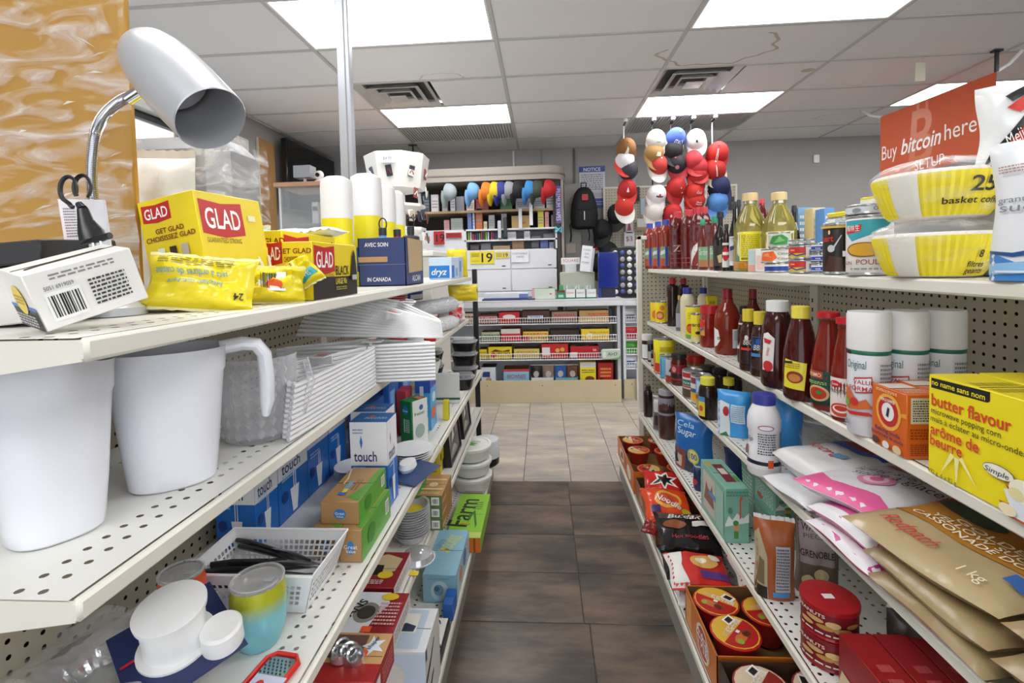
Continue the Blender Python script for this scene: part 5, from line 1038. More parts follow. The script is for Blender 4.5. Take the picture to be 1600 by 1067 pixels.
# coffee filter packs: round fluted stacks in clear film
def filters(lab,P,r,h,big,seed):
    t=T('coffee_filter_pack',lab,'coffee filters',P,0,'yellow coffee filter packs'); n=96
    pr=[(.62,0),(.72,.02),(.80,.12),(.88,.3),(.95,.5),(1.0,.66),(1.0,.72),(.97,.76)]
    def fr(f,z,a): return [(r*f*(1+.016*a*(1 if q%2 else -1))*math.cos(2*PI*q/n),r*f*(1+.016*a*(1 if q%2 else -1))*math.sin(2*PI*q/n),z*h) for q in range(n)]
    part('filter_stack',MB().rings([fr(f,z,1) for f,z in pr],M('#efe9e0',.5),cap1=True),t)
    a0=camturn(P); R0=prof_r([(r*f*1.004+.0006,z*h) for f,z in pr])
    its=[('r',0,0,1,1,'#f3e016'),('r',10/44,0,18/44,1,'#e9e6dc')]
    if big: its+=[('t',.79,.52,.34,'250','#20201c',{'b':1,'w':.24}),('t',.73,.25,.15,'basket coffee','#20201c',{'b':1,'w':.40})]
    else: its+=[('t',.78,.45,.18,'8','#20201c',{'b':1}),('t',.76,.22,.14,'filtres','#20201c',{'b':1}),('t',.76,.06,.14,'geants','#20201c',{'b':1})]
    dA=2*PI/n; a1=round((a0-22*dA)/dA)*dA; sp=44*dA
    def ff(u,v,o):
        z=(.03+.67*v)*h; a=a1+u*sp; q_=int(round(a/dA)); fl=(.016 if q_%2 else -.016) if abs(a/dA-q_)<.02 and o<.0021 else .016
        R_=R0(z)*(1+fl)+o; return Vector((R_*math.cos(a),R_*math.sin(a),z))
    decal(t,ff,r*sp,h*.67,its,'printed_label',nu=44,lift=.0009,nv=8)
    nn=40
    def film(u,v):
        a=2*PI*u; z=v; f=1.03 if z<.7 else (1.03-1.0*((z-.7)/.3)**2.2*1.0)
        q=prof_r([(c_,d_) for c_,d_ in pr])(min(z,.74)) if z<.74 else 1.0
        rad=r*(q*1.065 if z<.74 else 1.05*(1-((z-.74)/.26)**2*.75))*(1+.03*mnoise.noise(Vector((math.cos(a)*3,math.sin(a)*3,z*4+seed))))
        return (rad*math.cos(a),rad*math.sin(a),h*(z*1.0)+.004*math.sin(u*60+seed)*(1 if z>.74 else 0)+.001)
    part('plastic_wrap',MB().grid(film,40,14,M('#ffffff',.1,0,'film',12,.05,.5)),t); return t
P=onx(1457,441,.72); P.z=A1; rr_=172*P.y/FPX*.5*.83
filters('lower yellow coffee filter pack in clear wrap on the right top shelf',P,rr_,.104,False,1)
filters('upper yellow coffee filter pack printed 250, stacked on the other',Vector((P.x+.006,P.y+.002,A1+.1045)),rr_*1.06,.108,True,4)
# sugar sack
P=Vector((.668,.605,A1)); 
t=pouch('sugar_sack','tall white and blue sack of granulated sugar cut off at the right edge','sack',(.712,.695,A1),.17,.20,.06,'#e9ebef',[('p',[(0,.0),(1,0),(1,.26),(.6,.12),(.3,.1),(0,.22)],'#3f86cf'),('p',[(0,.22),(.2,.20),(.45,.24),(.8,.36),(1,.5),(1,.46),(.8,.33),(.45,.20),(.2,.17),(0,.2)],'#20508f'),('p',[(0,.12),(.3,.14),(.7,.2),(1,.28),(1,.1),(0,.04)],'#8fc0e8'),('t',.30,.555,.045,'granulated s','#7f8792',{'w':.5}),('t',.28,.49,.065,'sucre','#7f8792',{'w':.42}),('t',.42,.66,.04,'Natural','#c44a4a',{'sh':.4}),('e',.45,.80,.14,.09,'#cf2f36'),('t',.45,.77,.06,'Lantic','#ffffff',{'w':.24}),('l',.08,.76,.26,.82,3,'#b88')if False else ('l',.08,.76,.26,.82,3,'#b08888'),('r',.08,.06,.9,.075,'#dfeaf4')],ang=-58,seed=21,gus=True,wr=.08,crimp=None,nu=20,nv=24)
# coffee/red bag on top behind
pouch('tea_bag_pack','large clear bag with red, black and green printed packs leaning over the filter packs','bag',(.815,.83,A1+.162),.18,.158,.09,'#e8eaea',[('p',[(.10,.06),(.12,.2),(.30,.52),(.6,.75),(.7,.5),(.5,.1)],'#d4362c'),('p',[(.06,.12),(.10,.28),(.30,.60),(.6,.86),(.6,.76),(.30,.50),(.12,.2)],'#1c1c1c'),('t',.27,.42,.13,'Melitta','#ffffff',{'sh':.3,'rot':30,'w':.2}),('p',[(.10,.0),(.45,.0),(.5,.16),(.2,.12)],'#1f8a70'),('p',[(.2,.70),(.5,.92),(.55,.80),(.28,.64)],'#d4362c'),('p',[(.2,.82),(.5,1),(.6,.97),(.24,.75)],'#1c1c1c')],ang=-40,seed=22,wr=.3,crimp=None,nu=22,nv=20)
t=T('support_pack','white carton hidden behind the filter packs under the clear red bag','box',(.86,.86,A1)); part('carton',MB().box(-.07,-.04,0,.10,.10,.158,P_('#d8d6d0'),.003),t)
# banner
TL=ony(1376,183,4.6); TR=ony(1557,112,3.75); 
t=T('banner','orange banner with white lettering about bitcoin hanging from the ceiling at the right','banner',TL); Wd=(TR-TL); BL_=ony(1375,284,4.6)-TL; BR_=BL_.copy(); nrm=Wd.cross(Vector((0,0,1))).normalized(); 
if nrm.y>0: nrm=-nrm
K=24; vs=[]
def bf(u,v,o): return Wd*u+BL_*(1-v)*(1+.0*u)+nrm*(o+.004*math.sin(u*9))
mb=MB(); mb.grid(lambda u,v:bf(u,v,0),K,4,M('#c9562a',.6)); mb.grid(lambda u,v:bf(1-u,v,-.003),K,4,M('#c9562a',.6)); part('cloth',mb,t)
decal(t,bf,Wd.length,-BL_.z,[('t',.40,.12,.80,'B','#cf7046',{'b':1,'w':.22,'sh':.1}),('r',.36,.85,.385,1.0,'#cf7046'),('r',.44,.85,.465,1.0,'#cf7046'),('t',.02,.32,.22,'Buy','#f4efe9',{'a':'l','w':.16}),('t',.22,.32,.23,'bitcoin','#f8f6f2',{'b':1,'a':'l','w':.36,'sh':.25}),('t',.61,.34,.23,'here','#f4efe9',{'a':'l','w':.26}),('t',.48,.03,.15,'SETUP','#f4efe9',{'w':.26})],nu=16)
def strap(nm,lab,a,b,r=.012,c='#ececea'):
    t=T(nm,lab,'tie',a); part('strap',MB().tube([(0,0,0),(b-a)*.5+Vector((0,0,-.02)),b-a],r,M(c,.5),6,flat=.3),t); return t
strap('banner_tie','white knotted plastic tie at the left corner of the orange banner',TL,onz(1345,172,HC-.004)); strap('banner_tie','white twisted plastic tie from the banner top right to the ceiling',TR,onz(1598,78,HC-.004))
t=T('ceiling_hook','black ceiling clip at the upper right corner of the orange banner','hook',(TR.x,TR.y,HC-.002)); part('clip',MB().box(-.03,-.02,-.012,.03,.02,0,M('#1d1d1f',.4)).box(-.01,-.008,min(TR.z-HC,-.03),.01,.008,-.012,M('#1d1d1f',.4)),t)
p=onz(1437,93,HC); t=T('ceiling_tag','small cream paper tag hanging from the ceiling left of the banner','tag',(p.x,p.y,HC-.003)); part('tag_card',MB().box(-.035,-.01,-.16,.035,.0,-.02,M('#d9d3bb',.6),.002),t); part('hook',MB().tube([(0,-.005,-.02),(.0,-.005,0)],.003,M('#ddd',.3) if False else M('#dddddd',.3),5),t)
t=T('wall_sensor','small white sensor box on the back wall','sensor',(ony(1276,248,6.17).x,6.165,ony(1276,248,6.17).z)); part('housing',MB().box(-.035,-.0,-.05,.035,.02,.05,mat_w,.006),t)
# ================================================================ RIGHT RACK, shelf 2
def b2(nm,lab,x0,x1,yt,yb,z,shape,body,cap,label=None,ex=2,kind='',cat='bottle',grp=None,turn=0,rough=.1,**k):
    P,r,h=fit(x0,x1,yt,yb,z); return bottle(nm,lab,cat,P,r,h,shape,body,cap,label,ex=ex,kind=kind,grp=grp,turn=turn,rough=rough,**k)
def c2(nm,lab,x0,x1,yt,yb,z,col,its,cat='can',grp=None,**k):
    P,r,h=fit(x0,x1,yt,yb,z); return can(nm,lab,cat,P,r,h,col,its,grp=grp,**k)
STR=[(.95,0),(1,.02),(1,.72),(.92,.80),(.55,.88),(.5,.9)]
c2('food_can','small blue and white can at the far end of the right second shelf',1009,1022,477,500,A2,'#b9c3dc',[('r',.2,.3,.8,.6,'#4a63b0')])
c2('peach_can','yellow and orange fruit can, left one of the pair',1016,1034,471,503.5,A2,'#f0cf2a',[('e',.5,.35,.3,.25,'#d9803a'),('e',.6,.75,.15,.15,'#f0923a')]); c2('peach_can','yellow can with orange rose and fruit bowl picture, right one of the pair',1024,1043,471,505.5,A2,'#f2dc1e',[('e',.4,.34,.28,.22,'#c9562e'),('e',.4,.34,.2,.14,'#e8a86a'),('e',.55,.74,.16,.14,'#f08a2a')])
P,r,h=fit(1034,1046,440,478,A2); carton('noodle_carton','tall yellow carton behind the fruit cans','box',(.83,2.50,A2),1,.05,.05,.19,'#ecd92a',{'A':[('l',.2,.3,.8,.9,4,'#a89a20')],'N':[('l',.2,.3,.8,.9,4,'#a89a20')]})
SYR=[(.95,0),(1,.02),(.97,.25),(1,.45),(.97,.6),(1,.78),(.9,.84),(.42,.86),(.42,.9)]
b2('syrup_bottle','dark brown syrup bottle with red cap, front one',1042,1061,434,510,A2,SYR,'#2a1410',(.55,.87,1,'#c42230'),(.1,.6,1.2,[('r',0,0,.35,1,'#c98a6a')]),turn=-.9); b2('syrup_bottle','dark brown syrup bottle with red cap, rear one',1060,1077,435,505,A2,SYR,'#301a14',(.55,.87,1,'#c42230'))
b2('dressing_bottle','slim grey labelled dressing bottle between syrup and blue capped bottle',1056,1068,462,517,A2,LONG,'#6d6a6c',(.4,.88,1,'#c9a45a'),(.1,.5,2.2,[('r',0,0,1,1,'#a9a9ae')]))
b2('mayonnaise_bottle','cream dressing bottle with blue cap, left one',1063,1086,450,527,A2,STR,'#ded3b4',(.58,.82,1,'#26369a'),(.55,.56,.5,[('r',0,0,.01,.01,'#ded3b4')]),rough=.25); b2('mayonnaise_bottle','cream dressing bottle with blue cap, right one behind the yellow can',1090,1109,450,520,A2,STR,'#ded3b4',(.58,.82,1,'#26369a'),rough=.25)
c2('tomato_can','tall yellow can with red tomato picture and green band',1071,1097,478,530,A2,'#f0e22c',[('e',.35,.3,.25,.16,'#b8452c'),('e',.3,.28,.2,.1,'#d9662e'),('r',0,0,1,.08,'#5cae3c'),('l',.2,.6,.8,.85,3,'#d0c020')])
c2('mustard_can','small yellow can lettered tard in front of the tomato can',1080,1097,490,537,A2,'#efe02c',[('t',.4,.58,.14,'tard','#1d1c14',{'b':1}),('e',.6,.34,.2,.06,'#2a2a22'),('r',0,0,1,.2,'#e3d8a0')])
P,r,h=fit(1094,1125,478,543,A2); bottle('sauce_jar','red salsa jar with red lid and colourful label','jar',P,r,h,[(.93,0),(1,.03),(1,.62),(.96,.72),(.86,.78),(.86,.8)],'#8a1f14',(.95,.80,1,'#c2242a'),(.28,.66,1.7,[('r',0,0,.45,1,'#d9a04a'),('e',.2,.75,.25,.3,'#cf2a30'),('p',[(0,.35),(.4,.5),(.4,.38),(0,.2)],'#4a55a8')]),turn=-.4,ex=3)
CLAM=[(.93,0),(1,.02),(1,.50),(.97,.58),(.76,.70),(.48,.78),(.40,.84),(.42,.86)]
b2('juice_bottle','orange-red tomato juice bottle with dark red cap and white label lettered oc',1116,1158,452,555,A2,CLAM,'#7e2410',(.38,.86,1,'#8a1a26'),(.1,.40,2.6,[('p',[(0,.0),(.2,.1),(.32,.4),(.25,.9),(.05,1),(0,1)],'#ece8e6'),('t',.30,.42,.22,'oc','#2c2420',{'b':1}),('r',.68,.02,1,.98,'#d9dce2'),('b',.8,.05,.97,.3),('l',.72,.4,.95,.9,6,'#8f929c')]),turn=-.1,rough=.12)
b2('juice_bottle','second tomato juice bottle with red cap behind the barbecue sauces',1161,1192,452,560,A2,CLAM,'#5a1810',(.40,.86,1,'#8a1a26'))
BBQ=[(.9,0),(1,.03),(1,.3),(.93,.45),(.9,.6),(.7,.74),(.55,.78),(.5,.8)]
b2('barbecue_sauce_bottle','dark barbecue sauce bottle with black cap, back one of the three',1152,1172,478,568,A2,BBQ,'#3c1d16',(.62,.84,1,'#1c1a1c'),(.25,.7,1.5,[('r',0,0,1,1,'#d8d0cc')]),turn=-.6)
b2('barbecue_sauce_bottle','barbecue sauce bottle with yellow cap and red label',1155,1184,484,580,A2,BBQ,'#35180f',(.62,.80,1,'#e6cf3a'),(.12,.62,2.2,[('r',0,0,1,1,'#4c1c18'),('t',.48,.62,.17,'BBQ','#f0ece8',{'sh':.2,'w':.5}),('r',.1,.44,.85,.52,'#e0402c'),('e',.4,.85,.1,.08,'#f0ece8'),('e',.5,.2,.4,.2,'#2a140e')]))
b2('barbecue_sauce_bottle','barbecue sauce bottle with yellow cap and blue label',1172,1203,488,589,A2,BBQ,'#35180f',(.62,.80,1,'#e6cf3a'),(.12,.62,2.2,[('r',0,0,1,1,'#214a86'),('t',.45,.58,.17,'BBQ','#f0ece8',{'sh':.2,'w':.55}),('r',.05,.38,.95,.48,'#3f8fcf'),('e',.42,.85,.12,.09,'#2f5fb8'),('e',.5,.17,.42,.2,'#3c2218')]))
KET=[(.86,0),(.96,.03),(1,.12),(1,.35),(.95,.55),(.86,.72),(.74,.82),(.62,.86),(.60,.87)]
b2('ketchup_bottle','large dark ketchup bottle with wide white cap and tall white label',1187,1243,471,608,A2,KET,'#3a0f0c',(.64,.875,1,'#ecebea'),(.2,.64,1.8,[('p',[(.1,.0),(.5,0),(.55,.85),(.3,1),(.1,.95)],'#e9e3e0'),('e',.32,.12,.18,.14,'#c9303a'),('t',.3,.5,.1,'tomato','#c4343c',{'w':.3,'rot':80}),('p',[(.15,.85),(.45,.8),(.4,.7),(.2,.72)],'#c4343c')]),turn=-.25,n=28)
KT2=[(.86,0),(.97,.03),(1,.12),(1,.32),(.93,.5),(.72,.72),(.54,.84),(.5,.86)]
b2('ketchup_bottle','dark red ketchup bottle with yellow cap and yellow label',1222,1280,480,628,A2,KT2,'#440f0c',(.50,.87,1,'#f0e050'),(.12,.44,2.0,[('p',[(.08,.05),(.72,0),(.8,.9),(.12,1)],'#e9dc36'),('e',.45,.42,.24,.2,'#8a2c1c'),('e',.45,.40,.17,.13,'#c9803a'),('l',.15,.7,.6,.9,3,'#a8901c'),('p',[(.1,.92),(.4,.95),(.4,.88),(.1,.84)],'#2b2c28')]),turn=-.25,n=28)
PAS=[(.92,0),(1,.02),(1,.36),(.94,.5),(.75,.68),(.52,.84),(.5,.9),(.56,.92)]
b2('tomato_sauce_bottle','tomato sauce bottle with red lid and dark green label lettered RIMO',1266,1322,489,643,A2,PAS,'#7a1e12',(.66,.94,1,'#c2141e'),(.06,.40,2.2,[('r',0,0,.95,1,'#15503f'),('p',[(0,.8),(.5,.78),(.5,.98),(0,1)],'#b8483a'),('t',.25,.83,.11,'PRIMO','#f0dcb0',{'b':1,'w':.42}),('e',.35,.33,.32,.24,'#d9b48a'),('e',.35,.33,.25,.18,'#b8341e'),('e',.4,.36,.08,.06,'#3f8a3c'),('l',.05,.6,.6,.7,2,'#a9cf7a'),('r',0,0,.95,.1,'#122a22')]),turn=-.3,n=26)
b2('tomato_sauce_bottle','tomato sauce bottle with red lid and white label lettered PASSATA',1297,1345,498,660,A2,PAS,'#7a1e12',(.66,.94,1,'#c2141e'),(.04,.42,2.2,[('r',0,0,1,1,'#e9dfd8'),('e',.3,.84,.2,.09,'#c4202a'),('t',.3,.81,.07,'Emma','#ffffff',{'w':.24}),('t',.42,.62,.1,'PASSATA','#6d7a74',{'b':1,'w':.6}),('e',.5,.2,.34,.17,'#d2432f'),('e',.5,.22,.24,.1,'#f0ece6'),('e',.5,.24,.18,.07,'#c93622')]),turn=-.3,n=26)
# spray cans
def spray(lab,x0,x1,yt,P,r,h):
    t=T('spray_can',lab,'spray can',P,0,'white cooking spray cans')
    part('can_body',MB().lathe([(r*.9,0),(r*.96,.003),(r*.96,h*.66),(r*.9,h*.70)],M('#e3e5ec',.3),32),t); part('cap',MB().lathe([(r*.99,h*.69),(r,h*.695),(r,h*.965),(r*.95,h*.995),(r*.5,h*1.0)],M('#efeff0',.3),32),t)
    part('green_band',MB().lathe([(r*.965,h*.655),(r*.97,h*.656),(r*.97,h*.685),(r*.965,h*.686)],P_('#1f6f56'),32,cap0=False,cap1=False),t)
    decal(t,cyl(r*.968,0,h*.68,camturn(P)-.1,2.6),r*2.6,h*.68,[('r',.02,.96,.2,1.0,'#17181a'),('t',.3,.80,.10,'Original','#2b6a58',{'w':.40}),('p',[(.3,.5),(.62,.53),(.6,.72),(.28,.69)],'#b8434c'),('p',[(.32,.52),(.6,.55),(.58,.70),(.3,.67)],'#eceef2'),('t',.45,.62,.05,'VALUE','#b8434c',{'b':1}),('t',.44,.54,.055,'FORMAT','#b8434c',{'b':1}),('p',[(.05,.35),(.1,.6),(.25,.5),(.35,.4),(.5,.45),(.62,.35),(.4,.32),(.15,.3)],'#cf6a34'),('e',.3,.4,.08,.05,'#c9302c'),('e',.14,.38,.06,.05,'#7aa84a'),('p',[(.05,.3),(.2,.28),(.55,.3),(.62,.26),(.2,.24)],'#c42f2a'),('l',.72,.2,.98,.88,14,'#7d8590'),('p',[(.06,.12),(.2,.12),(.13,.2)],'#8f96a2')],'label',nu=16)
P,r,h=fit(1321,1392,488,684,A2); spray('white cooking spray can, leftmost of the three, beside the sauce bottle',0,0,0,P,r,h)
dv=Vector((.078,.006,0)); spray('white cooking spray can, middle of the three, behind the baking soda boxes',0,0,0,P+dv,r,h); spray('white cooking spray can, rightmost of the three, half hidden by the popcorn box',0,0,0,P+dv*2,r,h)
def soda(lab,P,dx,dy,h):
    carton('baking_soda_box',lab,'box',P,1,dx,dy,h,'#d9661e',{'A':[('p',[(.5,.62)]+[( .5+.5*math.cos(a),.62+.38*math.sin(a)) for a in (0,.2)]+[(.5,.62)],'#f0a23c'),('e',.5,.62,.36,.30,'#f2b04a'),('e',.5,.62,.29,.24,'#c2262c'),('e',.5,.62,.18,.15,'#f2eee8'),('p',[(.45,.55),(.5,.7),(.56,.68),(.52,.53)],'#23304a'),('t',.5,.78,.055,'ARM & HAMMER','#f6efe8',{'b':1,'w':.42}),('t',.5,.27,.065,'Baking soda','#33236a',{'b':1,'w':.72}),('t',.5,.19,.06,'Bicarbonate de soude','#33236a',{'b':1,'w':.9}),('e',.17,.09,.1,.06,'#4a3a34'),('e',.48,.08,.1,.06,'#e6e6ee'),('e',.8,.08,.12,.07,'#e0c8a0'),('l',.2,.93,.8,.98,2,'#f6d0a0')],
     'N':[('r',.12,.55,.8,.95,'#ddd6cc'),('l',.18,.58,.75,.92,9,'#4a4a46'),('l',.1,.3,.85,.48,4,'#9a3c14'),('l',.1,.05,.85,.24,6,'#9a3c14')],'T':[('r',.05,.5,.9,.9,'#e8dcd4'),('l',.1,.1,.9,.45,3,'#f0c0a0')]},grp='orange baking soda boxes')
soda('orange baking soda box with round emblem, front one beside the popcorn box',(.652,.905,A2),.056,.092,.118); soda('second orange baking soda box just behind the front one',(.712,.925,A2),.056,.092,.118)
POP={'A':[('p',[(.03,.97),(.60,.99),(.60,.91),(.58,.89),(.03,.87)],'#1b1b18'),('t',.30,.905,.055,'no name sans nom','#f4e22c',{'b':1,'w':.52}),('t',.04,.70,.12,'butter flavour','#d8432a',{'b':1,'a':'l','w':.74}),('t',.04,.62,.06,'microwave popping corn','#26241a',{'a':'l','w':.66}),('t',.04,.54,.06,'ma\u00efs \u00e0 \u00e9clater au micro-ondes','#26241a',{'a':'l','w':.86}),('t',.04,.41,.11,'ar\u00f4me de','#d8432a',{'b':1,'a':'l','w':.48}),('t',.04,.30,.11,'beurre','#d8432a',{'b':1,'a':'l','w':.33}),
  ('p',[(.26,.3),(.16,.06),(.30,.28)],'#f8f2a8'),('p',[(.30,.28),(.32,.02),(.35,.28)],'#f8f2a8'),('p',[(.35,.28),(.52,.08),(.38,.31)],'#f8f2a8'),('e',.70,.33,.13,.06,'#3c3a30'),('e',.70,.33,.125,.055,'#f4f2e6'),('t',.69,.30,.05,'Simple','#2b2a24',{'w':.2,'sh':.2}),('p',[(.76,.27),(.79,.22),(.87,.33),(.79,.25)],'#c9322c'),('t',.04,.02,.045,'492 g  6 x 82 g','#5a5416',{'a':'l','w':.3}),('p',[(.72,.1),(.8,.0),(1,0),(1,.14)],'#c9562e'),('p',[(.76,.22),(.84,.02),(1,.02),(1,.3)],'#e4e8f0'),('e',.92,.26,.12,.1,'#f4efd8'),('e',.86,.22,.06,.05,'#e8dca8'),('e',.97,.33,.06,.05,'#fbf8ea'),('e',.8,.06,.07,.05,'#f0e6c0')],'N':[('t',.5,.6,.14,'popping','#26241a',{'b':1,'w':.8})],'T':[('l',.1,.3,.9,.7,2,'#b8a81c')]}
carton('popcorn_box','large bright yellow box of butter flavour microwave popcorn at the right edge','box',(.652,.668,A2),1,.075,.188,.168,'#f3e01c',POP)
carton('popcorn_box','second yellow popcorn box standing behind the large front one','box',(.735,.69,A2),1,.07,.17,.168,'#f3e01c',{'A':POP['A'][:3]})
# ================================================================ RIGHT RACK, shelf 3
P,r,h=fit(1003,1021,523,562,A3); bottle('spread_jar','brown spread jar with wide white lid and white label, farthest on the right third shelf','jar',P,r,h,[(.9,0),(1,.04),(1,.65),(.9,.78)],'#3a211a',(.98,.76,1,'#ecebe8'),(.05,.6,2.4,[('r',0,0,1,1,'#e9e9ec')]))
for k,(a,b,c,d) in enumerate(((1012,1022,532,566),(1017,1026,548,572))): b2('small_jar',('taller','shorter')[k]+' tiny dark jar in front of the brown spread jar',a,b,c,d,A3,STR,'#2c1e22',(.8,.84,1,'#6a6a70'),(.1,.6,2,[('r',0,0,1,.8,'#b9b4b0')]),cat='jar')
c2('food_can','large yellow can with red fruit picture on the right third shelf',1021,1055,530,585,A3,'#efe12c',[('e',.25,.15,.25,.14,'#d2382c'),('r',.35,.4,.85,.6,'#e9ecda'),('r',.35,.65,.85,.8,'#c9b818'),('p',[(0,0),(.12,0),(.12,.6),(0,.6)],'#e0823a')])
c2('food_can','pale blue can in front of the large yellow can',1031,1050,556,592,A3,'#6fb3d6',[('r',.55,0,.95,1,'#dfe6ee'),('r',.1,.1,.2,.9,'#3d7fb0')]); c2('food_can','white can with dark lettering left of the red sauce jar',1040,1059,560,600,A3,'#b7bcc6',[('p',[(.3,.5),(.7,.9),(.8,.7),(.5,.4)],'#2c2c30'),('r',0,0,1,.3,'#a03a2c')])
P,r,h=fit(1048,1074,554,603,A3); bottle('sauce_jar','dark red sauce jar with black lid and red label','jar',P,r,h,[(.93,0),(1,.04),(1,.72),(.85,.84)],'#5a1c14',(.92,.85,1,'#2b2b2e'),(.18,.66,2.4,[('r',0,0,1,1,'#b8433c'),('r',0,.04,1,.96,'#8a1a24'),('r',0,.12,1,.42,'#2a1a1a'),('e',.25,.7,.12,.2,'#d98a8a')]))
b2('sauce_jar','wide salsa jar with red lid behind the dark red sauce jar',1073,1102,557,600,A3,[(.9,0),(1,.05),(1,.6),(.94,.75)],'#8a5a2a',(1.0,.76,1,'#c02420'),(.2,.65,2.2,[('r',0,0,1,1,'#a9a77a')]),cat='jar')
c2('bean_can','silver lidded can with red band and green mixed bean label',1066,1099,580,624,A3,'#d9d4cc',[('r',0,.78,1,.98,'#b3323a'),('r',0,.46,1,.7,'#1f6f58'),('r',0,.38,1,.44,'#c23a3a'),('p',[(0,0),(1,0),(1,.36),(.6,.3),(0,.34)],'#5a4a34'),('t',.35,.52,.14,'mixed','#e9ece6',{'w':.5})]); c2('bean_can','silver lidded can with corn picture beside the mixed bean can',1079,1113,588,634,A3,'#d5d2cf',[('r',0,.74,1,.98,'#8a3a46'),('e',.2,.28,.2,.25,'#e8b23a'),('r',0,.4,1,.55,'#4a5a8a'),('l',.4,.1,.9,.35,3,'#8a8a86')]); c2('bean_can','silver lidded can with pale blue label behind the yellow capped bottle',1087,1118,592,642,A3,'#5fa4cc',[('r',0,0,1,.3,'#c9a23a'),('r',.1,.55,.5,.95,'#b9d8ea'),('p',[(0,.3),(.5,.35),(.5,.5),(0,.45)],'#c2442c')])
HON=[(.9,0),(1,.04),(1,.6),(.9,.75),(.78,.8)]
b2('syrup_bottle','squat dark syrup bottle with yellow cap and yellow label on the right third shelf',1091,1121,592,657,A3,HON,'#2b1610',(.74,.82,1,'#ebe04a'),(.08,.55,1.8,[('r',0,0,.5,1,'#e2cd3a'),('r',0,.75,.5,1,'#3f8fc4'),('e',.25,.4,.15,.15,'#c9573a')]),turn=-.3)
b2('syrup_bottle','second dark syrup bottle with yellow cap behind the blue pouch',1129,1149,592,648,A3,HON,'#2b1610',(.85,.80,1,'#e6da3e'))
for k,(a,b,c,d) in enumerate(((1094,1118,573,615),(1112,1137,578,622),(1137,1160,586,628))): b2('sauce_jar',('left','middle','right')[k]+' dark jar with dark lid at the back of the right third shelf',a,b,c,d,A3,[(.9,0),(1,.05),(1,.7),(.9,.8)],'#3a2420',(.95,.84,1,'#3a3436'),cat='jar')
# blue pouches
P=onz(1143,683,A3); pouch('sugar_pouch','light blue and white stand-up pouch with red apple print on the right third shelf','pouch',(P.x+.02,P.y+.03,A3),.11,.155,.06,'#3f9ade',[('p',[(0,.0),(.42,0),(.40,.72),(.12,.78),(0,.7)],'#dfe6ea'),('e',.3,.55,.1,.11,'#b8323a'),('r',.45,.32,.88,.72,'#cfe0ee'),('l',.48,.34,.85,.7,8,'#7fa6c6'),('p',[(.1,0),(.4,.0),(.3,.1)],'#3f7a4a')],ang=-30,seed=31,gus=True,wr=.12,crimp=None)
pouch('sugar_pouch','second light blue stand-up pouch leaning behind the white bottle','pouch',(.715,1.50,A3),.12,.19,.06,'#3d8fd6',[('r',.1,.5,.5,.8,'#8fc0e8'),('r',.0,.1,.35,.5,'#d9e4ec')],ang=-40,seed=32,gus=True,wr=.12,crimp=None)
WB=[(.94,0),(1,.02),(1,.32),(.92,.36),(.92,.52),(1,.56),(1,.68),(.92,.76),(.66,.86),(.6,.88)]
b2('white_bottle','large white plastic bottle with blue cap, black band and orange price sticker',1167,1221,620,747,A3,WB,'#e6e5e8',(.66,.87,1,'#3a3f9a'),(.04,.74,2.7,[('r',.0,.12,1,.22,'#1d1f3a'),('e',.5,.12,.6,.035,'#e6e5e8'),('r',.62,.12,.74,.26,'#ee5a28'),('l',.40,.34,.82,.72,9,'#4a4e5a'),('e',.58,.82,.17,.05,'#b06a7a'),('e',.58,.82,.14,.035,'#e6e5e8'),('t',.12,.55,.09,'Tulip','#2c3040',{'sh':.4}),('p',[(0,.28),(.14,.3),(.12,.46),(.02,.44)],'#7a5a4a'),('r',.9,.2,.93,.75,'#5a5e6a')],),rough=.3,n=34,turn=-.1)
# lying bags on shelf 3
def lay(nm,lab,P,w,h,th,col,its,ang,seed,kind='',zr=0,tilt=(0,0),**k):
    """bag lying on its back, face up; w across, h along; ang = heading of its top edge"""
    rot=Matrix.Rotation(math.radians(ang),4,'Z')@Matrix.Rotation(math.radians(tilt[0]),4,'X')@Matrix.Rotation(math.radians(tilt[1]),4,'Y')@Matrix.Rotation(math.radians(-90),4,'X')
    k.setdefault('crimp',None); k.setdefault('pw',.38); t=pouch(nm,lab,'bag',(P[0],P[1],P[2]+th/2+.001),w,h,th,col,its,rot=rot.to_euler(),seed=seed,kind=kind,nu=20,nv=24,**k); return t
pouch('clear_bag','crumpled clear plastic bag of white goods at the back between bottle and baking soda','bag',(.83,1.42,A3),.22,.12,.10,'#c9ccd4',ang=-50,seed=41,kind='clear',wr=.5)
RW='#d9d7d8'
lay('sugar_bag','white sugar bag with red and blue print and star biscuit, lying at the back',(.625,1.225,A3+.044),.20,.27,.075,RW,[('p',[(.05,.62),(.6,.62),(.95,.7),(.97,.95),(.05,.95)],'#8a1f22'),('p',[(.02,.55),(.9,.6),(.9,.66),(.05,.66)],'#3556a8'),('t',.32,.3,.12,'Sucre','#c42f3a',{'sh':.3}),('r',.5,.32,.7,.4,'#6f9fc4'),('p',[(.5,.82),(.58,.9),(.62,.84),(.72,.88),(.66,.78),(.72,.7),(.6,.74),(.54,.68)],'#c9825a')],-80,42,wr=.15)
lay('sugar_bag','white sugar bag under the red and blue printed one, at the shelf edge',(.59,1.225,A3),.19,.26,.048,'#d3d3d6',None,-84,43,wr=.2)
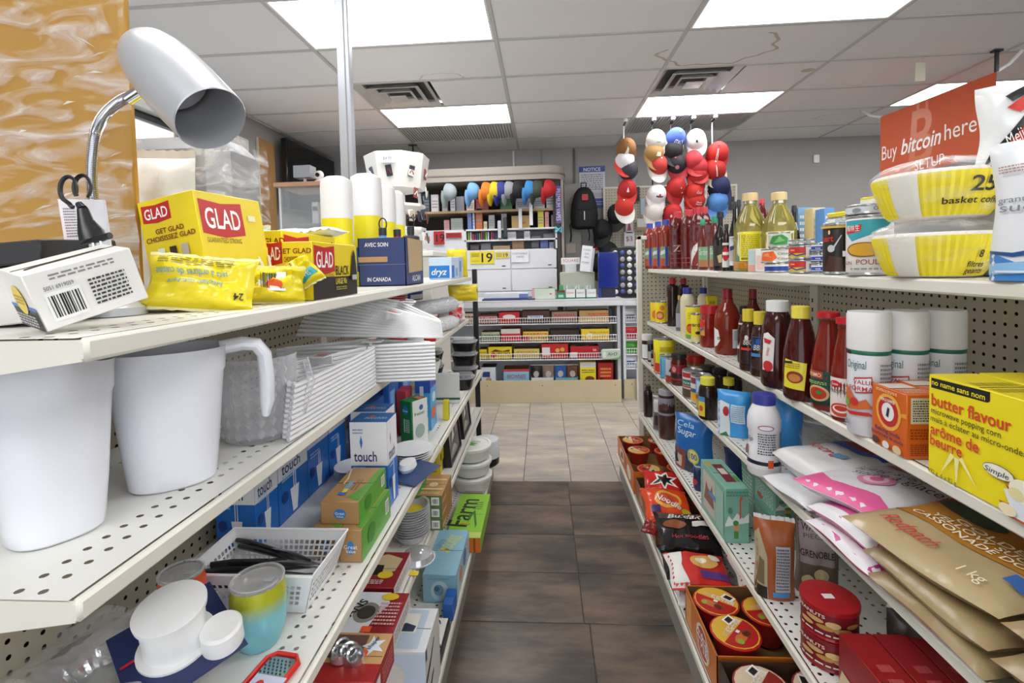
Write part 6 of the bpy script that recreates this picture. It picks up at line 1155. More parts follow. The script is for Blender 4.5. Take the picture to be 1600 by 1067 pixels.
lay('icing_sugar_bag','pink and white icing sugar bag with rose swirl on top of the pile',(.60,1.035,A3+.080),.22,.26,.042,'#e1dfe2',[('p',[(0,0),(1,0),(1,.10),(.75,.22),(.3,.16),(0,.3)],'#e5609a'),('e',.5,.45,.16,.14,'#e08ab0'),('e',.5,.45,.11,.09,'#efc4d6'),('e',.5,.46,.06,.05,'#d9608f'),('t',.45,.72,.14,'icing sugar','#4a4650',{'sh':.3,'w':.7,'rot':20}),('t',.6,.6,.12,'sucre \u00e0 glacer','#4a4650',{'sh':.3,'w':.8,'rot':20}),('p',[(.2,.85),(.8,.9),(.8,.98),(.2,.95)],'#b8303c')],-72,44,wr=.15)
lay('icing_sugar_bag','bright pink icing sugar bag at the shelf edge, upper of the two',(.585,1.0,A3+.040),.18,.24,.046,'#d65a9c',[('p',[(0,0),(1,0),(1,.1),(0,.1)],'#e9e6ea'),('t',.4,.4,.1,'sucre','#f0c4da',{'sh':.3})],-82,45,wr=.15)
lay('icing_sugar_bag','bright pink icing sugar bag at the shelf edge, lower of the two',(.58,1.0,A3),.19,.24,.046,'#c94a8e',[('p',[(0,0),(1,0),(1,.12),(0,.12)],'#e9e6ea')],-86,46,wr=.15)
BS='#a48e68'
GOLD=[('p',[(.0,.55),(1,.55),(1,1),(0,1)],'#a8282a'),('p',[(0,.30),(1,.30),(1,.60),(.55,.66),(0,.55)],'#b27a2a'),('e',.30,.60,.22,.07,'#3a4a32'),('t',.56,.46,.05,'GOLDEN','#f0e2c0',{'b':1,'w':.5}),('t',.56,.395,.05,'YELLOW SUGAR','#f0e2c0',{'b':1,'w':.7}),('t',.56,.33,.05,'CASSONADE DOREE','#f6ecd0',{'b':1,'w':.84}),('t',.34,.12,.09,'Redpath','#c4302c',{'sh':.4,'w':.36}),('t',.78,.08,.06,'1 kg','#e9dcc0'),('e',.86,.54,.17,.11,'#c9a878'),('e',.80,.56,.03,.02,'#3a2418'),('e',.88,.5,.03,.02,'#3a2418'),('e',.92,.58,.03,.02,'#3a2418'),('e',.84,.48,.025,.016,'#3a2418'),('e',.95,.68,.16,.11,'#c4a070'),('e',.9,.7,.03,.02,'#3a2418'),('e',.97,.66,.03,.02,'#3a2418'),('t',.4,.8,.16,'Redpath','#8f1c20',{'sh':.4,'w':.7}),('r',.88,.16,.97,.24,'#3c66a8')]
GB=[('t',.5,.3,.16,'Redpath','#b8302c',{'sh':.4,'w':.5})]
gb=((.60,.56,.0,-88),(.59,.80,.0,-88),(.60,.55,.042,-84),(.585,.79,.042,-86),(.62,.55,.084,-82))
for k,(x,y,z,a) in enumerate(gb):
    lay('golden_sugar_bag',('bottom golden sugar bag of the pile, cut off by the bottom edge','bottom golden sugar bag nearest the pink bags','golden sugar bag in the middle layer, nearer the camera','golden sugar bag in the middle layer beside the pink bags','golden sugar bag under the top printed one, towards the camera')[k],(x,y,A3+z),.235,.25,.050,BS,GB if k in(2,4) else None,a,50+k,rough=.25,wr=.22)
lay('golden_sugar_bag','large golden yellow sugar bag with cookie picture on top of the pile',(.580,.80,A3+.088),.27,.30,.050,'#b39f78',GOLD,-80,60,rough=.2,wr=.12,tilt=(3,0))
lay('golden_sugar_bag','golden sugar bag with red script on top at the right edge of the picture',(.64,.53,A3+.112),.20,.24,.034,BS,GB,-78,61,rough=.25,wr=.2)
# ================================================================ RIGHT RACK, shelf 4
b2('small_bottle','small dark bottle at the far end of the right fourth shelf',1006,1020,604,652,A4,STR,'#2a1c1e',(.6,.86,1,'#2a2426'))
pouch('nut_bag','clear bag of dried fruit with dark print leaning beside the small dark bottle','bag',(.655,2.74,A4),.11,.19,.06,'#6f6268',[('r',.15,.6,.85,.95,'#c9c6cc'),('r',.2,.2,.8,.5,'#4a2e34')],ang=-40,seed=71)
b2('food_tub','brown clear tub with pale lid and pale printed top label',1028,1056,612,688,A4,[(.85,0),(.92,.04),(1,.45),(.94,.52),(.98,.56),(.9,.9)],'#4a2c28',(.85,.86,1,'#a9a6ac'),(.5,.85,2.4,[('r',0,0,1,1,'#8f8f9c'),('e',.4,.5,.2,.2,'#5a2a2e')]),cat='tub')
pouch('dark_snack_bag','small crinkled dark bag in front of the blue hundred pouch','bag',(.64,2.26,A4),.09,.10,.05,'#2f3348',ang=-50,seed=73,wr=.4)
P=onz(1080,742,A4); P=Vector((.64,2.18,A4)); pouch('sugar_pouch','large blue stand-up pouch with round yellow 100 badge on the right fourth shelf','pouch',(P.x+.04,P.y+.06,A4),.19,.245,.09,'#2a6db8',[('t',.36,.80,.10,'Cela','#bfe0f4',{'w':.5}),('t',.42,.66,.12,'Sugar','#dff0fa',{'w':.55}),('e',.62,.30,.17,.14,'#cfc03a'),('e',.62,.30,.14,.115,'#e6dc8a'),('t',.62,.25,.11,'100','#2a5fae',{'b':1,'w':.24}),('p',[(0,.05),(.38,.0),(.42,.36),(.1,.4),(0,.3)],'#8a4a3a'),('p',[(.05,.08),(.3,.05),(.3,.25),(.08,.3)],'#c9b4a0'),('p',[(.4,.0),(.62,.0),(.6,.18),(.4,.2)],'#3a3f4a')],ang=-48,seed=74,gus=True,wr=.12,crimp=None)
pouch('sugar_pouch','dark blue pouch standing behind the large blue one','pouch',(.78,1.93,A4),.16,.20,.07,'#1d2f5e',ang=-40,seed=75,gus=True,wr=.15,crimp=None)
t=pouch('lollipop_bag','tiny dark blue pack with red print standing before the teal boxes','bag',(.622,2.02,A4),.035,.10,.02,'#1f2f5c',[('e',.5,.4,.35,.14,'#c43a3a')],ang=-60,seed=76)
TE='#7fb5a4'
def teal(lab,P,dx,dy,h,ang=0,k=0):
    A=[('r',.12,.12,.62,.88,'#c9c2b8'),('p',[(.15,.3),(.25,.7),(.4,.5),(.5,.75),(.58,.3)],'#8a6252'),('r',.35,.5,.7,.6,'#4a8ac4'),('r',.66,.1,.95,.9,'#9ac8b8')] if k else [('l',.1,.2,.9,.8,8,'#cfe4da'),('e',.3,.3,.15,.1,'#b8664a')]
    N=[('p',[(.0,.35),(.15,.5),(.3,.42),(.5,.55),(.75,.45),(1,.55),(1,.38),(0,.3)],'#e6eee9'),('e',.45,.28,.14,.08,'#c9966a'),('r',.36,.08,.55,.22,'#4a8a3c'),('e',.44,.37,.12,.05,'#3f8f3c'),('r',.6,.45,.66,.8,'#d9534a'),('r',.62,.8,.72,.86,'#d9534a'),('e',.2,.6,.1,.06,'#4f8f6a'),('l',.05,.85,.95,.97,2,'#5a9a86')]
    return carton('holiday_box',lab,'box',P,1,dx,dy,h,TE,{'A':A,'N':N,'T':[('r',.3,.2,.75,.8,'#7a2c34'),('r',.38,.45,.68,.65,'#d9cfc8'),('e',.15,.8,.12,.1,'#c9a24a'),('e',.85,.3,.1,.1,'#4f9a4a')]},ang=ang,grp='teal holiday boxes')
P=Vector((.597+.018,1.635+.02,A4)); teal('teal holiday box with elf and red plaque, front one standing at the shelf edge',(.598,1.638,A4),.078,.25,.187,k=1)
for k,(x,y,z,l) in enumerate(((.745,1.60,0,'lower teal box of the second stack right of the front holiday box'),(.745,1.60,.1015,'upper teal box of the second stack right of the front holiday box'),(.845,1.56,0,'lower teal box of the rear right stack'),(.845,1.56,.1015,'upper teal box of the rear right stack'),(.76,1.80,.0,'teal box standing behind the second stack'))):
    teal(l,(x,y,A4+z),.088,.16,.10 if k<4 else .19)
P=onz(1205,940,A4); pouch('nut_bag','orange-brown nut bag with white facts panel standing on the right fourth shelf','bag',(P.x+.025,P.y+.035,A4),.105,.215,.06,'#a2552a',[('p',[(0,0),(.34,0),(.30,.55),(.12,.9),(0,.8)],'#b8a888'),('r',.02,.0,.32,.16,'#2a2420'),('p',[(.05,.2),(.25,.18),(.22,.5),(.1,.55)],'#7a6a4a'),('r',.52,.12,.88,.72,'#b9b9c0'),('l',.54,.14,.86,.7,14,'#5a5a66'),('r',.45,.05,.85,.12,'#4a86c4')],ang=-22,seed=77,wr=.12,gus=True,nu=16,nv=18)
P=onz(1262,938,A4); pouch('nut_bag','walnut bag with pale top label lettered WALNUT beside the orange-brown nut bag','bag',(P.x+.045,P.y+.04,A4),.11,.22,.06,'#6a5c4c',[('r',.05,.42,.95,.97,'#a89a9c'),('t',.5,.84,.09,'WALNUT','#3a2a2c',{'b':1,'w':.7}),('t',.5,.75,.06,'PIECES','#5a4a4c',{'w':.6}),('t',.5,.52,.09,'GRENOBLE','#3a2a2c',{'b':1,'w':.8}),('e',.3,.2,.15,.08,'#c9b894'),('e',.6,.3,.17,.08,'#bfae8a'),('e',.7,.12,.15,.07,'#c9b894'),('e',.3,.08,.12,.05,'#b09c78')],ang=-25,seed=78,wr=.2,gus=True)
pouch('nut_bag','dark walnut bag half hidden behind the pale labelled one','bag',(.82,1.10,A4),.12,.16,.06,'#3c332c',ang=-20,seed=79,wr=.25)
PC='#7c1622'
for k in range(2):
    P=onz(1291,1054,A4); Pc=Vector((.668,1.168,A4)); 
    its=[('r',0,0,1,1,PC),('e',.3,.62,.13,.1,'#c9a26a'),('e',.55,.6,.1,.14,'#d9b67a'),('e',.45,.42,.12,.1,'#b8863f'),('e',.68,.4,.12,.12,'#c9a26a'),('e',.82,.62,.1,.1,'#b8863f'),('e',.2,.4,.1,.1,'#c9a26a'),('l',.1,.1,.9,.22,1,'#e6d8d0'),('t',.25,.82,.14,'PEANUTS','#e9d9c9',{'b':1,'w':.4})]
    can('peanut_can',('lower','upper')[k]+' round red peanut can'+(' with bright red lid and price sticker' if k else ' under the one with the price sticker'),'can',(Pc.x,Pc.y,A4+.0728*k),.060,.0722,PC,its,grp='round red peanut cans',plastic='#a81c24' if k else None,lid='#a81c24' if k else '#8a1a22')
o=part('price_sticker',MB().box(-.012,-.008,0,.012,.008,.0006,P_('#e9e6e6')),bpy.data.objects.get('peanut_can.001'),loc=(-.004,-.002,.0752))
for k in range(3):
    carton('granola_bar_box',('leftmost','middle','rightmost')[k]+' of the three bright red snack boxes on the right fourth shelf','box',(.645+.072*k,.83,A4),1,.069,.26,.117,'#9c1a20',{'N':[('r',.1,.1,.9,.9,'#9c1a20')],'A':[('r',0,0,1,1,'#8f1a22'),('e',.62,.62,.18,.22,'#2f55a0'),('t',.62,.55,.14,'Great','#f0f0f4',{'w':.24}),('t',.5,.2,.22,'CHEWY','#f2ecea',{'b':1,'w':.5}),('p',[(.0,0),(.3,0),(.25,.3),(.05,.35)],'#c9b08a'),('e',.82,.2,.12,.2,'#6f1f5a')],'T':[('l',.3,.3,.7,.7,3,'#c9585a'),('r',0,.48,.9,.485,'#6f1418')]},grp='bright red snack boxes')
# ================================================================ RIGHT RACK, base deck
def bowl(lab,P,r,h,c1,c2_,grp,tilt=None,seed=0,body='#a01f1c'):
    t=T('noodle_bowl',lab,'noodle bowl',P,rot=tilt or (0,0,.7*seed-.6),group=grp)
    part('bowl',MB().lathe([(r*.68,0),(r*.7,.003),(r*.93,h-.006),(r*.95,h-.003)],P_(body),28,cap1=False),t)
    part('foil_lid',MB().lathe([(r*.95,h-.004),(r*1.0,h-.002),(r*1.0,h),(r*.96,h+.001),(.001,h+.0015)],P_(c2_),32),t)
    rr=random.Random(seed); fn=lambda u,v,o:(-r+2*r*u,-r+2*r*v,h+.0017+o)
    decal(t,fn,2*r,2*r,[('e',.5,.5,.47,.47,c1),('p',[(.5+.44*math.cos(a),.5+.44*math.sin(a)) for a in [PI*.98+PI*1.04*i/12 for i in range(13)]],c2_),('e',.42,.34,.2,.1,'#c9703a'),('e',.62,.32,.12,.09,'#8a3a1e'),('e',.3,.3,.07,.07,'#8fa83a'),('p',[(.5,.28),(.66,.24),(.68,.34),(.54,.38)],'#5a2418'),('t',.62,.55,.11,'\u7ea2\u70e7\u725b\u8089\u9762','#f4ece0',{'b':1,'w':.5,'mx':1}),('l',.2,.55,.42,.66,3,'#e8c9a0'),('p',[(.55,.66),(.8,.62),(.86,.8),(.6,.84)],'#f4eee6'),('p',[(.6,.68),(.76,.66),(.8,.78),(.64,.8)],'#1f1a18'),('r',.46,.42,.55,.49,'#e6e4e4')])
    return t
def tray(lab,x,y,dx,dy,h,col,its,dec=None,inner='#8a6a42',hb=None):
    d={'A':its}; d.update(dec or {}); return carton('display_tray',lab,'tray',(x,y,A5),1,dx,dy,h,col,d,open_=inner)
tray('orange display tray of small noodle cups at the far end of the right base deck',.456,2.54,.40,.54,.12,'#d2691e',[('e',.3,.5,.14,.3,'#e9dcc4'),('p',[(.22,.3),(.4,.4),(.36,.7),(.25,.65)],'#2a2420'),('e',.75,.5,.12,.3,'#e9dcc4'),('r',.45,.2,.55,.8,'#b8521a')],{'N':[('r',.0,.0,1,1,'#d9742a'),('e',.25,.5,.08,.3,'#e9c9a0'),('e',.25,.5,.05,.2,'#d9742a'),('l',.4,.2,.9,.8,3,'#f0c9a0')]})
for k,(x,y,z) in enumerate(((.535,2.99,.05),(.54,2.83,.05),(.69,2.98,.05),(.69,2.81,.05),(.56,2.655,.012),(.72,2.65,.02))):
    bowl(ORD[k]+' small noodle cup from the far aisle corner in the orange tray',(x,y,A5+z),.064,.075,'#d9b45a','#c2281e','small noodle cups in the orange tray',seed=k+3,body='#a8281e')
tray('plain brown carton holding red and orange noodle packs on the right base deck',.462,2.06,.42,.46,.10,'#8a5a34',[('r',.05,.1,.95,.9,'#9c5a3a'),('e',.3,.5,.1,.3,'#c9866a')],inner='#5c4228')
def npk(lab,P,w,h,th,col,its,ang,seed,tilt=(0,0)): return lay('noodle_pack',lab,P,w,h,th,col,its,ang,seed,rough=.18,wr=.25,tilt=tilt,crimp=col)
KB=[('p',[(.1,.35),(.3,.6),(.25,.8),(.4,.72),(.55,.9),(.58,.68),(.8,.7),(.66,.5),(.8,.3),(.55,.4),(.45,.15),(.38,.4)],'#f0ece8'),('p',[(.17,.39),(.35,.58),(.31,.72),(.42,.66),(.53,.79),(.55,.62),(.7,.64),(.6,.5),(.7,.36),(.53,.46),(.45,.26),(.41,.45)],'#191416')]
OB=[('e',.5,.5,.3,.28,'#e8a83a'),('e',.5,.5,.24,.2,'#c9502a'),('t',.5,.42,.2,'Noodle','#f4f0ee',{'b':1,'w':.6,'rot':-30}),('r',.1,.1,.3,.3,'#3a2a5c'),('e',.85,.15,.12,.12,'#c9b83a')]
BB=[('p',[(.05,.72),(.95,.78),(.95,.95),(.05,.92)],'#4a3c34'),('t',.5,.74,.15,'Buldak','#e6e0dc',{'b':1,'w':.6,'sh':.3}),('e',.3,.55,.2,.12,'#8a4a24'),('t',.5,.2,.1,'Hot noodles','#b8343a',{'w':.6}),('p',[(.6,.5),(.9,.55),(.85,.7),(.62,.66)],'#d9d4d0')]
WR=[('p',[(0,0),(.3,0),(.2,.5),(.3,1),(0,1)],'#e6e2de'),('e',.6,.6,.24,.2,'#d9a85a'),('e',.55,.62,.1,.08,'#f0e6d0'),('r',.5,.15,.95,.32,'#5a3a7a'),('e',.8,.75,.1,.1,'#e6dcc8')]
npk('bright red noodle pack with black star glyph leaning in the brown carton',(.565,2.29,A5+.05),.20,.19,.07,'#c92420',KB,-8,81,(16,6)); npk('dark red noodle pack behind the bright red one',(.78,2.30,A5+.04),.18,.18,.06,'#a81c1c',None,-8,82,(10,0))
npk('orange noodle pack with round picture, left one in the brown carton',(.535,2.085,A5+.062),.21,.20,.07,'#dd4a1c',OB,-3,83,(12,3)); npk('orange noodle pack with round picture, right one in the brown carton',(.765,2.085,A5+.055),.20,.20,.07,'#d9461c',OB,-3,84,(12,0))
npk('small dark red pack corner poking over the tray edge by the orange packs',(.462,2.03,A5+.08),.07,.06,.02,'#7c1418',None,60,85,(0,-20))
npk('black noodle multipack with white lettering, left one on the right base deck',(.545,1.84,A5+.068),.235,.20,.075,'#191719',BB,-5,86,(12,3)); npk('black noodle multipack with white stripe, right one',(.79,1.83,A5+.055),.22,.20,.075,'#1b191b',[('p',[(.1,.5),(.25,.9),(.35,.85),(.2,.4)],'#d9d6d4'),('e',.6,.6,.2,.12,'#6a5a4a')],-5,87,(10,0))
npk('lower black noodle multipack under the left one',(.55,1.80,A5),.22,.20,.072,'#171517',None,-4,88)
npk('red and white noodle multipack with purple panel, left one before the orange bowl tray',(.53,1.65,A5+.062),.215,.16,.062,'#c9302a',WR,-4,89,(8,0)); npk('red and white noodle multipack, right one',(.755,1.65,A5+.055),.20,.16,.062,'#c42c28',WR,-4,90,(8,0)); npk('red and white noodle multipack underneath the left one',(.545,1.65,A5),.20,.15,.06,'#d9d2ce',WR,-3,91)
tray('orange display tray of large red noodle bowls on the right base deck',.462,1.335,.42,.30,.12,'#cf7226',[('r',.05,.1,.22,.9,'#e69a4a'),('e',.6,.5,.2,.42,'#e6d9c4'),('e',.6,.5,.17,.36,'#b8401e'),('t',.6,.35,.35,'\u725b\u8089\u9762','#f4f0ea',{'b':1,'w':.34,'mx':1})],inner='#7a5a34')
for k,(x,y,z) in enumerate(((.540,1.565,.030),(.688,1.545,.015),(.545,1.42,.040))):
    bowl(('large red noodle bowl, farthest in the orange tray','large red noodle bowl at the right of the orange tray','large red noodle bowl, nearest in the orange tray')[k],(x,y,A5+z),.0705,.085,'#e0b13a','#b81c1c','large red noodle bowls',seed=k,body='#a81c1c')
tray('dark brown display tray of brown lidded noodle bowls at the bottom of the picture',.462,.93,.42,.39,.12,'#3c2620',[('t',.5,.3,.4,'ramen','#c9b8a8',{'w':.5})],inner='#4a3424')
for k,(x,y,z) in enumerate(((.545,1.245,.03),(.695,1.24,.025),(.55,1.09,.035),(.70,1.085,.03))):
    bowl(('brown lidded noodle bowl, far left in the dark tray','brown lidded noodle bowl, far right in the dark tray','brown lidded noodle bowl, near left in the dark tray','brown lidded noodle bowl, near right in the dark tray')[k],(x,y,A5+z),.071,.085,'#d9c4a8','#8a2420','brown noodle bowls',seed=k+20,body='#8a8482')
# ================================================================ FRONT COUNTER AND CANDY RACKS
def candy_unit(name,label,X0,X1,Y0,zt,kick,shelves,cat='counter'):
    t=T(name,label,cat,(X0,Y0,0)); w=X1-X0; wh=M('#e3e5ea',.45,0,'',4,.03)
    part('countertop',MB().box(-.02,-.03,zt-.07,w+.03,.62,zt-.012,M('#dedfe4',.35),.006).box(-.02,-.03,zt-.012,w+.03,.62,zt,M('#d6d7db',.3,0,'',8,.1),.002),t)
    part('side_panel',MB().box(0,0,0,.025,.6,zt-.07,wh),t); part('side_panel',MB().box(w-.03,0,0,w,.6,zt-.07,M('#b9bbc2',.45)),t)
    part('back_panel',MB().box(.025,.36,0,w-.03,.38,zt-.14,wh),t)
    part('kick_panel',MB().box(0,-.012,.0,w,.008,kick,M('#cdbd9c',.55,0,'',7,.05),.002),t)
    part('base_shelf',MB().box(.025,.008,kick-.09,w-.03,.36,kick-.06,wh),t)
    sm=MB()
    for x in (.08,w*.42,w*.66,w-.06): sm.lathe([(.006,0),(.004,.002)],M('#6a5a40',.4),8,xf=Matrix.Translation((x,-.012,kick-.05))@Matrix.Rotation(PI/2,4,'X'))
    part('screw',sm,t,kind='stuff')
    for z in shelves:
        s=part('wire_shelf',MB().box(.027,.01,z-.012,w-.032,.36,z-.006,wh),t); wr=MB(); wm=M('#f2f3f5',.3)
        wr.tube([(.03,-.0,z+.055),(w-.035,0,z+.055)],.004,wm,6).tube([(.03,0,z-.008),(w-.035,0,z-.008)],.005,wm,6).tube([(.03,0,z+.02),(w-.035,0,z+.02)],.002,wm,5)
        part('wire_rail',wr,s); wv=MB(); n=int((w-.08)/.024)
        for k in range(n+1): x=.035+(w-.08)*k/n; wv.box(x-.0018,-.0018,z-.008,x+.0018,.0018,z+.055,wm)
        part('wire_bar',wv,s,kind='stuff')
    return t
YC=4.80
def zat(py,Y=YC,px=860): return ony(px,py,Y).z
ZS=[zat(505),zat(533),zat(561)]
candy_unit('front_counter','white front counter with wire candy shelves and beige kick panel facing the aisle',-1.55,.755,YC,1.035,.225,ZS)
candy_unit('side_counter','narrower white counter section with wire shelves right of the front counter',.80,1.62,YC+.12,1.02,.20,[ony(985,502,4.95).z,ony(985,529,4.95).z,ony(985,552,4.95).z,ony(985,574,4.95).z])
def cbox(lab,x0,x1,yt,yb,z,col,its,open_='#6a4a34',grp='candy boxes on the front counter racks',Y=YC+.02,d=.17,inner=True,nm='candy_box'):
    X0=ony(x0,yb,Y).x; X1=ony(x1,yb,Y).x; h=ony((x0+x1)/2,yt,Y).z-z
    t=carton(nm,lab,'candy box',(X0,Y,z+.001),1,X1-X0-.004,d,max(.03,h),col,{'N':its},grp=grp,open_=open_,lid=None)
    if open_ and inner:
        rr=random.Random(int(x0)); pcs=['#8a3a2a','#e6dcc8','#c93a30','#e8c83a','#3a2a22']
        for q in range(4):
            w=(X1-X0)/4.4; o=part('candy_bar',MB().box(.01+w*q,.012,.006,.01+w*q+w*.9,.15,max(.03,h)*rr.uniform(.7,.92),M(rr.choice(pcs),.3),.006),t)
    return t
def row(z,specs,word):
    for i,(x0,x1,yt,yb,col,its,l) in enumerate(specs): cbox(l+' on the '+word,x0,x1,yt,yb,z,col,its)
L=lambda c,n=2,v0=.35,v1=.8:[('l',.1,v0,.9,v1,n,c)]
row(ZS[0],[(700,745,490,504,'#c9b8a8',L('#8a2a2a'),'beige candy box left of the black post'),(748,778,492,504,'#7a3038',[('r',.0,.2,1,.8,'#e0d0cc'),('l',.05,.2,.95,.8,2,'#a83a48')],'dark red and white candy box'),(779,813,488,504,'#c4242c',[('e',.5,.6,.3,.2,'#efe6e2'),('t',.5,.5,.25,'mars','#f2e9e4',{'b':1})],'bright red candy box with white script'),(816,860,486,504,'#4a2420',[('r',.2,.35,.75,.62,'#e0e0ea'),('t',.47,.38,.22,'CRISPERS','#3a3f9a',{'b':1,'w':.5})],'brown candy box with blue and white name panel'),(862,903,487,504,'#8f7a64',L('#c9303a'),'tan and red candy box'),(905,952,485,504,'#b39058',[('r',.0,.0,1,.35,'#d9c48a'),('l',.3,.4,.98,.8,2,'#c9403a')],'golden brown candy box at the right end')],'top wire shelf')
row(ZS[1],[(752,782,519,532,'#b9c0a0',[('l',.05,.1,.95,.8,3,'#4a6a3a')],'green and beige candy box'),(783,815,514,532,'#d0282c',[('r',.0,.62,.95,1,'#d9d2cc')],'bright red candy box with pale lid'),(817,858,518,532,'#e2bc48',[('l',.05,.2,.95,.85,3,'#b8402c'),('r',.0,.0,.25,.5,'#c9302c')],'yellow candy bar box'),(860,906,516,532,'#35251f',[('l',.1,.2,.9,.6,2,'#cfc9c4')],'dark brown candy box with open back flap'),(908,953,514,532,'#eac830',[('l',.3,.4,.95,.8,2,'#b8902c'),('e',.3,.4,.12,.25,'#f0e4a0')],'bright yellow candy box at the right end')],'middle wire shelf')
row(ZS[2],[(748,762,546,560,'#ddc62e',L('#a88a1c'),'small yellow candy box at the left end'),(763,801,542,560,'#e9cf1e',[('e',.22,.35,.12,.22,'#c62a24'),('l',.35,.3,.95,.6,1,'#3a2a1c'),('p',[(.1,.6),(.3,.8),(.6,.65),(.9,.78),(.9,.6)],'#5a3a22')],'yellow peanut candy box with red dot'),(803,844,545,560,'#d6c06a',L('#b8964a'),'pale yellow candy box'),(846,889,537,560,'#c41f24',[('r',.03,.2,.32,.75,'#e6e3e0'),('e',.6,.55,.08,.14,'#d9b44a'),('e',.78,.6,.08,.14,'#d9b44a')],'bright red candy box with white card and tall back flap'),(891,937,541,560,'#b81c22',[('r',.0,.05,.25,.5,'#e6e3e0'),('t',.85,.6,.2,'kit','#f0dcd8',{'b':1})],'dark red candy box at the right end')],'bottom wire shelf')
t=T('candy_box','white and green air logo box sticking out right of the bottom wire shelf','candy box',(ony(940,560,YC-.05).x,YC-.05,ZS[2]-.005),group='candy boxes on the front counter racks'); t.rotation_euler=(0,0,.05)
part('carton',MB().box(0,0,0,.19,.03,.105,P_('#c3ccc0'),.012),t); decal(t,lambda u,v,o:(.19*u,-o,.105*v),.19,.105,[('t',.55,.4,.3,'AirO','#4a5a4a',{'b':1,'sh':.2}),('e',.15,.5,.1,.3,'#dfe4dc'),('p',[(.3,.05),(.95,.02),(.98,.4),(.85,.2)],'#6fa85a')])
zb=.225-.06+.001
for x0,x1,yt,col,its,op,l in ((752,776,574,'#dfe4ee',[('r',.1,.45,.6,.75,'#2a3f8a'),('e',.5,.3,.2,.15,'#c9a46a')],'#5a5456','white and blue open box'),(787,828,577,'#8fc4dc',[('r',0,.85,1,1,'#c9303a'),('t',.5,.4,.28,'BROWNIES','#a04a7a',{'b':1,'w':.72}),('r',0,0,1,.2,'#a9d4e6')],'#8a5a3a','light blue brownie box with red rim'),(830,866,590,'#e3e4ea',[],'#c9c9cc','low white tray of snack pouches'),(868,904,590,'#7fbac9',[('r',.35,.2,.65,.6,'#dfe4e6')],'#b9d4da','low teal tray of snack pouches'),(907,932,566,'#efd928',[('r',0,.75,1,1,'#e9e4d8'),('l',.1,.5,.9,.68,2,'#5a4a1c'),('e',.6,.25,.3,.12,'#7a4a24')],None,'yellow and white snack box'),(935,959,567,'#b81a1e',[('l',.15,.3,.85,.8,3,'#e0a04a'),('r',.1,.15,.3,.3,'#2a1a18')],None,'red chocolate snack box')):
    cbox(l+' behind the beige kick panel',x0,x1,yt,600,zb,col,its,open_=op,grp='snack boxes on the counter base shelf',Y=YC+.06,d=.2,inner=False,nm='snack_box')
for k,(px,c,l) in enumerate(((838,'#33202a','dark brown snack pouch in the low white tray'),(857,'#a8907c','tan snack pouch in the low white tray'),(876,'#2f6fc4','blue snack pouch in the low teal tray'),(895,'#7a4a34','brown snack pouch in the low teal tray'))):
    p=ony(px,590,YC+.10); pouch('snack_pouch',l,'snack pouch',(p.x,YC+.14,zb+.01),.12,.17,.03,c,[('e',.5,.5,.25,.2,'#d9cfc9')],seed=100+k)
# things on the side counter shelves
for k,(z_,c,l) in enumerate(((ony(985,502,4.95).z,'#c9ccd4','grey white pack on the top wire shelf of the side counter'),(ony(985,529,4.95).z,'#c62430','red pack on the second wire shelf of the side counter'),(ony(985,552,4.95).z,'#4ca53a','bright green pack on the third wire shelf of the side counter'),(ony(985,574,4.95).z,'#d9dde6','white and blue pack on the fourth wire shelf of the side counter'))):
    p=ony(985,502,4.95); pouch('snack_pouch',l,'snack pouch',(p.x,4.98,z_-.004),.15,.12,.05,c,[('r',.2,.3,.8,.6,('#50545c','#a01c24','#3a8a2c','#3a5aa0')[k])],seed=110+k)
# articles on the counter
def cnt(lab,x0,x1,yt,nm,col,its,d=.15,op=None,Y=YC+.05,grp=None,zz=1.036,yb=466):
    X0=ony(x0,yb,Y).x; X1=ony(x1,yb,Y).x; h=ony((x0+x1)/2,yt,Y).z-zz
    return carton(nm,lab,'box' if nm!='counter_mat' else 'mat',(X0,Y,zz),1,X1-X0,d,h,col,{'N':its},open_=op,grp=grp)
cnt('dark blue counter mat under the white display case',753,836,467.2,'counter_mat','#2c3b6a',[],d=.35,Y=YC+.0)
cnt('long low white and blue display case on the counter left',756,825,458,'display_case','#dfe3ee',[('r',.8,0,1,.8,'#6f86c4'),('r',0,0,1,.12,'#33457f')],d=.22,zz=1.05)
cnt('pale pink and green open carton on the counter',831,868,451,'open_carton','#cdd8c8',[('r',0,0,.12,1,'#d9a4b0'),('e',.8,.5,.05,.1,'#c9708a')],op='#a09a80',d=.16)
cnt('orange and green small box with green lighters on the counter',870,883,454,'small_box','#2f8a5f',[('r',0,.75,1,1,'#7a3420'),('r',.2,.2,.8,.5,'#9fd0b8')],op='#3a2a22',d=.08)
for k in range(3): cnt(('left','middle','right')[k]+' white, red and green scratch ticket box on the counter',(884,900,916)[k],(899,915,932)[k],451.5,'ticket_box','#e3e2e4',[('r',0,.0,1,.14,'#1f7a52'),('t',.5,.5,.2,'REDRAW',('#c93a4a','#4a8a8a','#7aa07a')[k],{'w':.7})],op='#3a4a40',d=.08,grp='ticket boxes on the counter')
rr=random.Random(3)
for k in range(14):
    p=ony(885+3.2*k,452,YC+.09); o=part('pen',MB().lathe([(.004,0),(.005,.01),(.005,.11),(.002,.125)],M(('#dfe6e4','#7fc0a4','#cfd8dc')[k%3],.3),8),loc=(p.x,YC+.085,1.05),rot=(rr.uniform(-.2,.2),rr.uniform(-.45,.5),0)); tag(o,'thin %s pen standing slanted in the ticket boxes, %s from the left'%(('white','green','pale grey')[k%3],ORD[k]),'pen','pens in the ticket boxes')
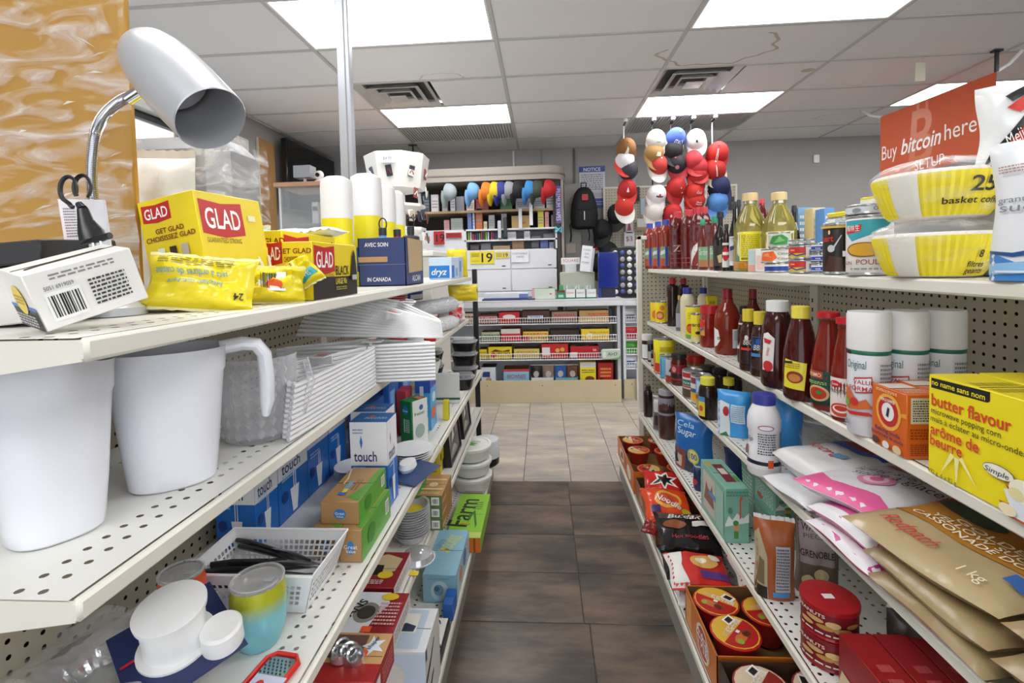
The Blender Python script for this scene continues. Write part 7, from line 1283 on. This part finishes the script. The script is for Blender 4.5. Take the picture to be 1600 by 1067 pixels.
for k in range(2):
    p=ony(874+6*k,450,YC+.09); o=part('lighter',MB().box(-.012,-.006,0,.012,.006,.13,M('#2f9a56',.2),.003),loc=(p.x,YC+.085,1.045),rot=(0,.1-.2*k,0)); tag(o,('left','right')[k]+' green lighter in the small orange and green box','lighter')
p0=ony(900,440,YC+.3); t=T('cash_terminal','grey-green register housing behind the ticket boxes','register',(ony(876,450,YC+.25).x,YC+.28,1.036)); part('housing',MB().box(0,0,0,.36,.15,.265,M('#b4b8a8',.5),.01),t)
t=T('price_stand','white card stand lettered in red behind the register','stand',(ony(892,415,YC+.3).x,YC+.34,1.302)); part('card',MB().box(-.10,0,.08,.10,.01,.15,P_('#e9e8ea')),t); part('support',MB().box(-.06,0,0,.06,.02,.08,P_('#cfd2d6')),t); decal(t,lambda u,v,o:(-.1+.2*u,-o,.08+.07*v),.2,.07,[('t',.5,.35,.45,'SQUARE','#c96a70',{'w':.8})])
t=T('notice_card','tall narrow white folded card with handwriting leaning on the counter','card',(ony(915,424,YC+.22).x,YC+.24,1.303),rot=(-.1,.13,0)); part('card',MB().box(-.06,0,0,.05,.004,.27,P_('#e9e9ec')),t); part('card_fold',MB().box(.05,.0,0,.075,.09,.25,P_('#b9bbc0')),t); decal(t,lambda u,v,o:(-.06+.11*u,-o,.27*v),.11,.27,[('t',.5,.8,.08,'CASH','#6a6a70'),('t',.5,.65,.08,'ON','#6a6a70'),('t',.5,.52,.08,'ALL','#6a6a70'),('t',.45,.3,.08,'ITEMS','#6a6a70')])
X=ony(936,470,YC+.12).x; t=T('blue_case','shiny dark blue upright plastic case on the counter','case',(X,YC+.12,1.036)); part('case',MB().box(0,0,.10,.20,.06,.46,M('#1d2f86',.15),.006),t); part('leg',MB().box(-.0,.0,0,.025,.05,.1,M('#22368f',.3)),t); part('support',MB().box(.03,.02,0,.17,.05,.1,M('#1a1f3a',.4)),t)
t=T('fire_extinguisher','small red fire extinguisher with grey hose on the wall behind the register','fire extinguisher',(ony(936,420,6.0).x,6.05,1.30)); part('cylinder',MB().lathe([(.06,0),(.07,.01),(.07,.28),(.03,.34),(.02,.36)],M('#a8202a',.3),20),t); part('hose',MB().tube([(.02,0,.36),(.12,-.02,.38),(.15,-.02,.25),(.12,-.02,.1)],.012,M('#9aa0a6',.4),8),t); part('gauge_label',MB().box(-.04,-.075,.12,.04,-.07,.24,P_('#cfd4d6')),t); part('wall_bracket',MB().box(-.03,.05,.15,.03,.139,.2,P_('#444444')),t)
# sunglasses / socks stand with black and white patterned hangings
X=ony(980,460,YC+.25).x
t=T('earring_stand','tall black display stand of round white and silver trinkets on the side counter','display',(X,YC+.30,1.022)); part('panel',MB().box(-.15,0,.0,.13,.03,.52,M('#141316',.5),.004),t); part('foot',MB().box(-.18,-.08,0,.16,.12,.012,M('#141316',.4)),t)
rr=random.Random(8)
for i in range(4):
    for j in range(7):
        o=part('trinket',MB().lathe([(.001,0),(.024,.001),(.026,.004),(.012,.009),(.001,.009)],M(('#e6e6e4','#a9a9ae','#cfcfd4','#4a5a9a')[(i*3+j*2)%4],.25,.2),12,xf=Matrix.Rotation(PI/2,4,'X')),loc=(X-.11+.073*i,YC+.2985,1.022+.06+.068*j)); tag(o,'round %s trinket on the black stand, %s column, %s row from the bottom'%(('white','silver','pale grey','blue')[(i*3+j*2)%4],ORD[i],ORD[j]),'trinket','round trinkets on the black stand')
o=part('red_ribbon',MB().box(-.012,0,0,.012,.01,.42,M('#c9303a',.4)),loc=(X+.19,YC+.32,1.022+.05)); tag(o,'narrow red strip hanging at the right side of the black trinket stand','ribbon')
# ================================================================ BACK WALL UNIT
YU=5.55
def ux(px,py=350): return ony(px,py,YU).x
def uz(py,px=780): return ony(px,py,YU).z
XL0,XR0=-1.95,ux(884); ZT=uz(262); 
t=T('display_unit','tall taupe display unit with rounded canopy behind the counter','cabinet',(XL0,YU,0)); tp=M('#9c948a',.55,0,'',4,.04); Wu=XR0-XL0
def arc(x1,y0,z0,z1,r,mb,m):
    pts=[(0,y0)]+[(x1-r+r*math.sin(a),y0+r-r*math.cos(a)) for a in [PI/2*k/8 for k in range(9)]]+[(x1,.6),(0,.6)]
    mb.rings([[(x,y,z0) for x,y in pts],[(x,y,z1) for x,y in pts]],m)
mb=MB(); arc(Wu,-.10,ZT-.16,ZT-.01,.22,mb,tp); part('canopy',mb,t); mb=MB(); arc(Wu+.01,-.11,ZT-.10,ZT-.085,.22,mb,M('#7d766c',.5)); part('canopy_band',mb,t); 
part('side_panel',MB().box(Wu-.05,.0,0,Wu-.02,.5,ZT-.16,tp),t); part('side_post',MB().box(Wu-.14,.01,0,Wu-.06,.04,ZT-.16,M('#3a3734',.5)),t)
part('back_board',MB().box(0,.46,.2,Wu-.05,.48,ZT-.16,M('#3c3633',.7)),t)
sh1=uz(327); sh2=uz(357); sh3=uz(374); sh4=uz(390)
part('wood_shelf',MB().box(0,.02,sh1-.025,Wu-.14,.46,sh1,M('#b39874',.5,0,'',12,.08)),t)
XB=ux(725)-XL0; XBr=ux(870)-XL0; whm2=M('#dcdde0',.45,0,'',4,.03)
wb=MB(); 
for z in (sh2,sh3): wb.box(XB,.0,z-.018,XBr,.44,z,whm2)
wb.box(XB,.0,sh4,XB+.02,.44,sh2,whm2).box(XBr-.02,.0,sh4,XBr,.44,sh2,whm2).box(XB,.40,sh4,XBr,.42,sh2,M('#c5c6cc',.5)); part('white_rack',wb,t)
part('cabinet_body',MB().box(.0,.01,.0,XBr,.44,sh4,whm2).box(.3,.01,sh4,XB,.44,sh2,whm2),t)
zc1=uz(421); zc2=uz(455); xm=ux(797)-XL0
for (a,b,c,d) in ((XB-.05,xm-.005,zc1+.005,sh4-.01),(xm+.005,XBr-.01,zc1+.005,sh4-.01),(XB-.05,xm-.005,zc2,zc1-.005),(xm+.005,XBr-.01,zc2,zc1-.005),(XB-.05,xm-.005,.3,zc2-.01),(xm+.005,XBr-.01,.3,zc2-.01)):
    d_=part('door',MB().box(a,-.004,c,b,.008,d,whm2,.004),t); part('handle',MB().box(b-.10,-.010,c+.03,b-.06,-.004,c+.04,M('#333333',.4)),d_)
def sign(lab,x0,x1,y0,y1,col,its,off=.012,cat='sign',nm='paper_sign',Y=YU):
    A=ony(x0,y1,Y-off); B=ony(x1,y0,Y-off); w=B.x-A.x; h=B.z-A.z
    t=T(nm,lab,cat,(A.x,Y-off,A.z)); part('sheet',MB().box(0,0,0,w,.003,h,P_(col)),t); decal(t,lambda u,v,o:(w*u,-o,h*v),w,h,its); return t
sign('yellow and black age 19 notice on the white cabinet door',735,772,392,413,'#e3cf2c',[('t',.70,.15,.72,'19','#191816',{'b':1,'w':.46}),('l',.05,.55,.38,.85,3,'#5a5216'),('r',.05,.2,.38,.28,'#c9b83a')])
sign('smaller yellow age 19 notice beside the large one',774,795,393,404,'#d9c65a',[('t',.76,.2,.6,'19','#191816',{'b':1}),('l',.08,.2,.5,.8,3,'#8a7a2c')])
sign('white paper lettered DISPOSABLE VAPES on the cabinet door',799,826,391,410,'#e4e5ea',[('t',.5,.66,.18,'DISPOSABLE','#6a6c78',{'w':.85}),('t',.5,.38,.18,'VAPES','#6a6c78')],off=.02)
sign('red 19 notice behind the blue carton bottles',678,694,361,382,'#b3262c',[('t',.62,.2,.6,'19','#191414',{'b':1})]); sign('small red and white notice right of the red 19 notice',697,721,361,372,'#a8282c',[('r',0,.8,1,1,'#e6e2e0'),('l',.1,.2,.9,.6,2,'#3a1a1a')])
t=T('purple_sign','purple vertical banner strip with white lettering on the right edge of the wall unit','sign',(ux(873),YU-.015,uz(352))); hh=uz(294)-uz(352); part('strip',MB().box(-.03,0,0,.03,.004,hh,P_('#5a4690')),t); decal(t,lambda u,v,o:(-.03+.06*u,-o,hh*v),.06,hh,[('t',.5,.5,.12,'PREMIUM VAPES','#e4dff0',{'rot':-90,'w':6.0})])
o=part('blue_bow',MB().tube([(-.04,0,.03),(0,0,0),(.04,0,.03),(.03,0,-.03),(0,0,0),(-.03,0,-.03)],.016,M('#6fc4dc',.4),8),loc=(ux(872),YU-.04,uz(362))); tag(o,'light blue bow on the right edge of the wall unit','bow')
# ball caps
def capmesh(crown,brim,white_front=None):
    mb=MB(); K=20
    rr_=[]
    for j in range(8):
        a=PI/2*j/8; rr_.append([( .088*math.cos(a)*math.cos(2*PI*k/K)*1.0, .10*math.cos(a)*math.sin(2*PI*k/K), .115*math.sin(a)**.85) for k in range(K)])
    rr_.append([(.004*math.cos(2*PI*k/K),.004*math.sin(2*PI*k/K),.118) for k in range(K)])
    mb.rings(rr_,M(crown,.75,0,'',60,.1),cap0=False)
    mb.lathe([(.007,.116),(.007,.121),(.001,.123)],M(brim,.7),8)
    return mb
def brimmesh(brim):
    mb=MB()
    def f(u,v):
        a=-PI+PI*u; x=.088*math.cos(a); y=.10*math.sin(a); e=math.sin(-a)**.8
        return (x*(1+.05*v), y-.078*v*e, .004-.028*v*e*.6-.02*(abs(x)/.088)**2*v)
    mb.grid(f,14,4,M(brim,.7)); mb.grid(lambda u,v:(lambda p:(p[0],p[1],p[2]-.004))(f(1-u,v)),14,4,M(brim,.75)); return mb
def ballcap(lab,P,crown,brim,rot,its=None,grp=None,s=1.0):
    t=T('ball_cap',lab,'cap',P,rot=rot,group=grp); t.scale=(s,s,s); part('crown',capmesh(crown,brim),t); part('brim',brimmesh(brim),t)
    if its:
        def fn(u,v,o):
            a=-PI/2+(u-.5)*1.3; e=.25+.75*v; b=PI/2*e*.8; return Vector(((.088*math.cos(b)+o)*math.cos(a),(.10*math.cos(b)+o)*math.sin(a),(.115+o)*math.sin(b)**.85))
        decal(t,fn,.12,.08,its,'front_logo',nu=8,lift=.0018,nv=4)
    return t
cc=(('#9aa3a6','#8f999c','grey'),('#6fa0d0','#78a8d6','light blue'),('#d9741c','#e07e22','orange'),('#d9b822','#e2c22a','yellow'),('#2c3480','#2f3888','royal blue'),('#8d8f96','#989aa2','grey white trimmed'),('#161618','#18181a','black'),('#3a86c4','#3f8ccc','sky blue'),('#3f4438','#454a3c','olive'),('#b81e22','#c22426','bright red'))
_z=Vector((1,-.35,-.1)).normalized(); _y=(Vector((.15,0,1))-_z*Vector((.15,0,1)).dot(_z)).normalized(); _x=_y.cross(_z); CR=Matrix(((_x.x,_y.x,_z.x),(_x.y,_y.y,_z.y),(_x.z,_y.z,_z.z))).to_euler()
for k,(px,(a,b,n)) in enumerate(zip((708,744,765,778,788,800,813,831,843,860),cc)):
    p=ony(px,300,YU-.02); ballcap(n+' ball cap hanging under the canopy of the wall unit',(p.x-.05,YU-.12,uz(300)),a,b,CR,grp='caps hanging under the canopy',s=1.0)
# packages on the wall unit shelves
def upk(lab,x0,x1,yt,z,col,its=None,Y=YU+.08,nm='package',grp='packages on the wall unit'):
    X0=ony(x0,330,Y).x; X1=ony(x1,330,Y).x; h=ony((x0+x1)/2,yt,Y).z-z; carton(nm,lab,'package',(X0,Y,z+.001),1,X1-X0-.005,.06,max(.03,h),col,{'N':its or [('l',.1,.2,.9,.7,3,'#8a8a90')]},grp=grp)
for x0,x1,yt,c,l in ((662,672,303,'#3f5660','dark teal'),(674,686,304,'#dfd6d6','white and red'),(691,700,307,'#a9acb0','silver grey'),(704,712,306,'#cfd2d6','pale grey'),(713,726,307,'#8f9296','grey metallic'),(729,742,312,'#e0d4d4','white with pink'),(744,764,311,'#b84a50','red and white'),(782,801,312,'#3f9a5a','green and white'),(806,832,310,'#d3d5dc','white printed'),(834,852,308,'#c6c9d2','pale grey printed'),(854,868,300,'#d9dbe0','white square')):
    upk(l+' package on the wall unit wooden shelf under the caps',x0,x1,yt,sh1,c)
for x0,x1,yt,c,l in ((693,702,344,'#c98a90','pink'),(704,723,341,'#9aa09c','silver twin pack'),(730,737,330,'#5f7fc4','tall blue'),(738,742,332,'#b9c4e4','pale blue'),(743,754,326,'#c9641e','orange hanging'),(755,761,346,'#d9d2b0','small cream'),(763,773,336,'#a9aaac','clear and white'),(783,792,334,'#8f8c90','grey stick'),(799,828,337,'#bf9f66','kraft paper lettered'),(840,850,330,'#d9cf3a','yellow and white'),(851,858,331,'#d98f96','pink tall'),(861,869,336,'#8a7f84','dark small')):
    upk(l+' package standing on top of the white rack of the wall unit',x0,x1,yt,sh2,c,[('t',.6,.3,.25,'AW','#b8432c',{'b':1,'w':.4})] if x0==799 else None)
rr=random.Random(12); cl_=('#2f6a5a','#9ac43a','#d9d9dc','#b8436a','#8a2a4a','#3a4a8a','#6aa04a','#c43a5a')
for k in range(17):
    px=729+3.4*k+ (0 if k<11 else 2); p=ony(px,373,YU+.06); o=part('vape_pack',MB().box(-.008,0,0,.008,.03,rr.uniform(.07,.11),M(cl_[k%8],.4),.002),loc=(p.x,YU+.06,sh3+.001)); tag(o,'slim %s pack, number %s from the left in the row on the white rack'%(('teal','lime','pale','rose','maroon','blue','green','pink')[k%8],('one','two','three','four','five','six','seven','eight','nine','ten','eleven','twelve','thirteen','fourteen','fifteen','sixteen','seventeen')[k]),'package','slim packs on the white rack')
for x0,x1,yt,c,l in ((792,806,362,'#dcdde2','white boxed'),(818,828,361,'#d3d5d8','white and red small'),(829,845,368,'#4a4a50','dark jumbled'),(848,868,365,'#6a6c72','grey jumbled')): upk(l+' pack on the middle white rack shelf',x0,x1,yt,sh3,c)
for x0,x1,yt,c,l in ((733,748,382,'#4a3f44','dark'),(750,766,380,'#75757c','grey'),(769,796,384,'#c9a878','golden low'),(799,818,377,'#a8743a','brown gift'),(829,842,376,'#3a3a42','black and white'),(843,856,376,'#4a62b0','blue and white'),(857,869,378,'#9aa4c4','pale blue')): upk(l+' pack on the lowest white rack shelf',x0,x1,yt,sh4,c)
for k,px in enumerate((780,789,813,830)):
    A_=YU-.03; p=ony(px,345,A_); t=T('hanging_pack',('first','second','third','fourth')[k]+' small tool pack from the left hanging in front of the wooden shelf','package',(p.x,A_,ony(px,(372,370,358,352)[k],A_).z)); part('card',MB().box(-.02,0,0,.02,.01,.2+.02*k,P_(('#b9bcc4','#2a2a2e','#c9ccd2','#e3e3e6')[k]),.003),t); part('hook',MB().tube([(0,.005,.2+.02*k),(0,.05,.22+.02*k)],.003,M('#888888',.3,.8),5),t)
# cables and poles over the unit
for px,l,c in ((802,'white','#d6d6d4'),(846,'grey','#8b8b89'),(897,'dark','#5a5a5a')):
    p=ony(px,240,6.15); o=part('wall_conduit',MB().box(-.012,-.02,uz(262) if False else 2.0,.012,0,HC-.01,M(c,.4)),loc=(p.x,6.185,0)); tag(o,l+' thin conduit running down the back wall from the ceiling','conduit')
# notice sign, backpack, column
t=sign('blue and white NOTICE sign on the back wall above the backpack',906,945,259,325,'#cfd0d6',[('r',0,.86,1,1,'#33459a'),('t',.5,.885,.085,'NOTICE','#f2f3f8',{'b':1,'w':.66}),('l',.08,.42,.92,.82,8,'#7f828c'),('r',.0,0,1,.22,'#3a4a9a'),('r',.45,.25,.95,.36,'#b9bac4'),('l',.55,.05,.95,.17,2,'#aab4e0')],off=.02,Y=6.19)
t=T('wall_column','pale grey boxed column on the back wall beside the unit','column',(ony(893,300,6.1).x,6.0,0)); part('column',MB().box(-.10,0,0,.10,.185,ony(893,287,6.0).z,M('#a3a29d',.6),.004),t)
t=T('backpack','black backpack with small red patch hanging on the grey column','backpack',(ony(913,350,5.85).x,5.86,ony(913,358,5.85).z)); bk_=M('#141416',.7,0,'',40,.15,.2); H=ony(913,292,5.85).z-ony(913,358,5.85).z
rr_=[]
for z,wx,wy in ((0,.10,.05),(.02,.15,.08),(.3*H,.165,.10),(.6*H,.15,.10),(.85*H,.11,.08),(.96*H,.07,.05),(H,.03,.02)): rr_.append(ring(wx,wy,z,20,3))
part('bag_body',MB().rings(rr_,bk_),t); part('front_pocket',MB().rings([ring(.11,.03,.05*H,16,4,0,-.09),ring(.125,.04,.1*H,16,4,0,-.09),ring(.12,.035,.42*H,16,4,0,-.085),ring(.09,.01,.47*H,16,4,0,-.085)],bk_),t)
part('red_patch',MB().box(-.03,-.112,.66*H,.04,-.098,.80*H,P_('#b8262c')),t); part('zip_tab',MB().box(-.012,-.137,.2*H,-.002,-.128,.4*H,P_('#d9d9dc')),t)
part('strap',MB().tube([(-.13,-.02,.25*H),(-.17,-.03,.1*H),(-.16,-.03,-.15*H),(-.17,-.02,-.3*H)],.01,bk_,6),t); part('strap',MB().tube([(.05,0,0),(.06,-.02,-.15*H),(.05,-.02,-.28*H)],.008,bk_,6),t); part('top_loop',MB().tube([(-.03,0,H-.01),(-.03,0,H+.05),(.03,0,H+.05),(.03,0,H-.01)],.008,bk_,6),t)
o=part('small_card',MB().box(-.06,-.004,-.06,.06,.004,.06,P_('#c9b9ae'),.002),loc=(ony(892,388,5.98).x,5.99,ony(892,388,5.98).z)); tag(o,'small beige card stuck on the grey column','card')
# pegboard panels with hooks behind the caps
for k,(a,b,y0,y1) in enumerate(((948,1052,290,470),(1056,1153,286,470))):
    A=ony(a,y1,6.1); B=ony(b,y0,6.1); t=T('wall_pegboard',('left','right')[k]+' cream pegboard panel on the back wall behind the hanging caps','pegboard',(A.x,6.12,A.z)); nu=int((B.x-A.x)/.035); nv=int((B.z-A.z)/.035)
    mb=MB(); perf(mb,lambda u,v:(u,0,v),nu,nv,.035,.006,M('#c3bba6',.6)); part('pegboard',mb,t); part('backing',MB().box(0,.02,0,nu*.035,.03,nv*.035,M('#5a564e',.8)),t); part('frame',MB().box(-.02,-.01,-.02,0,.03,nv*.035+.02,stl).box(nu*.035,-.01,-.02,nu*.035+.02,.03,nv*.035+.02,stl).box(0,-.01,nv*.035,nu*.035,.03,nv*.035+.02,stl),t)
def hang(nm,lab,px,py,w,h,col,its=None,cat='package',Y=6.06):
    p=ony(px,py,Y); t=T(nm,lab,cat,(p.x,Y,p.z)); part('card',MB().box(-w/2,0,-h,w/2,.02,0,P_(col),.004),t); part('hook',MB().tube([(0,.0,-.01),(0,.06,-.005)],.003,M('#999999',.3,.8),5),t)
    if its: decal(t,lambda u,v,o:(-w/2+w*u,-o,-h+h*v),w,h,its)
hang('speaker_pack','black boxed round speaker hanging on the pegboard between cap columns',993,292,.10,.17,'#1f2024',[('e',.5,.5,.3,.25,'#3a3d44'),('e',.5,.5,.15,.12,'#16171a')])
hang('cable_pack','white and blue cable pack on the pegboard',986,312,.05,.16,'#c3cfe0',[('r',.2,.1,.8,.5,'#3f5fa0')]); hang('cable_pack','pale blue narrow pack on the pegboard',1004,310,.05,.2,'#a9bfd0'); hang('trinket_pack','small clear pack of red and blue trinkets above the 3 dollar card',983,343,.09,.17,'#c9c6cc',[('p',[(.2,.2),(.5,.9),(.8,.2)],'#a84a5a')])
hang('price_card','white card with handwritten $3 on the pegboard',983,362,.13,.18,'#dcd9de',[('t',.5,.35,.35,'$3','#9a4a6a')],cat='card'); hang('white_pack','white and brown pack on the pegboard right of the price card',1003,342,.12,.14,'#d9d6d2',[('r',0,0,1,.3,'#a98a74')])
hang('dark_pack','large black and green pack on the pegboard behind the red cap',1044,291,.25,.20,'#1d2a26'); hang('watch_pack','white round watch pack near the light blue cap',1097,291,.12,.15,'#e3e1e2',[('e',.5,.5,.4,.35,'#c9b4b0')])
hang('white_pack','slim white blister pack right of the red cap column',1064,309,.07,.18,'#d6d8dc'); hang('tool_pack','black hose clamp pack hanging at the right pegboard edge',1143,307,.07,.16,'#202124'); hang('red_pack','orange flame printed strip at the end of the right rack',1002,516,.05,.38,'#c9601e',[('r',0,.6,1,1,'#b8301c'),('r',0,0,1,.25,'#7a3a1c')],Y=4.9)
for k,(px,y0,y1,c,l) in enumerate(((1003,455,500,'#e0e0e4','white blister packs'),(1002,575,630,'#d9d9de','white plastic sleeves'))):
    hang('white_pack',l+' hanging at the end of the right rack',px,y0,.09,(y1-y0)*4.8/FPX,c,[('r',.1,.1,.9,.4,('#d9544a','#c3c6cc')[k])],Y=4.85)
# strings of caps from the ceiling in front of the wall
YCp=5.02
CAPS=[
 (977,[(233,'#8a5c2c','#8a5c2c',[('p',[(.3,.2),(.5,.9),(.7,.7),(.6,.1)],'#efe9e0')],'brown ball cap with white logo at the top of the leftmost string'),(252,'#e3e1e4','#d93a30',[('e',.5,.4,.3,.3,'#f0eef0')],'white ball cap with red brim on the leftmost string'),(265,'#3a3a44','#7a7a82',None,'dark grey ball cap peeking out on the leftmost string'),(295,'#b3201e','#c4281f',[('p',[(.35,.35),(.42,.6),(.5,.8),(.58,.6),(.65,.35),(.5,.28)],'#f2eceb')],'red ball cap with white leaf on the leftmost string'),(322,'#c42c20','#dcd9d4',None,'red ball cap with white brim at the bottom of the leftmost string')]),
 (1022,[(220,'#e3e0da','#e6e3de',[('l',.3,.3,.7,.5,1,'#8aa09a')],'cream ball cap at the top of the second string'),(240,'#a8814a','#a8814a',[('r',.25,.3,.75,.7,'#ece4d4')],'tan ball cap with white logo on the second string'),(258,'#c23a34','#e9e6e2',None,'red ball cap with white brim on the second string'),(303,'#e9e8ea','#e9e8ea',[('r',.15,.3,.85,.42,'#2a2a32'),('e',.5,.5,.12,.15,'#b8343c')],'white ball cap with dark lettering on the second string'),(330,'#d6cfca','#d9d4d0',None,'pale beige ball cap at the bottom of the second string')]),
 (1052,[(217,'#3a55a8','#e4e6ea',[('t',.5,.1,.4,'ITALY','#f4f5f8',{'b':1,'w':.85})],'royal blue ball cap lettered ITALY at the top of the third string'),(236,'#1c1b1e','#1c1b1e',None,'black ball cap under the blue one'),(255,'#24222a','#c23a44',[('e',.5,.4,.2,.2,'#c98a94')],'black and red ball cap on the third string'),(292,'#b01c1c','#a81a1c',[('e',.5,.75,.06,.08,'#ecdcda'),('e',.75,.3,.08,.08,'#ecdcda')],'red white trimmed ball cap on the third string'),(332,'#b81c1e','#b81c1e',[('e',.35,.5,.12,.14,'#e9d9d6'),('e',.7,.3,.1,.14,'#e9d9d6')],'red ball cap with white patches at the bottom of the third string')]),
 (1084,[(220,'#ebeaec','#ebeaec',[('e',.55,.45,.1,.14,'#2a1c20')],'white ball cap with small dark crest at the top of the fourth string'),(252,'#c0303a','#c43a40',None,'first red ball cap under the white one on the fourth string'),(262,'#b82c30','#c23a38',None,'second red ball cap under the white one on the fourth string'),(273,'#b8282c','#c03434',None,'third red ball cap under the white one on the fourth string'),(300,'#c02820','#c22c22',[('t',.5,.55,.3,'Canada','#f0dad6',{'sh':.4,'w':.7})],'red ball cap lettered Canada on the fourth string'),(312,'#c42a20','#c42a20',[('l',.2,.2,.8,.6,2,'#eed6d2')],'red ball cap with white print at the bottom of the fourth string')]),
 (1118,[(240,'#c0231f','#b3201c',[('r',.42,0,.47,1,'#f0e2df'),('r',.53,0,.58,1,'#f0e2df')],'bright red ball cap with two white stripes at the top of the rightmost string'),(265,'#b3251f','#d9cdb0',[('r',.45,0,.55,1,'#e9dcd6')],'cream and red ball cap on the rightmost string'),(290,'#1c2450','#1f2858',None,'navy ball cap on the rightmost string'),(315,'#4f86c4','#568ccc',None,'light blue ball cap at the bottom of the rightmost string')])]
SN=('leftmost','second','third','fourth','rightmost')
for n,(px,lst) in enumerate(CAPS):
    top=onz(px,186,HC); top.y=YCp; top.x=ony(px,186,YCp).x
    t=T('cap_string',SN[n]+' ceiling clip and hanging strip of caps','strip',(top.x,YCp,HC-.003)); zb_=ony(px,lst[-1][0],YCp).z-HC
    part('ceiling_clip',MB().lathe([(.02,-.03),(.025,-.012),(.02,0)],M('#dedede',.4),12),t); part('strip',MB().box(-.006,.10,zb_+.06,.006,.106,-.015,M('#1c1c1e' if n not in (0,4) else '#c9c9cc',.4)).box(-.006,0,-.045,.006,.106,-.03,M('#1c1c1e',.4)),t)
    for i,(py,a,b,its,l) in enumerate(lst):
        p=ony(px+(0,-3,4,2,-2)[i%5],py,YCp); rs=random.Random(n*10+i); tl=rs.uniform(46,62)
        big=1.18 if n==4 else 1.08
        ballcap(l,(p.x,YCp-.0-.012*(len(lst)-i),p.z-.02),a,b,(math.radians(tl+8),math.radians(rs.uniform(-12,12)),math.radians(rs.uniform(-18,18))),its,grp=SN[n]+' string of caps',s=big)
for k,(px,py) in enumerate(((965,336),(942,360),(952,395),(940,412))):
    p=ony(px,py,5.9); ballcap('black ball cap hanging between backpack and pegboard, '+('topmost','second','third','lowest')[k],(p.x,5.92,p.z),'#161617','#171718',(math.radians(60),0,math.radians(-30)),s=1.3,grp='black caps by the backpack')
# wall shelf edge at far left: dark frame behind glass cabinet, hanging price tags of the left rack end
